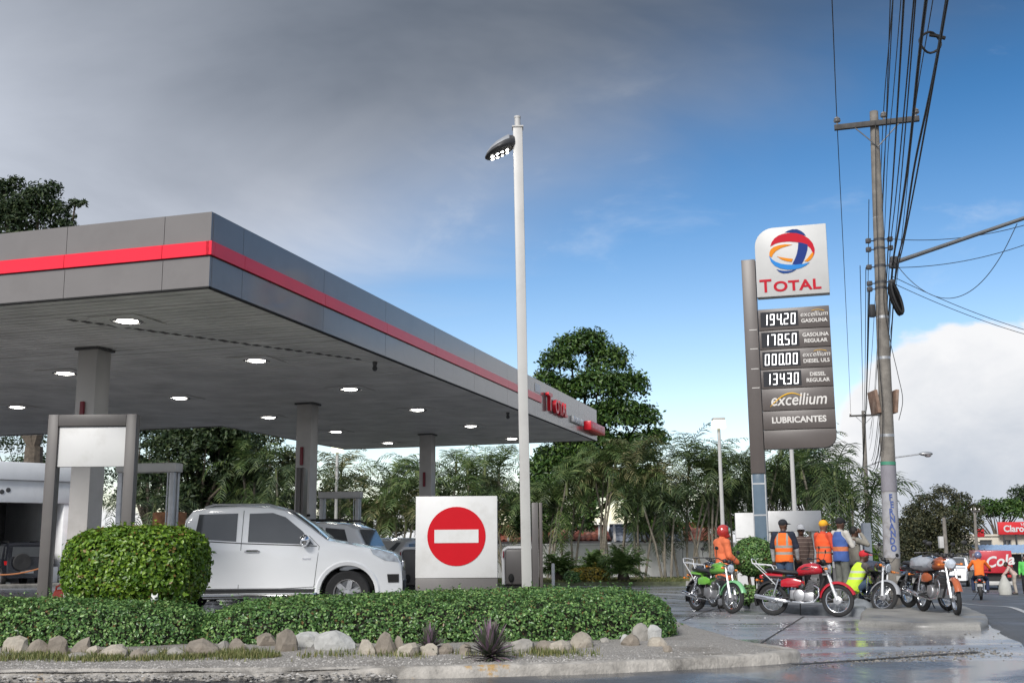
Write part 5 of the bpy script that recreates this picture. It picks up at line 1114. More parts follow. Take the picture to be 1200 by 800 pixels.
def simple_car(name, label, cat, loc, rz, paint, top, L, hw, belt, tumble, rad, axles, wins, wind=None, rear=None, group=None, sill=.34, extra=None, rails=False, tl=.8):
    T = thing(name, label, cat, loc, rz, group); c = Car(T, top, axles, sill, hw, belt, tumble, L, rad, paint)
    for sd in (-1, 1):
        for x in axles: wheel(T, x, sd * (hw - .12), rad, sd, .2)
        for w in wins: c.panel('side_window', w, M_glass, sd)
        c.panel('headlight', [(-.05, .66), (-.10, .76), (-.45, .80), (-.38, .68)], M_hl, sd, .01); mirror(c, wins[0][0][0] - .08, belt + .06, sd, paint)
        zt = tl; c.panel('tail_light', [(-L + .03, zt - .16), (-L + .03, zt), (-L + .30, zt), (-L + .22, zt - .16)], M_tl, sd, .01)
        c.seam([(wins[0][0][0], sill + .08), (wins[0][0][0] - .02, belt)], sd); c.seam([(wins[0][1][0] - .05, sill + .05), (wins[0][1][0] - .05, belt)], sd)
        mb = MB(); x = wins[0][1][0] + .2; yy = sd * (c.ys(x, belt - .12) + .02); mb.tube([(x - .1, yy - sd * .02, belt - .12), (x - .07, yy, belt - .11), (x + .07, yy, belt - .11), (x + .1, yy - sd * .02, belt - .12)], .014, 6); mb.build('door_handle', paint, T)
        if rails: mb = MB(); zr = max(z for _, z in top); mb.tube([(wins[0][3][0] - .1, sd * hw * .72, zr - .01), (wins[0][3][0] - .25, sd * hw * .72, zr + .05), (-L + .75, sd * hw * .72, zr + .05), (-L + .6, sd * hw * .72, zr - .02)], .022, 7); mb.build('roof_rail', M_trim, T)
    if wind: c.across('windscreen', wind, M_glass, .82)
    if rear:
        mb = MB(); V = []
        for x, z in rear:
            y = c.ys(x, z) * .80
            for k in range(7): f = -1 + k / 3; V.append((x - .012, y * f, z + .012))
        mb.add(V, [(7 * i + k, 7 * i + k + 1, 7 * i + 8 + k, 7 * i + 7 + k) for i in range(len(rear) - 1) for k in range(6)]); mb.build('rear_window', M_glass, T)
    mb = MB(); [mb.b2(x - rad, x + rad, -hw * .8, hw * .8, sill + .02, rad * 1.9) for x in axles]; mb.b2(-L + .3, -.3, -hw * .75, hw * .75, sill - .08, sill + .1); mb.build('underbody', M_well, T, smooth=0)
    MB().b2(-.01, .012, -.45, .45, .52, .68).build('grille', M_trim, T, bevel=.01); MB().b2(-L - .012, -L + .01, -.25, .25, .55, .68).build('number_plate', M_white, T, smooth=0)
    return T, c
SUVTOP = [(0, .55), (-.04, .85), (-.2, .98), (-.6, 1.06), (-1.1, 1.12), (-1.25, 1.16), (-1.75, 1.55), (-2.0, 1.69), (-2.4, 1.75), (-3.4, 1.75), (-4.0, 1.70), (-4.25, 1.60), (-4.50, 1.15), (-4.58, .95), (-4.62, .5)]
SUVW = [[(-1.55, 1.12), (-2.55, 1.13), (-2.55, 1.63), (-2.02, 1.62)], [(-2.63, 1.13), (-3.45, 1.15), (-3.45, 1.63), (-2.63, 1.63)], [(-3.53, 1.15), (-4.12, 1.20), (-3.98, 1.58), (-3.53, 1.62)]]
q = Dp(470, 650, 24.6)
simple_car('suv', 'white SUV with dark side glass, partly hidden behind the pickup bonnet', 'SUV', (q.x - 4.62 - .55, 27.2, gz(-4, 27.2)), PI - .18, M_carw, SUVTOP, 4.62, .90, 1.10, .22, .36, (-.85, -3.6), SUVW, [(-1.3, 1.2), (-1.75, 1.55), (-1.95, 1.66)], [(-4.27, 1.57), (-4.38, 1.36), (-4.47, 1.2)], rails=True, tl=1.0)
SEDTOP = [(0, .5), (-.05, .70), (-.3, .80), (-.9, .90), (-1.2, .95), (-1.9, 1.33), (-2.3, 1.42), (-2.9, 1.42), (-3.3, 1.34), (-3.85, 1.03), (-4.3, .98), (-4.38, .85), (-4.4, .5)]
SEDW = [[(-1.55, .94), (-2.40, .95), (-2.40, 1.33), (-1.98, 1.29)], [(-2.48, .95), (-3.35, .98), (-3.22, 1.28), (-2.48, 1.33)]]
q = at(477, 29.5)
simple_car('parked_car', 'silver white car half seen between the pickup nose and the no-entry sign', 'car', (q.x + 1.0, 31.5, q.z), R(62), M_cars, SEDTOP, 4.4, .85, .92, .28, .31, (-.8, -3.4), SEDW, [(-1.25, .98), (-1.9, 1.31)], [(-3.33, 1.31), (-3.82, 1.04)], tl=.84)
JTOP = [(0, .6), (-.03, 1.0), (-.6, 1.08), (-1.1, 1.12), (-1.2, 1.2), (-1.5, 1.7), (-1.75, 1.78), (-3.9, 1.78), (-4.0, 1.70), (-4.05, 1.1), (-4.08, .5)]
JW = [[(-1.45, 1.14), (-2.35, 1.14), (-2.35, 1.66), (-1.65, 1.64)], [(-2.45, 1.14), (-3.1, 1.14), (-3.1, 1.66), (-2.45, 1.66)], [(-3.2, 1.14), (-3.85, 1.14), (-3.8, 1.62), (-3.2, 1.66)]]
q = at(22, 46.5)
JT, jc = simple_car('off_road_car', 'black off-road car with spare wheel on its tail, parked in the workshop bay', 'car', (q.x - 2.3, q.y + 3.4, q.z), R(128), M_card, JTOP, 4.08, .86, 1.12, .10, .38, (-.75, -3.2), JW, [(-1.25, 1.25), (-1.5, 1.66)], [(-4.02, 1.6), (-4.06, 1.2)], sill=.45, rails=True, tl=1.05)
mb = MB(); mb.lathe([(.18, -4.12), (.33, -4.12), (.36, -4.18), (.33, -4.27), (.15, -4.27), (0, -4.25)], (0, .25, 1.0), 'x', 24); mb.build('spare_wheel', M_tyre, JT)

# ------------------------------------------------------------------ motorcycles
M_alu = mat('cast aluminium', (.42, .42, .43), .38, .8, var=.12, scale=14); M_eng = mat('engine grey', (.14, .14, .145), .5, .5, var=.3, scale=14); M_seat = mat('black vinyl seat', (.02, .02, .022), .45, var=.2); M_wsil = mat('pale silver paint', (.68, .69, .70), .3, .3, var=.03)
def fender(c, r_, a0, a1, w, m, name, par, th=.004):
    mb = MB(); K = 16; V = []; prof = [(-1, -.035), (-.8, -.008), (-.35, .012), (.35, .012), (.8, -.008), (1, -.035)]
    for k in range(K + 1):
        a = a0 + (a1 - a0) * k / K
        for y, dr in prof: rr = r_ + dr; V.append((c[0] + rr * math.cos(a), y * w / 2, c[1] + rr * math.sin(a)))
        for y, dr in reversed(prof): rr = r_ + dr - .006; V.append((c[0] + rr * math.cos(a), y * w / 2 * .97, c[1] + rr * math.sin(a)))
    n_ = 12; mb.add(V, [(n_ * k + j, n_ * k + (j + 1) % n_, n_ * (k + 1) + (j + 1) % n_, n_ * (k + 1) + j) for k in range(K) for j in range(n_)] + [tuple(range(n_)), tuple(range(K * n_ + n_ - 1, K * n_ - 1, -1))]); return mb.build(name, m, par)
def sec(x, y, z, ry, rz_, p=2.4, n=16):
    return [(x, y + ry * math.copysign(abs(math.cos(2 * PI * k / n)) ** (2 / p), math.cos(2 * PI * k / n)), z + rz_ * math.copysign(abs(math.sin(2 * PI * k / n)) ** (2 / p), math.sin(2 * PI * k / n))) for k in range(n)]
def motorcycle(label, loc, heading, paint, tank_m=None, fend=None, steer=0, rack=True, spoke=True, lean=-.09, rimm=None, pipe=1, silver_fork=True, cover=None, box=None):
    T = thing('motorcycle', label, 'motorcycle', loc, group='motorcycles parked by the island', rot=(0, 0, 0)); T.rotation_euler = (Matrix.Rotation(heading, 3, 'Z') @ Matrix.Rotation(lean, 3, 'X')).to_euler()
    tank_m = tank_m or paint; fend = fend or paint; RX, FX, WR = -.62, .63, .30
    ax = Vector((.40, 0, .98)); sa = R(-27)            # steering head
    S = bpy.data.objects.new('front_end', None); COL.objects.link(S); S.parent = T
    Ms = Matrix.Translation(ax) @ Matrix.Rotation(steer, 4, Vector((-.454, 0, .891))) @ Matrix.Translation(-ax); S.matrix_local = Ms
    def whl(par, x):
        w = bpy.data.objects.new('wheel', None); COL.objects.link(w); w.parent = par; w.location = (x, 0, WR); return w
    def wheel_parts(par, x, wt):
        m = MB(); K = 40; V = []
        for k in range(K):
            a = 2 * PI * k / K
            for j in range(8): b = 2 * PI * j / 8; rr = WR - wt * .62 + wt * .62 * math.cos(b); V.append((x + rr * math.cos(a), wt * .55 * math.sin(b), WR + rr * math.sin(a)))
        m.add(V, [(k * 8 + j, k * 8 + (j + 1) % 8, ((k + 1) % K) * 8 + (j + 1) % 8, ((k + 1) % K) * 8 + j) for k in range(K) for j in range(8)]); w = m.build('wheel', M_tyre, par); w['label'] = 'black tyred wheel'
        rm = MB(); ri = WR - wt * 1.15; rm.lathe([(ri, -.028), (ri + .012, -.03), (ri + .012, .03), (ri, .028), (ri - .012, 0), (ri, -.028)], (x, 0, WR), 'y', 36, False); rm.build('rim', rimm or M_chrome, w)
        h = MB(); h.lathe([(.02, -.07), (.075, -.06), (.075, -.035), (.035, -.03), (.035, .03), (.075, .035), (.075, .06), (.02, .07)], (x, 0, WR), 'y', 20); h.build('hub', M_alu, w)
        sp = MB(); ns = 20 if spoke else 6
        for k in range(ns):
            a = 2 * PI * k / ns; b = a + (.25 if k % 2 else -.25) * (1 if spoke else 0); y = (.04 if k % 2 else -.04) if spoke else 0
            sp.cyl((x + .07 * math.cos(b), y, WR + .07 * math.sin(b)), (x + ri * math.cos(a), 0, WR + ri * math.sin(a)), .0035 if spoke else .014, n=5, caps=False)
        sp.build('spokes', M_chrome, w); return w
    wheel_parts(T, RX, .085); wheel_parts(S, FX, .075)
    for s in (-1, 1):
        f = MB(); lo = Vector((FX, s * .075, WR)); hi = Vector((.41, s * .075, .93)); mid = lo.lerp(hi, .48); f.cyl(lo, mid, .028, .028, 10); f.cyl(mid, hi, .019, .019, 10); f.build('fork_leg', M_wsil if silver_fork else M_eng, S)
        m = MB(); m.tube([(.33, s * .24, 1.06), (.34, s * .27, 1.14), (.36, s * .29, 1.22)], .006, 6); m.ell((.36, s * .30, 1.25), (.012, .055, .038), 12, 6); m.build('mirror', M_trim, S)
        m = MB(); m.cyl((.44, s * .08, .88), (.45, s * .17, .87), .008, n=6); m.ell((.46, s * .19, .87), (.035, .03, .026), 10, 6); m.build('indicator', mat('amber lens', (.7, .2, .02), .3), S)
        m = MB(); m.cyl((.22, s * .30, 1.04), (.16, s * .40, 1.03), .019, .019, 8); m.build('handle_grip', M_seat, S)
        m = MB(); m.cyl((RX + .02, s * .12, WR + .02), (RX + .15, s * .12, .70), .016, n=8)
        for k in range(9): t_ = .25 + k * .075; p = Vector((RX + .02, s * .12, WR + .02)).lerp(Vector((RX + .15, s * .12, .70)), t_); m.cyl(p, p + Vector((.005, 0, .014)), .033, n=8)
        m.build('rear_shock', M_chrome, T)
        m = MB(); m.cyl((-.86, s * .07, .66), (-.88, s * .14, .66), .007, n=6); m.ell((-.885, s * .16, .66), (.03, .028, .024), 10, 6); m.build('indicator', MATS['amber lens'], T)
        m = MB(); rings = [sec(-.42, s * .125, .60, .012, .06), sec(-.30, s * .135, .62, .022, .085), sec(-.15, s * .135, .62, .022, .08), sec(-.03, s * .12, .62, .012, .04)]; m.loft(rings); m.build('side_panel', paint, T)
    hb = MB(); hb.tube([(.16, -.40, 1.03), (.22, -.30, 1.04), (.33, -.20, 1.06), (.38, -.08, 1.0), (.38, .08, 1.0), (.33, .20, 1.06), (.22, .30, 1.04), (.16, .40, 1.03)], .011, 8); hb.build('handlebar', M_trim, S)
    tc_ = MB(); tc_.b2(.36, .46, -.10, .10, .90, .93); tc_.b2(.37, .47, -.10, .10, .76, .79); tc_.cyl((.40, 0, .94), (.45, 0, .75), .03, n=10); tc_.build('triple_clamp', M_eng, S)
    hl = MB(); hl.lathe([(.0, .38), (.05, .39), (.085, .43), (.095, .50), (.085, .505)], (0, 0, .88), 'x', 20); h = hl.build('headlight', M_chrome, S); g = MB(); g.lathe([(.084, .503), (.07, .518), (.0, .526)], (0, 0, .88), 'x', 20); g.build('lens', M_hl, h)
    ins = MB(); ins.cyl((.38, -.06, 1.0), (.36, -.06, 1.05), .042, .045, 14); ins.cyl((.38, .06, 1.0), (.36, .06, 1.05), .042, .045, 14); ins.build('instruments', M_trim, S)
    fender((FX, WR), WR + .045, R(20), R(172), .13, fend, 'front_fender', S); fender((RX, WR), WR + .06, R(40), R(200), .15, M_trim, 'rear_fender', T)
    fr = MB(); fr.tube([(.41, 0, .90), (.30, 0, .82), (-.05, 0, .76), (-.40, 0, .72), (-.75, 0, .76)], .020, 8); fr.tube([(.42, 0, .80), (.30, 0, .50), (.20, 0, .30), (-.10, 0, .26), (-.28, 0, .32), (-.30, 0, .72)], .020, 8)
    for s in (-1, 1): fr.tube([(-.28, s * .10, .34), (RX, s * .10, WR)], .018, 8); fr.tube([(-.38, s * .10, .72), (-.80, s * .10, .74)], .014, 8); fr.cyl((-.22, s * .05, .30), (-.22, s * .26, .30), .014, n=8); fr.cyl((-.22, s * .17, .295), (-.22, s * .27, .30), .022, n=8)
    fr.build('frame', M_trim, T)
    en = MB(); en.lathe([(.03, -.14), (.115, -.13), (.12, -.10), (.12, .10), (.115, .13), (.03, .14)], (-.08, 0, .38), 'y', 22); en.b2(-.02, .20, -.11, .11, .28, .44); en.b2(-.26, -.05, -.10, .10, .30, .48); e = en.build('engine', M_alu, T, bevel=.012)
    fn = MB()
    for k in range(8): z = .46 + k * .027; fn.box((.10 + k * .012, 0, z), (.17, .18, .012), (0, R(14), 0))
    fn.box((.14, 0, .55), (.11, .12, .22), (0, R(14), 0)); fn.box((.20, 0, .70), (.13, .13, .05), (0, R(14), 0)); fn.build('cylinder_fins', M_eng, e); MB().ell((-.06, 0, .56), (.06, .05, .06)).build('carburettor', M_eng, e)
    ex = MB(); ex.tube([(.20, -.09 * pipe, .58), (.30, -.11 * pipe, .52), (.30, -.12 * pipe, .38), (.20, -.13 * pipe, .26), (.0, -.15 * pipe, .24), (-.30, -.16 * pipe, .27)], .020, 10); ex.build('exhaust_pipe', M_chrome, T)
    mf = MB(); rr = [(-.28, .022, .265), (-.34, .042, .27), (-.60, .046, .31), (-.90, .046, .355), (-.93, .036, .36), (-.93, .02, .36)]; mf.tube([(x, -.165 * pipe, z) for x, r_, z in rr], [r_ for x, r_, z in rr], 14); mf.build('muffler', M_chrome, T)
    tk = MB(); tk.loft([sec(.36, 0, .86, .05, .05), sec(.31, 0, .88, .105, .09), sec(.18, 0, .89, .135, .115), sec(.02, 0, .875, .13, .11), sec(-.09, 0, .84, .09, .085), sec(-.13, 0, .82, .05, .06)]); tk = tk.build('fuel_tank', tank_m, T); m = MB(); m.lathe([(.035, .0), (.035, .018), (0, .022)], (.15, 0, .995), 'z', 14); m.build('filler_cap', M_chrome, tk)
    for s in (-1, 1):
        m = MB(); m.add([(.24, s * .128, .90), (.06, s * .137, .92), (-.04, s * .13, .87), (.10, s * .139, .86)], [(0, 1, 2, 3)]); m.build('tank_decal', cover or M_trim, tk, smooth=0)
    st = MB(); st.loft([sec(-.09, 0, .80, .085, .03), sec(-.16, 0, .815, .125, .045), sec(-.35, 0, .82, .135, .045), sec(-.50, 0, .845, .135, .05), sec(-.68, 0, .855, .12, .045), sec(-.74, 0, .855, .08, .03)]); st.build('seat', M_seat, T)
    tlc = MB(); tlc.loft([sec(-.40, 0, .74, .10, .05), sec(-.62, 0, .755, .10, .05), sec(-.80, 0, .77, .07, .04)]); tlc.build('tail_cowl', paint, T); MB().b2(-.87, -.80, -.05, .05, .70, .77).build('tail_light', M_tl, T, bevel=.012); MB().b2(-.92, -.905, -.09, .09, .50, .60).build('number_plate', M_offw, T, smooth=0)
    if rack:
        m = MB(); z = .95
        m.tube([(-.55, -.13, .86), (-.60, -.14, z), (-.98, -.13, z + .03), (-1.02, 0, z + .05), (-.98, .13, z + .03), (-.60, .14, z), (-.55, .13, .86)], .011, 7); m.tube([(-.60, -.14, z), (-.60, .14, z)], .010, 6); m.tube([(-.78, -.135, z + .015), (-.78, .135, z + .015)], .010, 6)
        m.tube([(-.98, -.13, z + .03), (-1.0, -.13, z + .11), (-1.03, 0, z + .13), (-1.0, .13, z + .11), (-.98, .13, z + .03)], .010, 6)
        for s in (-1, 1): m.tube([(-.95, s * .13, z + .02), (-.72, s * .12, .76), (-.50, s * .12, .55)], .010, 6)
        m.build('luggage_rack', M_wsil, T)
    m = MB(); m.tube([(-.12, .10, .28), (-.17, .26, .05), (-.16, .30, .012)], .011, 6); m.b2(-.20, -.12, .27, .33, .005, .014); m.build('kickstand', M_trim, T)
    ch = MB(); ch.b2(-.60, -.25, .085, .105, .36, .42); ch.build('chain_guard', M_trim, T, bevel=.008)
    for c_ in list(S.children): c_.parent = T; c_.matrix_local = Ms        # the steered front end: parts of the motorcycle itself
    bpy.data.objects.remove(S); return T
M_mred = mat('motorcycle red', (.42, .008, .02), .25, var=.05, coat=.7); M_mgrn = mat('motorcycle green', (.16, .42, .06), .3, var=.06, coat=.6); M_mmint = mat('mint green plastic', (.17, .42, .20), .35, var=.05); M_morg = mat('motorcycle orange', (.42, .10, .03), .35, var=.08, coat=.5); M_mblk = mat('motorcycle black', (.015, .015, .018), .25, var=.1, coat=.7); M_mgry = mat('grey plastic wrap', (.28, .29, .31), .35, var=.2)
def ride(px_r, Yr, heading, dz=0):
    a = at(px_r, Yr); p = a + Vector((math.cos(heading), math.sin(heading), 0)) * .62; return (p.x, p.y, gz(p.x, p.y) + dz)
motorcycle('red motorcycle with silver luggage rack, side on at the kerb', ride(905, 22.25, R(-30)), R(-30), M_mred, steer=R(4))
motorcycle('green motorcycle with mint front fender, in front of the orange raincoat person', ride(815.5, 24.1, R(-64)), R(-64), M_mgrn, fend=M_mmint, steer=R(8))
hb_ = R(-94); pf = Gp(1041, 719.5); motorcycle('black motorcycle with white forks turned sideways, beside the crouching person', (pf.x - .63 * math.cos(hb_), pf.y - .63 * math.sin(hb_) + .05, .0), hb_, M_mblk, steer=R(42), rack=False, fend=M_mgry)
po = Gp(1082, 716, .11); ho = R(-86); motorcycle('orange motorcycle with plastic-wrapped seat, nose towards the road', (po.x + .62 * math.cos(ho), po.y + .62 * math.sin(ho), gz(po.x, po.y) + .11), ho, M_morg, tank_m=M_morg, steer=R(-14), rack=False, pipe=1, spoke=True)
po = Gp(1065, 711.5, .11); ho = R(-76); motorcycle('dark motorcycle tucked behind the orange one, right of the utility pole', (po.x + .62 * math.cos(ho), po.y + .62 * math.sin(ho), gz(po.x, po.y) + .11), ho, M_mblk, rack=False)
po = at(826, 26.6); motorcycle('dark motorcycle standing behind the green one', (po.x, po.y, po.z), R(-80), M_mblk, steer=R(10), rack=False)
# plastic sheet over the orange motorcycle's seat
po = Gp(1082, 716, .11); ho = R(-86); t = thing('plastic_cover', 'crumpled grey plastic sheet laid over the orange motorcycle seat', 'cover', (po.x + .62 * math.cos(ho), po.y + .62 * math.sin(ho), gz(po.x, po.y) + .11), ho)
mb = MB(); rings = []
for x, zz, ry, rz_ in ((-.80, .84, .08, .06), (-.72, .87, .17, .12), (-.55, .88, .19, .14), (-.35, .87, .20, .13), (-.18, .86, .18, .11), (-.10, .85, .10, .06)):
    rings.append([(p[0] + .03 * mnoise.noise((p[0] * 9, p[1] * 9, p[2] * 9)), p[1] + .05 * mnoise.noise((p[0] * 8, p[1] * 8 + 3, p[2] * 8)), p[2] + .04 * mnoise.noise((p[0] * 8, p[1] * 8, p[2] * 8 + 7))) for p in sec(x, 0, zz, ry, rz_, 2.2, 22)])
mb.loft(rings); mb.build('sheet', mat('crumpled grey plastic', (.30, .32, .35), .25, var=.15, bump=.5, bscale=14), t, smooth=30)
# ------------------------------------------------------------------ people
M_skin = mat('dark brown skin', (.085, .042, .026), .5, var=.12, scale=10); M_skin2 = mat('brown skin', (.16, .085, .055), .5, var=.12, scale=10)
M_hair = mat('black hair', (.010, .009, .008), .7); M_eye = mat('eye white', (.5, .5, .48), .3); M_shoe = mat('dark shoe', (.025, .022, .02), .6, var=.2); M_shoeb = mat('brown sandal', (.10, .06, .04), .7)
def cloth(name, col, var=.12): return mat(name, col, .85, var=var + .08, scale=5, bump=.9, bscale=11)
def banded(name, col, bands, bandcol=(.30, .30, .27), vert=None, rough=.8, wave=0):
    m = cloth(name, col); nt = m.node_tree; N = nt.nodes.new; L = nt.links.new; b = nt.nodes['Principled BSDF']; src = b.inputs['Base Color'].links[0].from_socket
    tc = N('ShaderNodeTexCoord'); sp = N('ShaderNodeSeparateXYZ'); L(tc.outputs['Object'], sp.inputs[0]); acc = None
    def M2(op, a, c):
        n = N('ShaderNodeMath'); n.operation = op
        for i, v in enumerate((a, c)):
            if isinstance(v, (int, float)): n.inputs[i].default_value = v
            else: L(v, n.inputs[i])
        return n.outputs[0]
    for z0, z1 in bands: t = M2('MULTIPLY', M2('GREATER_THAN', sp.outputs[2], z0), M2('LESS_THAN', sp.outputs[2], z1)); acc = t if acc is None else M2('MAXIMUM', acc, t)
    if vert: ab = M2('ABSOLUTE', sp.outputs[0], 0); t = M2('MULTIPLY', M2('GREATER_THAN', ab, vert[0]), M2('LESS_THAN', ab, vert[1])); t = M2('MULTIPLY', t, M2('GREATER_THAN', sp.outputs[2], vert[2])); acc = M2('MAXIMUM', acc, t)
    mx = N('ShaderNodeMix'); mx.data_type = 'RGBA'; L(acc, mx.inputs[0]); L(src, mx.inputs[6]); mx.inputs[7].default_value = (*bandcol, 1); L(mx.outputs[2], b.inputs['Base Color']); return m
def V3(*a): return Vector(a)
STAND = dict(pel=(0, 0, .93), chest=(0, 0, 1.22), neck=(0, .0, 1.44), head=(0, .03, 1.60), shL=(-.185, 0, 1.40), shR=(.185, 0, 1.40), elL=(-.235, -.02, 1.12), elR=(.235, -.02, 1.12), wrL=(-.235, .08, .87), wrR=(.235, .08, .87), hipL=(-.09, 0, .90), hipR=(.09, 0, .90), knL=(-.10, .03, .49), knR=(.10, .03, .49), anL=(-.105, -.03, .085), anR=(.105, -.03, .085), ftL=(-.12, .13, .04), ftR=(.12, .13, .04))
def hand(mb, w, d, side, curl=.6):
    w = Vector(w); d = Vector(d).normalized(); up = V3(0, 1, 0) if abs(d.z) > .6 else V3(0, 0, 1); lat = d.cross(up).normalized(); nn = lat.cross(d).normalized()
    mb.cone(w, w + d * .07, .024, .030, 8); mb.cone(w + d * .03 + lat * .018, w + d * .085 + lat * .022, .018, .016, 8); mb.cone(w + d * .03 - lat * .018, w + d * .085 - lat * .022, .018, .016, 8)
    for k, (o, l) in enumerate(((-.030, .062), (-.010, .075), (.010, .070), (.029, .055))):
        b = w + d * .095 + lat * o; m_ = b + (d * .8 + nn * .3 * curl) * l * .55; e = m_ + (d * .45 + nn * .9 * curl) * l * .5; mb.cone(b - d * .02, m_, .0105, .0095, 7); mb.cone(m_, e, .0095, .008, 7)
    b = w + d * .03 + lat * .03 * side; m_ = b + (d * .7 + lat * .6 * side + nn * .3) * .04; mb.cone(b, m_, .013, .011, 7); mb.cone(m_, m_ + (d * .9 + nn * .4) * .035, .011, .009, 7)
def person(label, loc, rz, pose=None, shirt=None, sleeves='long', vest=None, trousers=None, shoes=None, skin=None, cap=None, helmet=None, coat=None, s=1.0, hz=0.0, under=None, shorts=False, belt=True):
    P = {k: Vector(v) for k, v in STAND.items()}; P.update({k: Vector(v) for k, v in (pose or {}).items()}); skin = skin or M_skin
    T = thing('person', label, 'person', loc, rz); T.scale = (s, s, s)
    ch, nk, hd, pl = P['chest'], P['neck'], P['head'], P['pel']; up = (hd - nk).normalized()
    face = V3(math.sin(-hz), math.cos(hz), 0); right = V3(math.cos(hz), math.sin(hz), 0) if hz else V3(1, 0, 0); face = Vector((-math.sin(hz), math.cos(hz), 0)); right = Vector((math.cos(hz), math.sin(hz), 0))
    hm = Matrix((right, face, V3(0, 0, 1))).transposed()
    b = MB(); b.ell(hd, (.076, .096, .118), 18, 12, hm); b.ell(hd + face * .028 + V3(0, 0, -.065), (.055, .062, .060), 14, 8, hm); b.ell(hd + face * .100 + V3(0, 0, -.022), (.014, .020, .022), 10, 6, hm); b.ell(hd + face * .085 + V3(0, 0, -.072), (.026, .012, .012), 10, 6, hm); b.ell(hd + face * .080 + V3(0, 0, .018), (.05, .018, .012), 10, 6, hm)
    for sg in (-1, 1): b.ell(hd + right * .078 * sg + V3(0, 0, -.01), (.012, .022, .032), 8, 6, hm)
    b.cone(nk - up * .06, hd - up * .06, .060, .055, 12)
    def wrap(mb, e, hem, shw=.165, neckr=.085):     # a garment's trunk: oval sections from a straight hem up to the neck
        ax = align(pl, nk); L_ = (nk - pl).length
        for_ = [(hem, .172, .128), (hem + .10, .166, .124), (.10, .158, .118), (.22, .170, .122), (.34, .178, .122), (.42, shw, .105), (.47, shw * .82, .088), (.505, neckr, .075)]
        rings = []
        for zz, rx, ry in for_:
            c0 = pl + ax @ V3(0, 0, zz * L_ / .51); rings.append([c0 + ax @ V3((rx + e) * math.cos(a), (ry + e) * math.sin(a), .012 * math.sin(3 * a + zz * 9) if zz == hem else 0) for a in [2 * PI * k / 22 for k in range(22)]])
        mb.loft(rings)
    def torso(mb, e, z=0):
        mb.ell(ch + V3(0, 0, .06), (.165 + e, .105 + e, .20 + e), 18, 12, align(pl, nk)); mb.ell(ch.lerp(pl, .5), (.145 + e, .10 + e, .18 + e), 18, 12, align(pl, nk)); mb.ell(pl + V3(0, 0, .0), (.155 + e, .110 + e, .13 + e), 18, 10)
        for k in 'LR': mb.cone(nk - (nk - ch) * .12, P['sh' + k] + V3(0, 0, -.01), .062 + e, .062 + e, 12)
    def align(a, c):
        z_ = (c - a).normalized(); x_ = (V3(1, 0, 0) - z_ * z_.x).normalized(); return Matrix((x_, z_.cross(x_), z_)).transposed()
    def arms(mb, e, upto=1.0):
        for k in 'LR':
            sh, el, wr = P['sh' + k], P['el' + k], P['wr' + k]
            if upto >= 1: mb.cone(sh, el, .056 + e, .043 + e, 12); mb.cone(el, wr, .043 + e, .030 + e, 12)
            else: mb.cone(sh, sh.lerp(el, upto * 2), .058 + e, .056 + e, 12)
    torso(b, -.012); arms(b, 0)
    for k, sg in (('L', -1), ('R', 1)):
        hand(b, P['wr' + k], P['wr' + k] - P['el' + k], -sg); b.cone(P['hip' + k], P['kn' + k], .080, .055, 12); b.cone(P['kn' + k], P['an' + k], .055, .036, 12); b.cone(P['an' + k], P['ft' + k], .036, .030, 10)
    body = blob('body', b, skin, T, .011, 4)
    for sg in (-1, 1): MB().ell(hd + face * .089 + right * .031 * sg + V3(0, 0, .002), (.012, .008, .007), 8, 6, hm).build('eye', M_eye, T)
    if trousers:
        t = MB(); t.ell(pl + V3(0, 0, -.0), (.168, .122, .12), 16, 10)
        for k in 'LR':
            t.cone(P['hip' + k], P['kn' + k], .098, .076, 12)
            if not shorts: t.cone(P['kn' + k], P['an' + k].lerp(P['kn' + k], .04), .076, .066, 12)
        blob('trousers', t, trousers, T, .014, 5)
    for k in 'LR':
        m = MB(); a, f = P['an' + k], P['ft' + k]; d = (f - a); d.z = 0; d = d.normalized() if d.length > .01 else V3(0, 1, 0); g = Vector((a.x, a.y, f.z - .005)); m.cone(g - d * .04, g + d * .10, .042, .040, 10); m.cone(g + d * .08, g + d * .17, .044, .034, 10); m.cone(a, g + d * .02, .044, .045, 10); blob('shoe', m, shoes or M_shoe, T, .012, 4)
    if coat:
        t = MB(); torso(t, .035); arms(t, .030)
        for k in 'LR': t.cone(P['hip' + k] + V3(0, 0, -.02), P['hip' + k].lerp(P['kn' + k], .55), .125, .135, 12)
        t.cone(nk - up * .03, nk + up * .05, .085, .075, 12); blob('raincoat', t, coat, T, .015, 5)
    if shirt:
        t = MB(); wrap(t, .004, -.10 if not vest else -.04, .175); [t.cone(nk - (nk - ch) * .15, P['sh' + k] + V3(0, 0, -.015), .055, .060, 12) for k in 'LR']; arms(t, .013, 1.0 if sleeves == 'long' else .45); t.cone(nk - up * .04, nk + up * .015, .070, .064, 12); blob('shirt', t, shirt, T, .014, 5)
    if under:
        for k in 'LR': t = MB(); e = P['el' + k]; t.cone(P['sh' + k].lerp(e, .75), e, .058, .052, 12); t.cone(e, P['wr' + k], .052, .040, 12); blob('undersleeve', t, under, T, .013, 4)
    if vest:
        t = MB(); wrap(t, .020, -.10, .150, .09); blob('vest', t, vest, T, .013, 4)
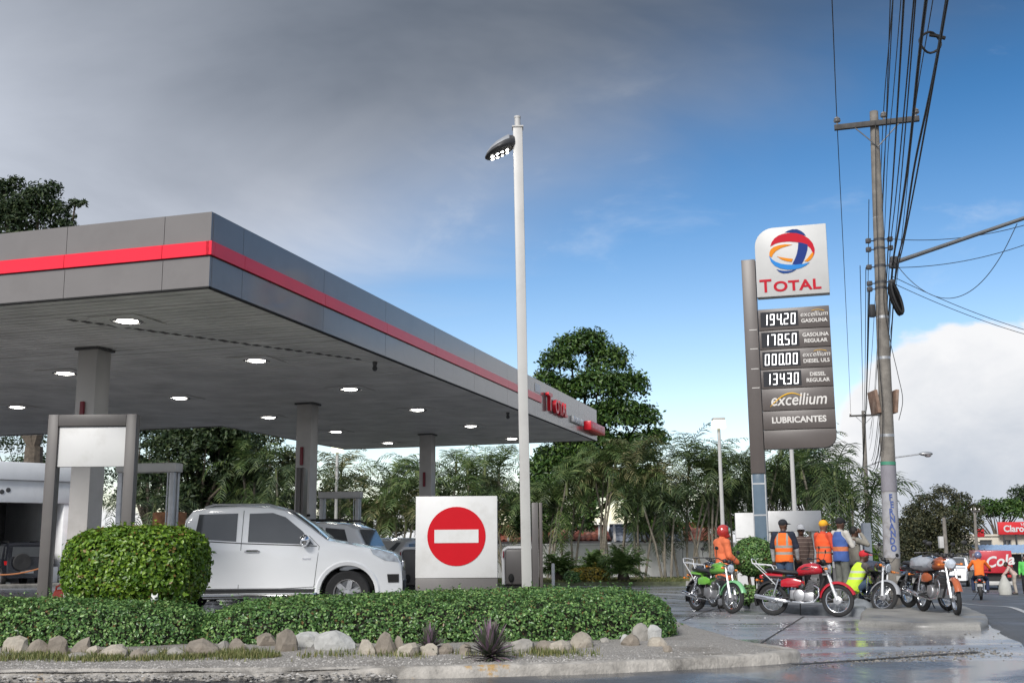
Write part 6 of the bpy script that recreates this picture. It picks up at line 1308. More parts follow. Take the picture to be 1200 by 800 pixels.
    if cap:
        t = MB(); t.ell(hd + V3(0, 0, .040) - face * .006, (.090, .106, .088), 18, 10, hm); blob('cap', t, cap, T, .011, 3).data
        if cap is not M_hair:
            v = MB(); V = []
            for k in range(9):
                a = -1.15 + 2.3 * k / 8
                for rr, dz in ((.085, .045), (.155, .032), (.185, .022)): V.append(hd + right * math.sin(a) * rr * (.92 if rr < .1 else .62) + face * (math.cos(a) * rr + .005) + V3(0, 0, dz))
            v.add(V + [q + V3(0, 0, -.008) for q in V], [(3 * k + j, 3 * k + j + 1, 3 * k + 4 + j, 3 * k + 3 + j) for k in range(8) for j in range(2)] + [(27 + 3 * k + 3 + j, 27 + 3 * k + 4 + j, 27 + 3 * k + j + 1, 27 + 3 * k + j) for k in range(8) for j in range(2)] + [(3 * k + 2, 3 * k + 29, 3 * k + 32, 3 * k + 5) for k in range(8)]); v.build('cap_peak', cap, T)
    else:
        if not helmet: t = MB(); t.ell(hd + V3(0, 0, .018) - face * .012, (.082, .095, .112), 18, 10, hm); blob('hair', t, M_hair, T, .011, 3)
    if helmet:
        hm_, visor, full = helmet
        t = MB(); t.ell(hd + V3(0, 0, .02), (.130, .150, .148), 22, 14, hm)
        if full: t.ell(hd + face * .05 + V3(0, 0, -.075), (.105, .105, .075), 18, 10, hm)
        h = blob('helmet', t, hm_, T, .012, 3)
        v = MB(); V = []
        for k in range(11):
            a = -1.2 + 2.4 * k / 10
            for z, rr in ((-.035, 1.03), (.01, 1.06), (.055, 1.03), (.085, .97)): V.append(hd + V3(0, 0, z + .01) + right * math.sin(a) * .128 * rr + face * math.cos(a) * .15 * rr)
        v.add(V, [(4 * k + j, 4 * k + j + 1, 4 * k + 5 + j, 4 * k + 4 + j) for k in range(10) for j in range(3)]); v.build('visor', visor, T)
    return T
M_coat = cloth('orange raincoat', (.72, .17, .07), .08); M_helr = mat('red helmet', (.42, .03, .025), .25, coat=.7, var=.1); M_vis = mat('mirror visor', (.25, .45, .30), .08, .9, var=.6, scale=7)
p = at(848, 25.2); person('person in orange raincoat and red full-face helmet behind the green motorcycle', (p.x, p.y, p.z), R(-70), dict(elL=(-.24, .03, 1.12), elR=(.24, .03, 1.12), wrR=(.19, .24, .98), wrL=(-.16, .22, .95), head=(0, .05, 1.62)), coat=M_coat, trousers=cloth('grey trousers', (.20, .21, .23)), helmet=(M_helr, M_vis, True), s=1.02)
HV = banded('hi-vis orange', (.80, .15, .02), [(.985, 1.04), (1.12, 1.175)], vert=(.085, .125, 1.15)); navy = cloth('navy shirt', (.012, .018, .035)); gryw = cloth('light grey sleeve', (.38, .39, .40)); jean = cloth('blue jeans', (.045, .075, .13))
p = at(921, 25.0); person('person in orange hi-vis vest and dark cap, seen from behind', (p.x, p.y, p.z + .15), R(-28), dict(elL=(-.25, .02, 1.12), elR=(.26, .04, 1.12), wrL=(-.26, .12, .86), wrR=(.24, .18, .90), head=(0.0, .03, 1.60)), shirt=navy, sleeves='short', under=gryw, vest=HV, trousers=jean, cap=cloth('dark cap', (.016, .017, .022)), hz=-.6, s=1.04)
p = at(942, 25.9); person('person in brown striped shirt and grey cap, facing the camera', (p.x, p.y, p.z + .15), R(176), dict(wrR=(.14, .12, .98), elR=(.26, -.02, 1.12), wrL=(-.20, .10, .86)), shirt=banded('brown striped shirt', (.075, .050, .042), [(.96 + .09 * k, .975 + .09 * k) for k in range(6)], (.17, .13, .11)), trousers=cloth('black trousers', (.010, .010, .012)), cap=cloth('grey cap', (.33, .34, .36)), s=1.0)
HV2 = banded('hi-vis orange red', (.78, .10, .025), [(1.02, 1.06), (1.13, 1.17)], (.30, .16, .10)); p = at(968, 24.9)
person('person in orange vest and yellow cap, black trousers, behind the red motorcycle', (p.x, p.y, p.z + .15), R(-62), dict(elL=(-.25, .05, 1.14), wrL=(-.10, .22, 1.04), elR=(.25, .05, 1.14), wrR=(.12, .24, 1.02)), shirt=cloth('orange red shirt', (.60, .07, .03)), vest=HV2, trousers=cloth('black trousers', (.010, .010, .012)), cap=cloth('yellow cap', (.72, .36, .02)), skin=M_skin2, s=1.03)
p = at(988, 24.6); BL = banded('blue vest', (.05, .10, .30), [(1.04, 1.13)], (.55, .17, .07))
person('person in blue vest over white sleeves and black cap, grey trousers', (p.x, p.y, p.z + .15), R(-66), dict(elL=(-.24, .07, 1.14), wrL=(-.04, .27, 1.14), elR=(.25, .10, 1.14), wrR=(.06, .29, 1.22), anL=(-.10, -.06, .085), ftL=(-.12, .10, .04)), shirt=cloth('off white shirt', (.50, .48, .44)), vest=BL, trousers=cloth('grey green trousers', (.13, .135, .12)), cap=cloth('black cap', (.010, .010, .012)), s=1.05)
p = at(1004, 25.5); person('person in grey jacket holding a hand to the ear, half hidden behind the blue vest', (p.x, p.y, p.z + .15), R(-80), dict(elR=(.24, .22, 1.30), wrR=(.12, .13, 1.55), elL=(-.24, .02, 1.12), wrL=(-.2, .12, .9)), shirt=cloth('grey beige jacket', (.24, .225, .19)), trousers=cloth('grey green trousers', (.13, .135, .12)), s=.97)
lime = banded('lime hi-vis', (.50, .72, .04), [(.44, .485), (.57, .615)], (.50, .52, .42)); p = at(1013, 23.75)
CROUCH = dict(pel=(0, -.12, .30), chest=(0, .00, .55), neck=(0, .10, .76), head=(0, .17, .91), shL=(-.18, .08, .72), shR=(.18, .08, .72), elL=(-.23, .26, .52), elR=(.23, .26, .52), wrL=(-.14, .46, .60), wrR=(.14, .46, .60), hipL=(-.09, -.10, .28), hipR=(.09, -.10, .28), knL=(-.14, .30, .44), knR=(.14, .30, .42), anL=(-.13, .12, .085), anR=(.13, .12, .085), ftL=(-.15, .28, .04), ftR=(.15, .28, .04))
person('crouching person in lime vest and red cap working at the black motorcycle', (p.x - .12, p.y, gz(p.x, p.y) + .20), R(-78), CROUCH, shirt=cloth('grey brown shirt', (.10, .09, .085)), vest=lime, trousers=jean, cap=cloth('red cap', (.52, .02, .03)), skin=M_skin, s=1.0)
# rider on the road, seen from behind, on a small scooter
rp = Gp(1157, 704); hr = R(67)
sc_ = motorcycle('dark scooter ridden away down the road by the orange jacket rider', (rp.x, rp.y + .5, gz(rp.x, rp.y + .5) + .045), hr, M_mblk, lean=0, spoke=False, rack=False); sc_['group'] = 'scooter on the road'; sc_.name = 'scooter'
SIT = dict(pel=(0, -.30, .95), chest=(0, -.20, 1.20), neck=(0, -.12, 1.42), head=(0, -.06, 1.58), shL=(-.19, -.14, 1.38), shR=(.19, -.14, 1.38), elL=(-.36, .05, 1.16), elR=(.36, .05, 1.16), wrL=(-.36, .28, 1.07), wrR=(.36, .28, 1.07), hipL=(-.10, -.26, .90), hipR=(.10, -.26, .90), knL=(-.24, .14, .74), knR=(.24, .14, .74), anL=(-.24, -.10, .36), anR=(.24, -.10, .36), ftL=(-.25, .06, .31), ftR=(.25, .06, .31))
person('rider in orange jacket and dark helmet on the scooter, seen from behind', (rp.x, rp.y + .5, gz(rp.x, rp.y + .5) + .045), hr - PI / 2, SIT, shirt=cloth('bright orange jacket', (.80, .16, .02)), trousers=cloth('navy trousers', (.02, .03, .07)), helmet=(mat('blue grey helmet', (.12, .14, .24), .3, coat=.5), M_vis, False), s=1.0)
# vendors far down the road
p = Gp(1189, 689); p2 = at(1190, 52)
person('stooping person in pale pink shirt at the far roadside', (p2.x, p2.y, p2.z + .05), R(70), dict(chest=(0, .10, 1.12), neck=(0, .25, 1.28), head=(0, .34, 1.40), shL=(-.18, .22, 1.25), shR=(.18, .22, 1.25), elL=(-.2, .36, 1.02), elR=(.2, .36, 1.02), wrL=(-.14, .52, .86), wrR=(.14, .52, .86)), shirt=cloth('pale pink shirt', (.50, .36, .32)), trousers=cloth('beige trousers', (.36, .32, .27)), s=.95)
p2 = at(1203, 53.5); person('person in bright green shirt at the right edge, far roadside', (p2.x, p2.y, p2.z + .05), R(150), {}, shirt=cloth('bright green shirt', (.10, .50, .10)), trousers=cloth('black trousers', (.010, .010, .012)), s=1.0)
p2 = at(1178, 51.5); mb = MB(); mb.lathe([(.02, .86), (.09, .84), (.12, .74), (.24, .5), (.30, .15), (.27, .0), (0, 0)], n=18); mb.v = [(x + .05 * mnoise.noise((x * 5, y * 5, z * 5)), y + .05 * mnoise.noise((x * 5, y * 5 + 4, z * 5)), z) for x, y, z in mb.v]; o = mb.build('white_sack', mat('white sack cloth', (.42, .42, .39), .8, var=.1)); o.location = (p2.x, p2.y, p2.z + .05); tag(o, 'tall white sack standing at the far roadside', 'sack')

# ------------------------------------------------------------------ cat looking over the hedge
p = Dp(181, 701, 15.65); CT = thing('cat', 'white-faced black and white cat peering over the left hedge', 'cat', (p.x, 15.65, isl_z(p.x, 15.65) + .0), 0); zc = p.z - CT.location.z
b = MB(); zb_ = zc - .10
b.ell((0, 0, zc), (.050, .048, .045), 16, 10); b.ell((.012, -.040, zc - .016), (.024, .022, .018), 10, 8); b.cone((-.02, .03, zc - .05), (-.07, .10, zb_ - .03), .045, .06, 12); b.ell((-.16, .14, zb_ - .05), (.15, .075, .08), 16, 10); b.ell((-.27, .15, zb_ - .06), (.09, .08, .085), 14, 8)
for s in (-1, 1): b.cone((s * .030, .0, zc + .030), (s * .040, .004, zc + .072), .018, .005, 8)
for x, y in ((-.08, .10), (-.06, .17)): b.cone((x, y, zb_ - .06), (x + .01, y - .01, zb_ - .20), .028, .020, 9); b.cone((x + .01, y - .01, zb_ - .2), (x + .012, y - .012, .02), .020, .016, 9); b.cone((x + .012, y - .012, .016), (x + .03, y - .05, .014), .02, .018, 8)
for x, y in ((-.28, .10), (-.27, .20)): b.cone((x, y, zb_ - .06), (x + .05, y - .01, zb_ - .17), .045, .028, 9); b.cone((x + .05, y - .01, zb_ - .17), (x - .02, y, .10), .026, .017, 9); b.cone((x - .02, y, .10), (x + .0, y - .02, .015), .017, .016, 9)
b.tube([(-.34, .15, zb_ - .03), (-.42, .16, zb_ + .02), (-.46, .16, zb_ + .10)], [.02, .018, .012], 8)
mw = mat('cat fur black with white', (.60, .60, .57), .8, var=.05); nt = mw.node_tree; bs = nt.nodes['Principled BSDF']; src = bs.inputs['Base Color'].links[0].from_socket
tcn = nt.nodes.new('ShaderNodeTexCoord'); sx = nt.nodes.new('ShaderNodeSeparateXYZ'); nt.links.new(tcn.outputs['Object'], sx.inputs[0]); mr = nt.nodes.new('ShaderNodeMapRange'); mr.inputs[1].default_value = -.12; mr.inputs[2].default_value = -.09; nt.links.new(sx.outputs[0], mr.inputs[0]); mx = nt.nodes.new('ShaderNodeMix'); mx.data_type = 'RGBA'; nt.links.new(mr.outputs[0], mx.inputs[0]); mx.inputs[6].default_value = (.012, .012, .012, 1); nt.links.new(src, mx.inputs[7]); nt.links.new(mx.outputs[2], bs.inputs['Base Color'])
blob('body', b, mw, CT, .007, 3)
for s in (-1, 1): MB().ell((s * .020, -.040, zc + .006), (.011, .008, .010), 8, 6).build('eye', M_black, CT)
# ------------------------------------------------------------------ utility poles, cables
M_pole = mat('weathered concrete pole', (.185, .17, .15), .85, var=.25, scale=5, bump=.4, bscale=20, dirt=(.11, .095, .08), dirt_amt=.6, dscale=1.4)
M_armg = mat('dull grey tube', (.12, .125, .13), .5, .3, var=.15); M_cable = mat('black cable', (.006, .006, .007), .6); M_wood = mat('grey crossarm timber', (.06, .057, .055), .8, var=.25, scale=8); M_porc = mat('porcelain insulator', (.22, .21, .20), .3, coat=.5)
UPB = at(1046, 23.9, .0); UT = Vector((8.226, 23.95, 10.95))
UP = thing('utility_pole', 'tall weathered concrete utility pole with crossarm and many cables', 'utility pole', UPB); h = UT - UPB
mb = MB(); mb.tube([(0, 0, -.2), h * .25, h * .5, h * .75, h], [.172, .154, .136, .115, .092], 16); mb.build('pole', M_pole, UP)
cd = Vector((math.cos(GA), math.sin(GA), 0)); za = 10.62 - UPB.z; ca = Vector((h.x * .97, h.y * .97, za)); arm = MB(); M3 = Matrix.Rotation(GA, 3, 'Z'); arm.box(ca + Vector((0, -.14, 0)), (1.82, .10, .12), M3); arm = arm.build('crossarm', M_wood, UP, bevel=.008)
br = MB()
for s in (-1, 1): br.cyl(ca + cd * (.48 * s) + Vector((0, -.16, -.05)), ca + Vector((0, -.14, -.55)), .014, n=6)
br.build('arm_brace', M_armg, UP)
INS = []
for off in (-.84, .17, .84):
    b0 = ca + cd * off + Vector((0, -.14, .06)); m = MB(); m.lathe([(.02, 0), (.02, .06), (.07, .07), (.085, .10), (.06, .12), (.075, .14), (.05, .17), (.025, .19), (0, .2)], b0, 'z', 14); m.build('insulator', M_porc, UP); INS.append(UPB + b0 + Vector((0, 0, .20)))
for z in (7.95, 7.75, 7.35, 6.98, 6.85, 6.2, 5.3, 3.62):
    t_ = (z - UPB.z) / h.z; m = MB(); c_ = h * t_; r_ = .165 - .078 * t_; m.cyl(c_ - Vector((0, 0, .03)), c_ + Vector((0, 0, .03)), r_ + .012, n=16); m.build('steel_band', M_dgrey if z > 6.3 else M_steel, UP)
    if z > 6.6:
        for s in (-1, 1): m = MB(); m.b2(-.05, .05, -.05, .05, -.05, .05); m.cyl((0, 0, 0), (-s * .12, 0, 0), .015, n=6); o = m.build('bracket', M_dgrey, UP, bevel=.01); o.location = c_ + cd * s * (r_ + .12)
for z, x in ((8.25, 0), (8.45, 0)): t_ = (z - UPB.z) / h.z; m = MB(); m.cyl(h * t_ - Vector((0, 0, .012)), h * t_ + Vector((0, 0, .012)), .165 - .078 * t_ + .008, n=16); m.build('wire_wrap', M_wsil, UP)
# painted lower part with lettering and a grey block, as flat print on the shaft
def sleeve(name, z0, z1, m, grow):
    mb = MB(); a, b_ = h * ((z0 - UPB.z) / h.z), h * ((z1 - UPB.z) / h.z); mb.cyl(a, b_, .172 - .018 * z0 / 2.74 + grow, .172 - .018 * z1 / 2.74 + grow, 18, False); return mb.build(name, m, UP)
M_pw = mat('flaking white paint', (.33, .33, .345), .8, var=.15, scale=6, dirt=(.17, .145, .125), dirt_amt=.97, dscale=3.2)
sleeve('white_paint', 1.05, 2.42, M_pw, .004); sleeve('grey_paint', 2.43, 2.98, mat('grey violet paint', (.23, .22, .245), .8, var=.1), .005); sleeve('green_tape', 2.99, 3.06, mat('green tape', (.05, .22, .14), .6), .007)
M_blu = mat('faded blue lettering', (.06, .10, .28), .8, var=.3, scale=12)
for k, ch_ in enumerate('FERNANDO'):
    z = 2.30 - k * .15; t_ = (z - UPB.z) / h.z; c_ = h * t_; rr = .172 - .018 * z / 2.74 + .006
    o = text('painted_letter', ch_, .185, M_blu, UP, (c_.x - .03 + .02 * (k % 2), c_.y - rr - .002, z - UPB.z), .002, weight=.006, sx=.8); o.rotation_euler = (PI / 2, 0, -.05)
def cable(name, pts, r_, label, cat='cable', group='overhead cables', sub=10):
    q = spline([tuple(p) for p in pts], sub); mb = MB(); mb.tube(q, r_ * .6, 6); o = mb.build(name, M_cable); tag(o, label, cat, group); return o
U3 = Vector((UX, UY, 0))
def span(a, b, sag, n=9): return [a.lerp(b, k / (n - 1)) - Vector((0, 0, sag * 4 * (k / (n - 1)) * (1 - k / (n - 1)))) for k in range(n)]
FARB = UPB + U3 * 47; FARB.z = gz(FARB.x, FARB.y); FT = Vector((21.75, 69, 9.1)); NEAR = -46
for k, p in enumerate(INS):
    lab = ['thin power line from the left end of the crossarm', 'thin power line from the middle of the crossarm', 'thin power line from the right end of the crossarm'][k]
    off = (-.84, .17, .84)[k]; far = FT + cd * off * .9 + Vector((0, 0, .2)); cable('power_line', span(p + U3 * NEAR + Vector((0, 0, .5)), p, .7)[:-1] + span(p, far, .8), .016, lab)
BUND = []
def pixy(q):
    v = q - Vector((0, 0, CAM_H)); w = v.dot(_fw); return 400 - FPX * v.dot(_up) / w if w > 1 else 1e6
def pixx(q): v = q - Vector((0, 0, CAM_H)); return 600 + FPX * v.dot(_rt) / v.dot(_fw)
low = [(7.95, .20, .022), (7.75, .23, .016), (7.35, .27, .032), (6.98, .30, .020), (8.6, .10, .012), (9.3, .14, .014), (9.9, .26, .013), (7.2, .33, .026), (7.6, .30, .015)]
for k, (z, o_, r_) in enumerate(low):
    t_ = (z - UPB.z) / h.z; p = UPB + h * t_ + cd * o_; p.z = z; far = FT + cd * (o_ * .8 + .12) + Vector((0, 0, z - 10.7)); far.z = max(far.z, 4.5)
    near = p + U3 * NEAR + cd * (.22 * (k % 4) - .75) + Vector((0, 0, 1.0 + .14 * (k % 3))); n1 = span(near, p, 1.0, 12); n2 = span(p, far, 1.0, 12)
    pts = n1[:-1] + n2
    if k in (2, 7): pts = [q + Vector((.05 * mnoise.noise((i * 1.7, k, 0)), 0, .08 * mnoise.noise((i * 2.3, k, 3)))) for i, q in enumerate(pts)]
    BUND.append((min(pts, key=lambda q: abs(pixy(q) - 8)), cable('communication_cable', pts, r_, '')))
BUND.sort(key=lambda b: pixx(b[0]))
for k, (q, o) in enumerate(BUND): o['label'] = f'black cable in the overhead bundle, {ORD[k]} from the left at the top edge'
for k, (z, o_) in enumerate(((8.9, -.18), (7.4, -.42), (7.35, -.30), (6.9, -.24))):
    t_ = (z - UPB.z) / h.z; p = UPB + h * t_ + cd * o_; p.z = z; far = FT + cd * (-.2 - .1 * k) + Vector((0, 0, z - 11.2)); far.z = max(far.z, 4.2)
    cable('drop_cable', span(p, far, .9, 12), .014 if k < 3 else .03, ['thin black cable leaving the pole highest on its left side', 'outermost left cable descending from the pole to the far poles', 'inner left cable descending from the pole to the far poles', 'thick black cable descending close along the left of the pole'][k])
for k, (z, px, py, Y) in enumerate(((7.95, 1260, 243, 22.5), (7.3, 1260, 262, 24), (7.1, 1300, 408, 30), (6.95, 1300, 412, 32), (7.5, 1192, 262, 22))):
    t_ = (z - UPB.z) / h.z; p = UPB + h * t_ + cd * .25; p.z = z; e = Dp(px, py, Y); cable('side_cable', span(p, e, .25 if k < 4 else 1.2, 9), .013, ['upper thin cable leaving the utility pole to the right', 'thin cable running just under the lamp arm', 'upper of two cables falling right from the utility pole', 'lower of two cables falling right from the utility pole', 'slack drooping cable below the lamp arm'][k], group='cables crossing the road')
# loose line hanging down the pole face
cable('pole_cable', [UPB + h * f + Vector((dx, -.22, 0)) for f, dx in ((.97, -.05), (.8, -.10), (.62, -.12), (.5, -.18), (.38, -.14), (.3, -.2))], .016, 'black line running down the face of the utility pole', group='cables on the pole'); cable('pole_cable', [UPB + h * f + Vector((dx, -.2, 0)) for f, dx in ((.66, .05), (.6, -.02), (.52, .08), (.45, .22), (.40, .30), (.36, .2))], .012, 'thin loose cable hanging at the right of the pole below the coil', group='cables on the pole')
# coil on the wires up high, coil hanging at the pole, boards
c0 = Dp(1090, 50, 19.0); mb = MB(); mb.tube([c0 + Vector((.19 * math.cos(a), .03 * math.sin(3 * a), .19 * math.sin(a))) for a in [2 * PI * k / 20 for k in range(20)]], .022, 6, True); mb.tube([c0 + Vector((.0, 0, .15)), c0 + Vector((.12, 0, .13)), c0 + Vector((.28, 0, .08))], .035, 6); o = mb.build('cable_loop', M_cable); tag(o, 'small cable loop with splice on the cable bundle, near the top edge', 'cable coil')
c1 = Dp(1050, 350, 23.7); t = thing('cable_coil', 'thick black cable coil hung on the right of the utility pole', 'cable coil', c1)
for k in range(7):
    mb = MB(); ph = .05 * k; mb.tube([(.06 * math.cos(a) * (1 + .2 * math.sin(k)) - .09 * math.sin(-a), -.08 + .03 * k, -.32 * math.sin(a) + .03 * math.sin(k * 2)) for a in [2 * PI * j / 24 for j in range(24)]], .030, 6, True); mb.build('cable_turn', M_cable, t)
t_ = (4.35 - UPB.z) / h.z; c_ = UPB + h * t_
for s, lab in ((-1, 'weathered board edge strapped to the left side of the utility pole'), (1, 'rusty brown board strapped to the right side of the utility pole')):
    mb = MB(); mb.box((0, 0, 0), (.07, .5, .50), (0, s * .12, 0)); o = mb.build('strapped_board', mat('weathered brown board', (.22, .14, .10), .8, var=.35, scale=6, dirt=(.36, .33, .29), dirt_amt=.6), None, bevel=.01); o.location = (c_.x + s * .205, c_.y + .12, 4.35); tag(o, lab, 'board')
mb = MB(); mb.b2(-.06, .06, -.06, .06, -.14, .14); o = mb.build('junction_box', M_trim, None, bevel=.02); p = UPB + h * ((6.35 - UPB.z) / h.z); o.location = (p.x - .21, p.y, 6.35); tag(o, 'small black box on the left side of the utility pole', 'box')
# street lamp arm reaching right over the road
a0 = Dp(1050, 307, 23.9); a1 = Dp(1205, 254, 22.2); t = thing('street_lamp', 'long grey tube lamp arm reaching right from the utility pole', 'street lamp', a0); d = a1 - a0
mb = MB(); mb.tube([(0, 0, 0), d * .3, d * .7, d, d * 1.25], [.05, .045, .042, .04, .04], 10); mb.build('tube', M_armg, t); mb = MB(); mb.b2(-.12, .04, -.06, .06, -.14, .12); mb.build('clamp', M_dgrey, t, bevel=.01)
mb = MB(); e = d * 1.25; mb.ell(e + Vector((.2, 0, .02)), (.32, .13, .08), 14, 8); mb.build('lamp_head', M_steel, t)
# far poles
def far_pole(label, base, top, r0, r1, arm_w=0, m=None, box=False):
    t = thing('utility_pole', label, 'utility pole', base); hh = Vector(top) - Vector(base); mb = MB(); mb.tube([(0, 0, -.2), hh * .5, hh], [r0, (r0 + r1) / 2, r1], 10); mb.build('pole', m or M_pole, t)
    if arm_w:
        mb = MB(); mb.box(hh + Vector((0, -.1, -.3)), (arm_w, .1, .11), M3); mb.build('crossarm', M_wood, t)
        for s in (-.46, .02, .46): mb = MB(); mb.lathe([(.03, 0), (.06, .05), (.03, .16), (0, .17)], hh + cd * arm_w * s + Vector((0, -.1, -.24)), 'z', 8); mb.build('insulator', M_porc, t)
        for s in (-1, 1): mb = MB(); mb.cyl(hh + cd * s * arm_w * .28 + Vector((0, -.1, -.36)), hh + Vector((0, -.05, -.85)), .02, n=5); mb.build('arm_brace', M_steel, t)
    if box: MB().b2(-.42, -.14, -.15, .15, hh.z * .55, hh.z * .55 + .75).build('meter_box', M_offw, t, bevel=.02)
    return t
far_pole('distant utility pole with crossarm between the price sign and the near pole', FARB, FT + Vector((0, 0, .35)), .17, .11, 1.75)
q = at(1093, 66); t = thing('street_lamp', 'grey cobra-head street lamp on a curved arm, right of the utility pole', 'street lamp', FARB); e0 = Dp(1010, 549, 68.5) - FARB; e1 = Dp(1062, 534, 67) - FARB; e2 = Dp(1080, 531.5, 66.5) - FARB
mb = MB(); mb.tube([e0, e0.lerp(e1, .35) + Vector((0, 0, .12)), e0.lerp(e1, .75) + Vector((0, 0, .1)), e1, e2], .045, 7); mb.build('arm', M_steel, t); mb = MB(); mb.ell(e2 + Vector((.25, 0, .0)), (.42, .2, .13), 14, 8); mb.ell(e2 + Vector((.36, 0, -.08)), (.22, .16, .13), 12, 8); mb.build('lamp_head', M_steel, t)
far_pole('short leaning pole with a meter box in front of the far tree', at(1112, 74), Dp(1106, 606, 74), .15, .11, 0, None, True); far_pole('thin pole left of the red billboard', at(1147, 84), Dp(1142, 594, 84), .14, .09, .6)

# ------------------------------------------------------------------ far right: tree, building, billboard, vehicles
M_ftree = leafmat('far olive leaf', (.020, .028, .014), (.050, .058, .028), (.13, .12, .055), .6, .2)
p = at(1102, 92); ex = [local(*a, p, s) for a, s in (((1105, 580, 92), 1.0), ((1085, 590, 92), 1.1), ((1070, 600, 92), .9), ((1060, 615, 92), .9), ((1125, 588, 92), 1.0), ((1140, 600, 92), .9), ((1146, 612, 92), .6), ((1058, 640, 91), 1.2), ((1080, 620, 91), 1.5), ((1105, 610, 91), 1.6), ((1130, 620, 91), 1.4), ((1075, 645, 91), 1.4), ((1100, 645, 91), 1.6), ((1125, 645, 91), 1.4), ((1062, 660, 91), 1.1), ((1095, 665, 91), 1.2), ((1118, 662, 91), 1.2))]
broad_tree('broadleaf_tree', 'wide olive green tree beside the road, right of the utility pole', p, 4.0, (2.8, 2, 2.4), 12, 1.0, 26000, .21, M_ftree, 71, .3, extra=ex)
p = at(1072, 105); broad_tree('background_tree', 'dim dark tree just right of the utility pole, behind the wide olive tree', p, 3.0, (2.2, 2, 2.4), 12, 1.0, 4000, .3, M_olive, 73, .25); p = at(1175, 125); broad_tree('background_tree', 'green trees behind the cream building roof', p, 6.3, (6.0, 2, 1.6), 22, 1.0, 6000, .35, M_mango, 74, .25)
p = at(1215, 128); broad_tree('background_tree', 'dark tree at the right edge beside the red billboard', p, 8.4, (3.0, 2, 1.9), 12, 1.0, 3000, .35, M_con, 75, .25)
zg = lambda x, y: gz(x, y)
p = at(1131, 98); CB = thing('cream_building', 'two-storey cream building with small windows beyond the red truck', 'building', p, R(-4)); M_crm = mat('cream render', (.60, .56, .47), .8, var=.08, scale=.8, dirt=(.36, .33, .28), dirt_amt=.5, dscale=.5)
ztop = Dp(1140, 628, 98).z - p.z; W_ = 13
wins = [(1.55, 2.6, 1), (2.95 + .55, 4.1 + .1, 2), (5.3, 7.0, 1), (8.6, 9.9, 2)]; zw0, zw1 = Dp(1150, 639, 98).z - p.z, Dp(1150, 633, 98).z - p.z
MB().b2(0, W_, 0, 8, 0, zw0 - .05).build('lower_wall', M_crm, CB, smooth=0); MB().b2(0, W_, .0, 8, zw1 + .05, ztop).build('upper_wall', M_crm, CB, smooth=0); MB().b2(0.02, W_, .35, 7.9, zw0 - .06, zw1 + .06).build('window_reveal', M_dgrey, CB, smooth=0)
xs_ = [0] + [v for w in wins for v in w[:2]] + [W_]
for k in range(0, len(xs_), 2): MB().b2(xs_[k], xs_[k + 1], 0, .34, zw0 - .05, zw1 + .05).build('pier', M_crm, CB, smooth=0)
for a, b_, n_ in wins:
    f = MB(); f.b2(a, b_, .12, .16, zw0 - .05, zw0 + .0); f.b2(a, b_, .12, .16, zw1, zw1 + .05); [f.b2(a + (b_ - a) * j / n_ - .03, a + (b_ - a) * j / n_ + .03, .12, .16, zw0, zw1) for j in range(n_ + 1)]; f = f.build('window', M_offw, CB, smooth=0); MB().b2(a, b_, .17, .19, zw0, zw1).build('pane', glass('far window glass', (.05, .055, .06), .1), f, smooth=0)
MB().b2(-.15, W_ + .15, -.15, 8.15, ztop, ztop + .16).build('roof_edge', M_crm, CB, smooth=0)
M_awn = mat('blue awning sheet', (.24, .36, .52), .6, var=.1)
z0, z1 = Dp(1160, 648, 92).z, Dp(1160, 638.5, 92).z; q0 = Dp(1154, 640, 92); mb = MB(); K = 24
for k in range(K): x0, x1 = q0.x + 9 * k / K, q0.x + 9 * (k + 1) / K; mb.add([(x0, 92, z0), ((x0 + x1) / 2, 92, z0 + .05), (x1, 92, z0), (x1, 95.5, z1), ((x0 + x1) / 2, 95.5, z1 + .05), (x0, 95.5, z1)], [(0, 1, 4, 5), (1, 2, 3, 4)])
AW = thing('awning_stall', 'pale blue corrugated awning in front of the cream building', 'awning', (0, 0, 0)); mb.build('sheet', M_awn, AW, smooth=0)
for k in range(4): x = q0.x + .1 + 2.9 * k; MB().cyl((x, 92.1, gz(x, 92)), (x, 92.1, z0), .05, n=8).build('post', M_steel, AW)
MB().b2(q0.x + 2.2, q0.x + 9, 94.5, 96, gz(q0.x, 95), z0 - .1).build('stall_back', M_dgrey, AW, smooth=0)
p = Dp(1171, 626, 97); q = Dp(1210, 611, 97); BB = thing('billboard', 'red billboard with white lettering on the cream building roof', 'billboard', (p.x, 97, p.z)); w_, h_ = q.x - p.x, q.z - p.z
MB().b2(0, w_, 0, .25, 0, h_).build('panel', mat('billboard red', (.58, .02, .025), .5, var=.05), BB, bevel=.02); text('sign_text', 'Claro', h_ * .72, M_white, BB, (w_ * .43, -.02, h_ * .44), .01, weight=.02)
mb = MB()
for a in (20, 65, 110): mb.box((w_ * .69 + .22 * math.cos(R(a)), -.02, h_ * .62 + .22 * math.sin(R(a))), (.22, .02, .06), (0, -R(a), 0))
mb.build('sign_rays', M_white, BB, smooth=0); mb = MB(); [mb.b2(w_ * f - .05, w_ * f + .05, .06, .18, -1.2, 0) for f in (.15, .5, .85)]; mb.build('support', M_dgrey, BB, smooth=0)
p = Dp(1148, 624, 96); o = MB(); o.b2(-.35, .35, -.1, .1, -.35, .35); o = o.build('small_red_sign', MATS['billboard red'], None, bevel=.02); o.location = p; tag(o, 'small red sign on the thin pole left of the billboard', 'sign')
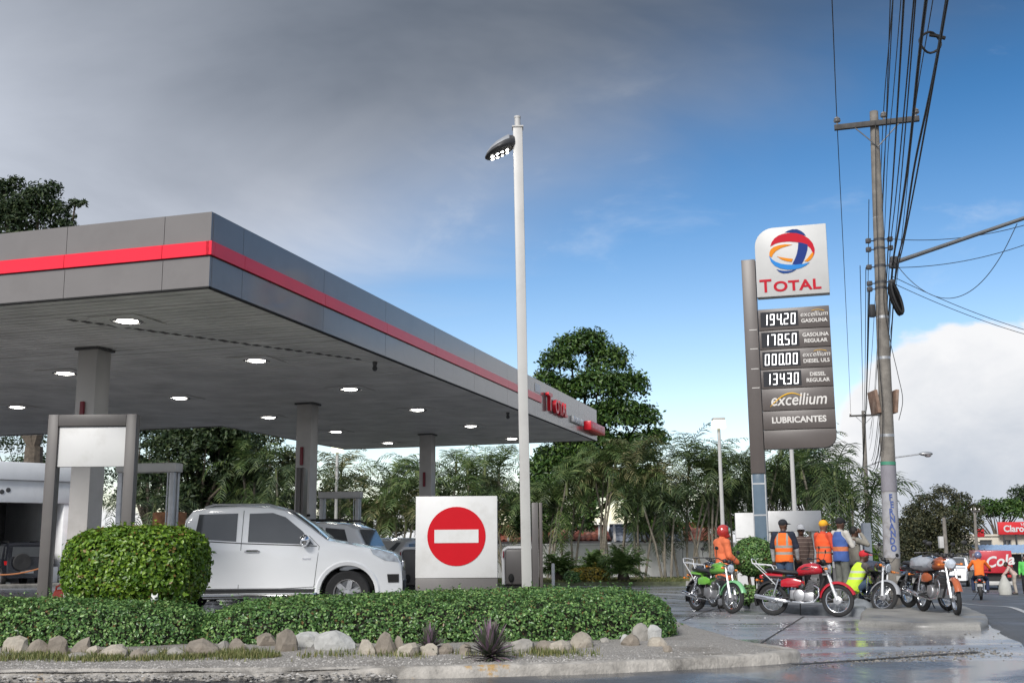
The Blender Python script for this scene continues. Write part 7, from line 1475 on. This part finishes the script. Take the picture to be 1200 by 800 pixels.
# red delivery truck
p = at(1152, 62); RT = thing('delivery_truck', 'red box delivery truck with white script lettering, beyond the rider', 'truck', p, GA); M_trd = mat('truck red', (.46, .015, .03), .35, var=.06, coat=.4); zt_ = Dp(1160, 645, 62).z - p.z; zb2 = Dp(1160, 671, 62).z - p.z; wT = Dp(1187, 660, 62).x - Dp(1150, 660, 62).x
wT *= .92; MB().b2(0, wT, 0, 6.2, zb2, zt_).build('box_body', M_trd, RT, bevel=.03)
text('script_lettering', 'Cola', (zt_ - zb2) * .66, M_white, RT, (wT * .58, -.012, (zt_ + zb2) / 2 + .02), .006, shear=.3, weight=.02, rot=(PI / 2, -.14, 0)); text('script_lettering', 'Coca', 1.1, M_white, RT, (-.012, 3.0, (zt_ + zb2) / 2), .004, shear=.3, sx=1.6, rot=(PI / 2, 0, -PI / 2))
MB().b2(.1, wT - .1, .3, 6, .35, zb2 - .02).build('chassis', M_trim, RT, smooth=0); MB().b2(.05, wT - .05, -.12, .0, .30, .50).build('bumper', M_offw, RT, bevel=.02)
for x in (.2, wT - .2):
    for y in (.9, 4.6): mb = MB(); mb.lathe([(.2, -.13), (.42, -.12), (.45, 0), (.42, .12), (.2, .13)], (x, y, .45), 'x', 20); mb.build('wheel', M_tyre, RT)
for x in (.15, wT - .2): MB().b2(x - .1, x + .1, -.02, .0, zb2 - .22, zb2 - .08).build('tail_light', M_tl, RT, smooth=0)
# oncoming traffic
p = Gp(1118, 688); SUVF = [(0, .55), (-.04, .95), (-.2, 1.05), (-.6, 1.10), (-1.0, 1.14), (-1.15, 1.18), (-1.7, 1.62), (-1.95, 1.72), (-3.9, 1.72), (-4.2, 1.6), (-4.4, .9), (-4.45, .5)]
simple_car('oncoming_car', 'white van-like car coming up the road, left of the red truck', 'car', (p.x, p.y, gz(p.x, p.y) + .045), R(-112), M_carw, SUVF, 4.45, .92, 1.12, .16, .36, (-.8, -3.5), SUVW[:2], [(-1.2, 1.22), (-1.7, 1.61), (-1.88, 1.68)], None)
p = at(1078, 64); simple_car('parked_car', 'dark blue car parked beyond the orange motorcycle', 'car', (p.x, p.y, p.z + .02), R(-110), mat('dark blue car paint', (.03, .05, .09), .25, coat=.7), SEDTOP, 4.4, .85, .92, .28, .31, (-.8, -3.4), SEDW, [(-1.25, .98), (-1.9, 1.31)], None)
# mesh fence by the far tree
p = at(1120, 80); FN = thing('mesh_fence', 'grey wire mesh fence panel between far tree and cream building', 'fence', p); hF = 2.1 
for x in (0, 1.0): MB().cyl((x, 0, 0), (x, 0, hF), .04, n=8).build('post', M_steel, FN)
mb = MB(); [mb.cyl((0, 0, .1 + k * .2), (1, 0, .1 + k * .2), .010, n=4) for k in range(10)]; [mb.cyl((.1 * k, 0, .1), (.1 * k, 0, hF - .1), .008, n=4) for k in range(1, 10)]; mb.build('mesh', M_steel, FN)
# blue barrel-like bin behind the crouching person
q = at(1018, 26.5); mb = MB(); mb.lathe([(.30, 0), (.34, .1), (.36, .55), (.34, .86), (.28, .95), (0, 1.0)], n=22); o = mb.build('barrel', mat('dark blue plastic', (.06, .07, .10), .5, var=.1)); o.location = (q.x, q.y, q.z + .12); tag(o, 'dark blue rounded barrel behind the crouching person', 'barrel')

apply_pending()
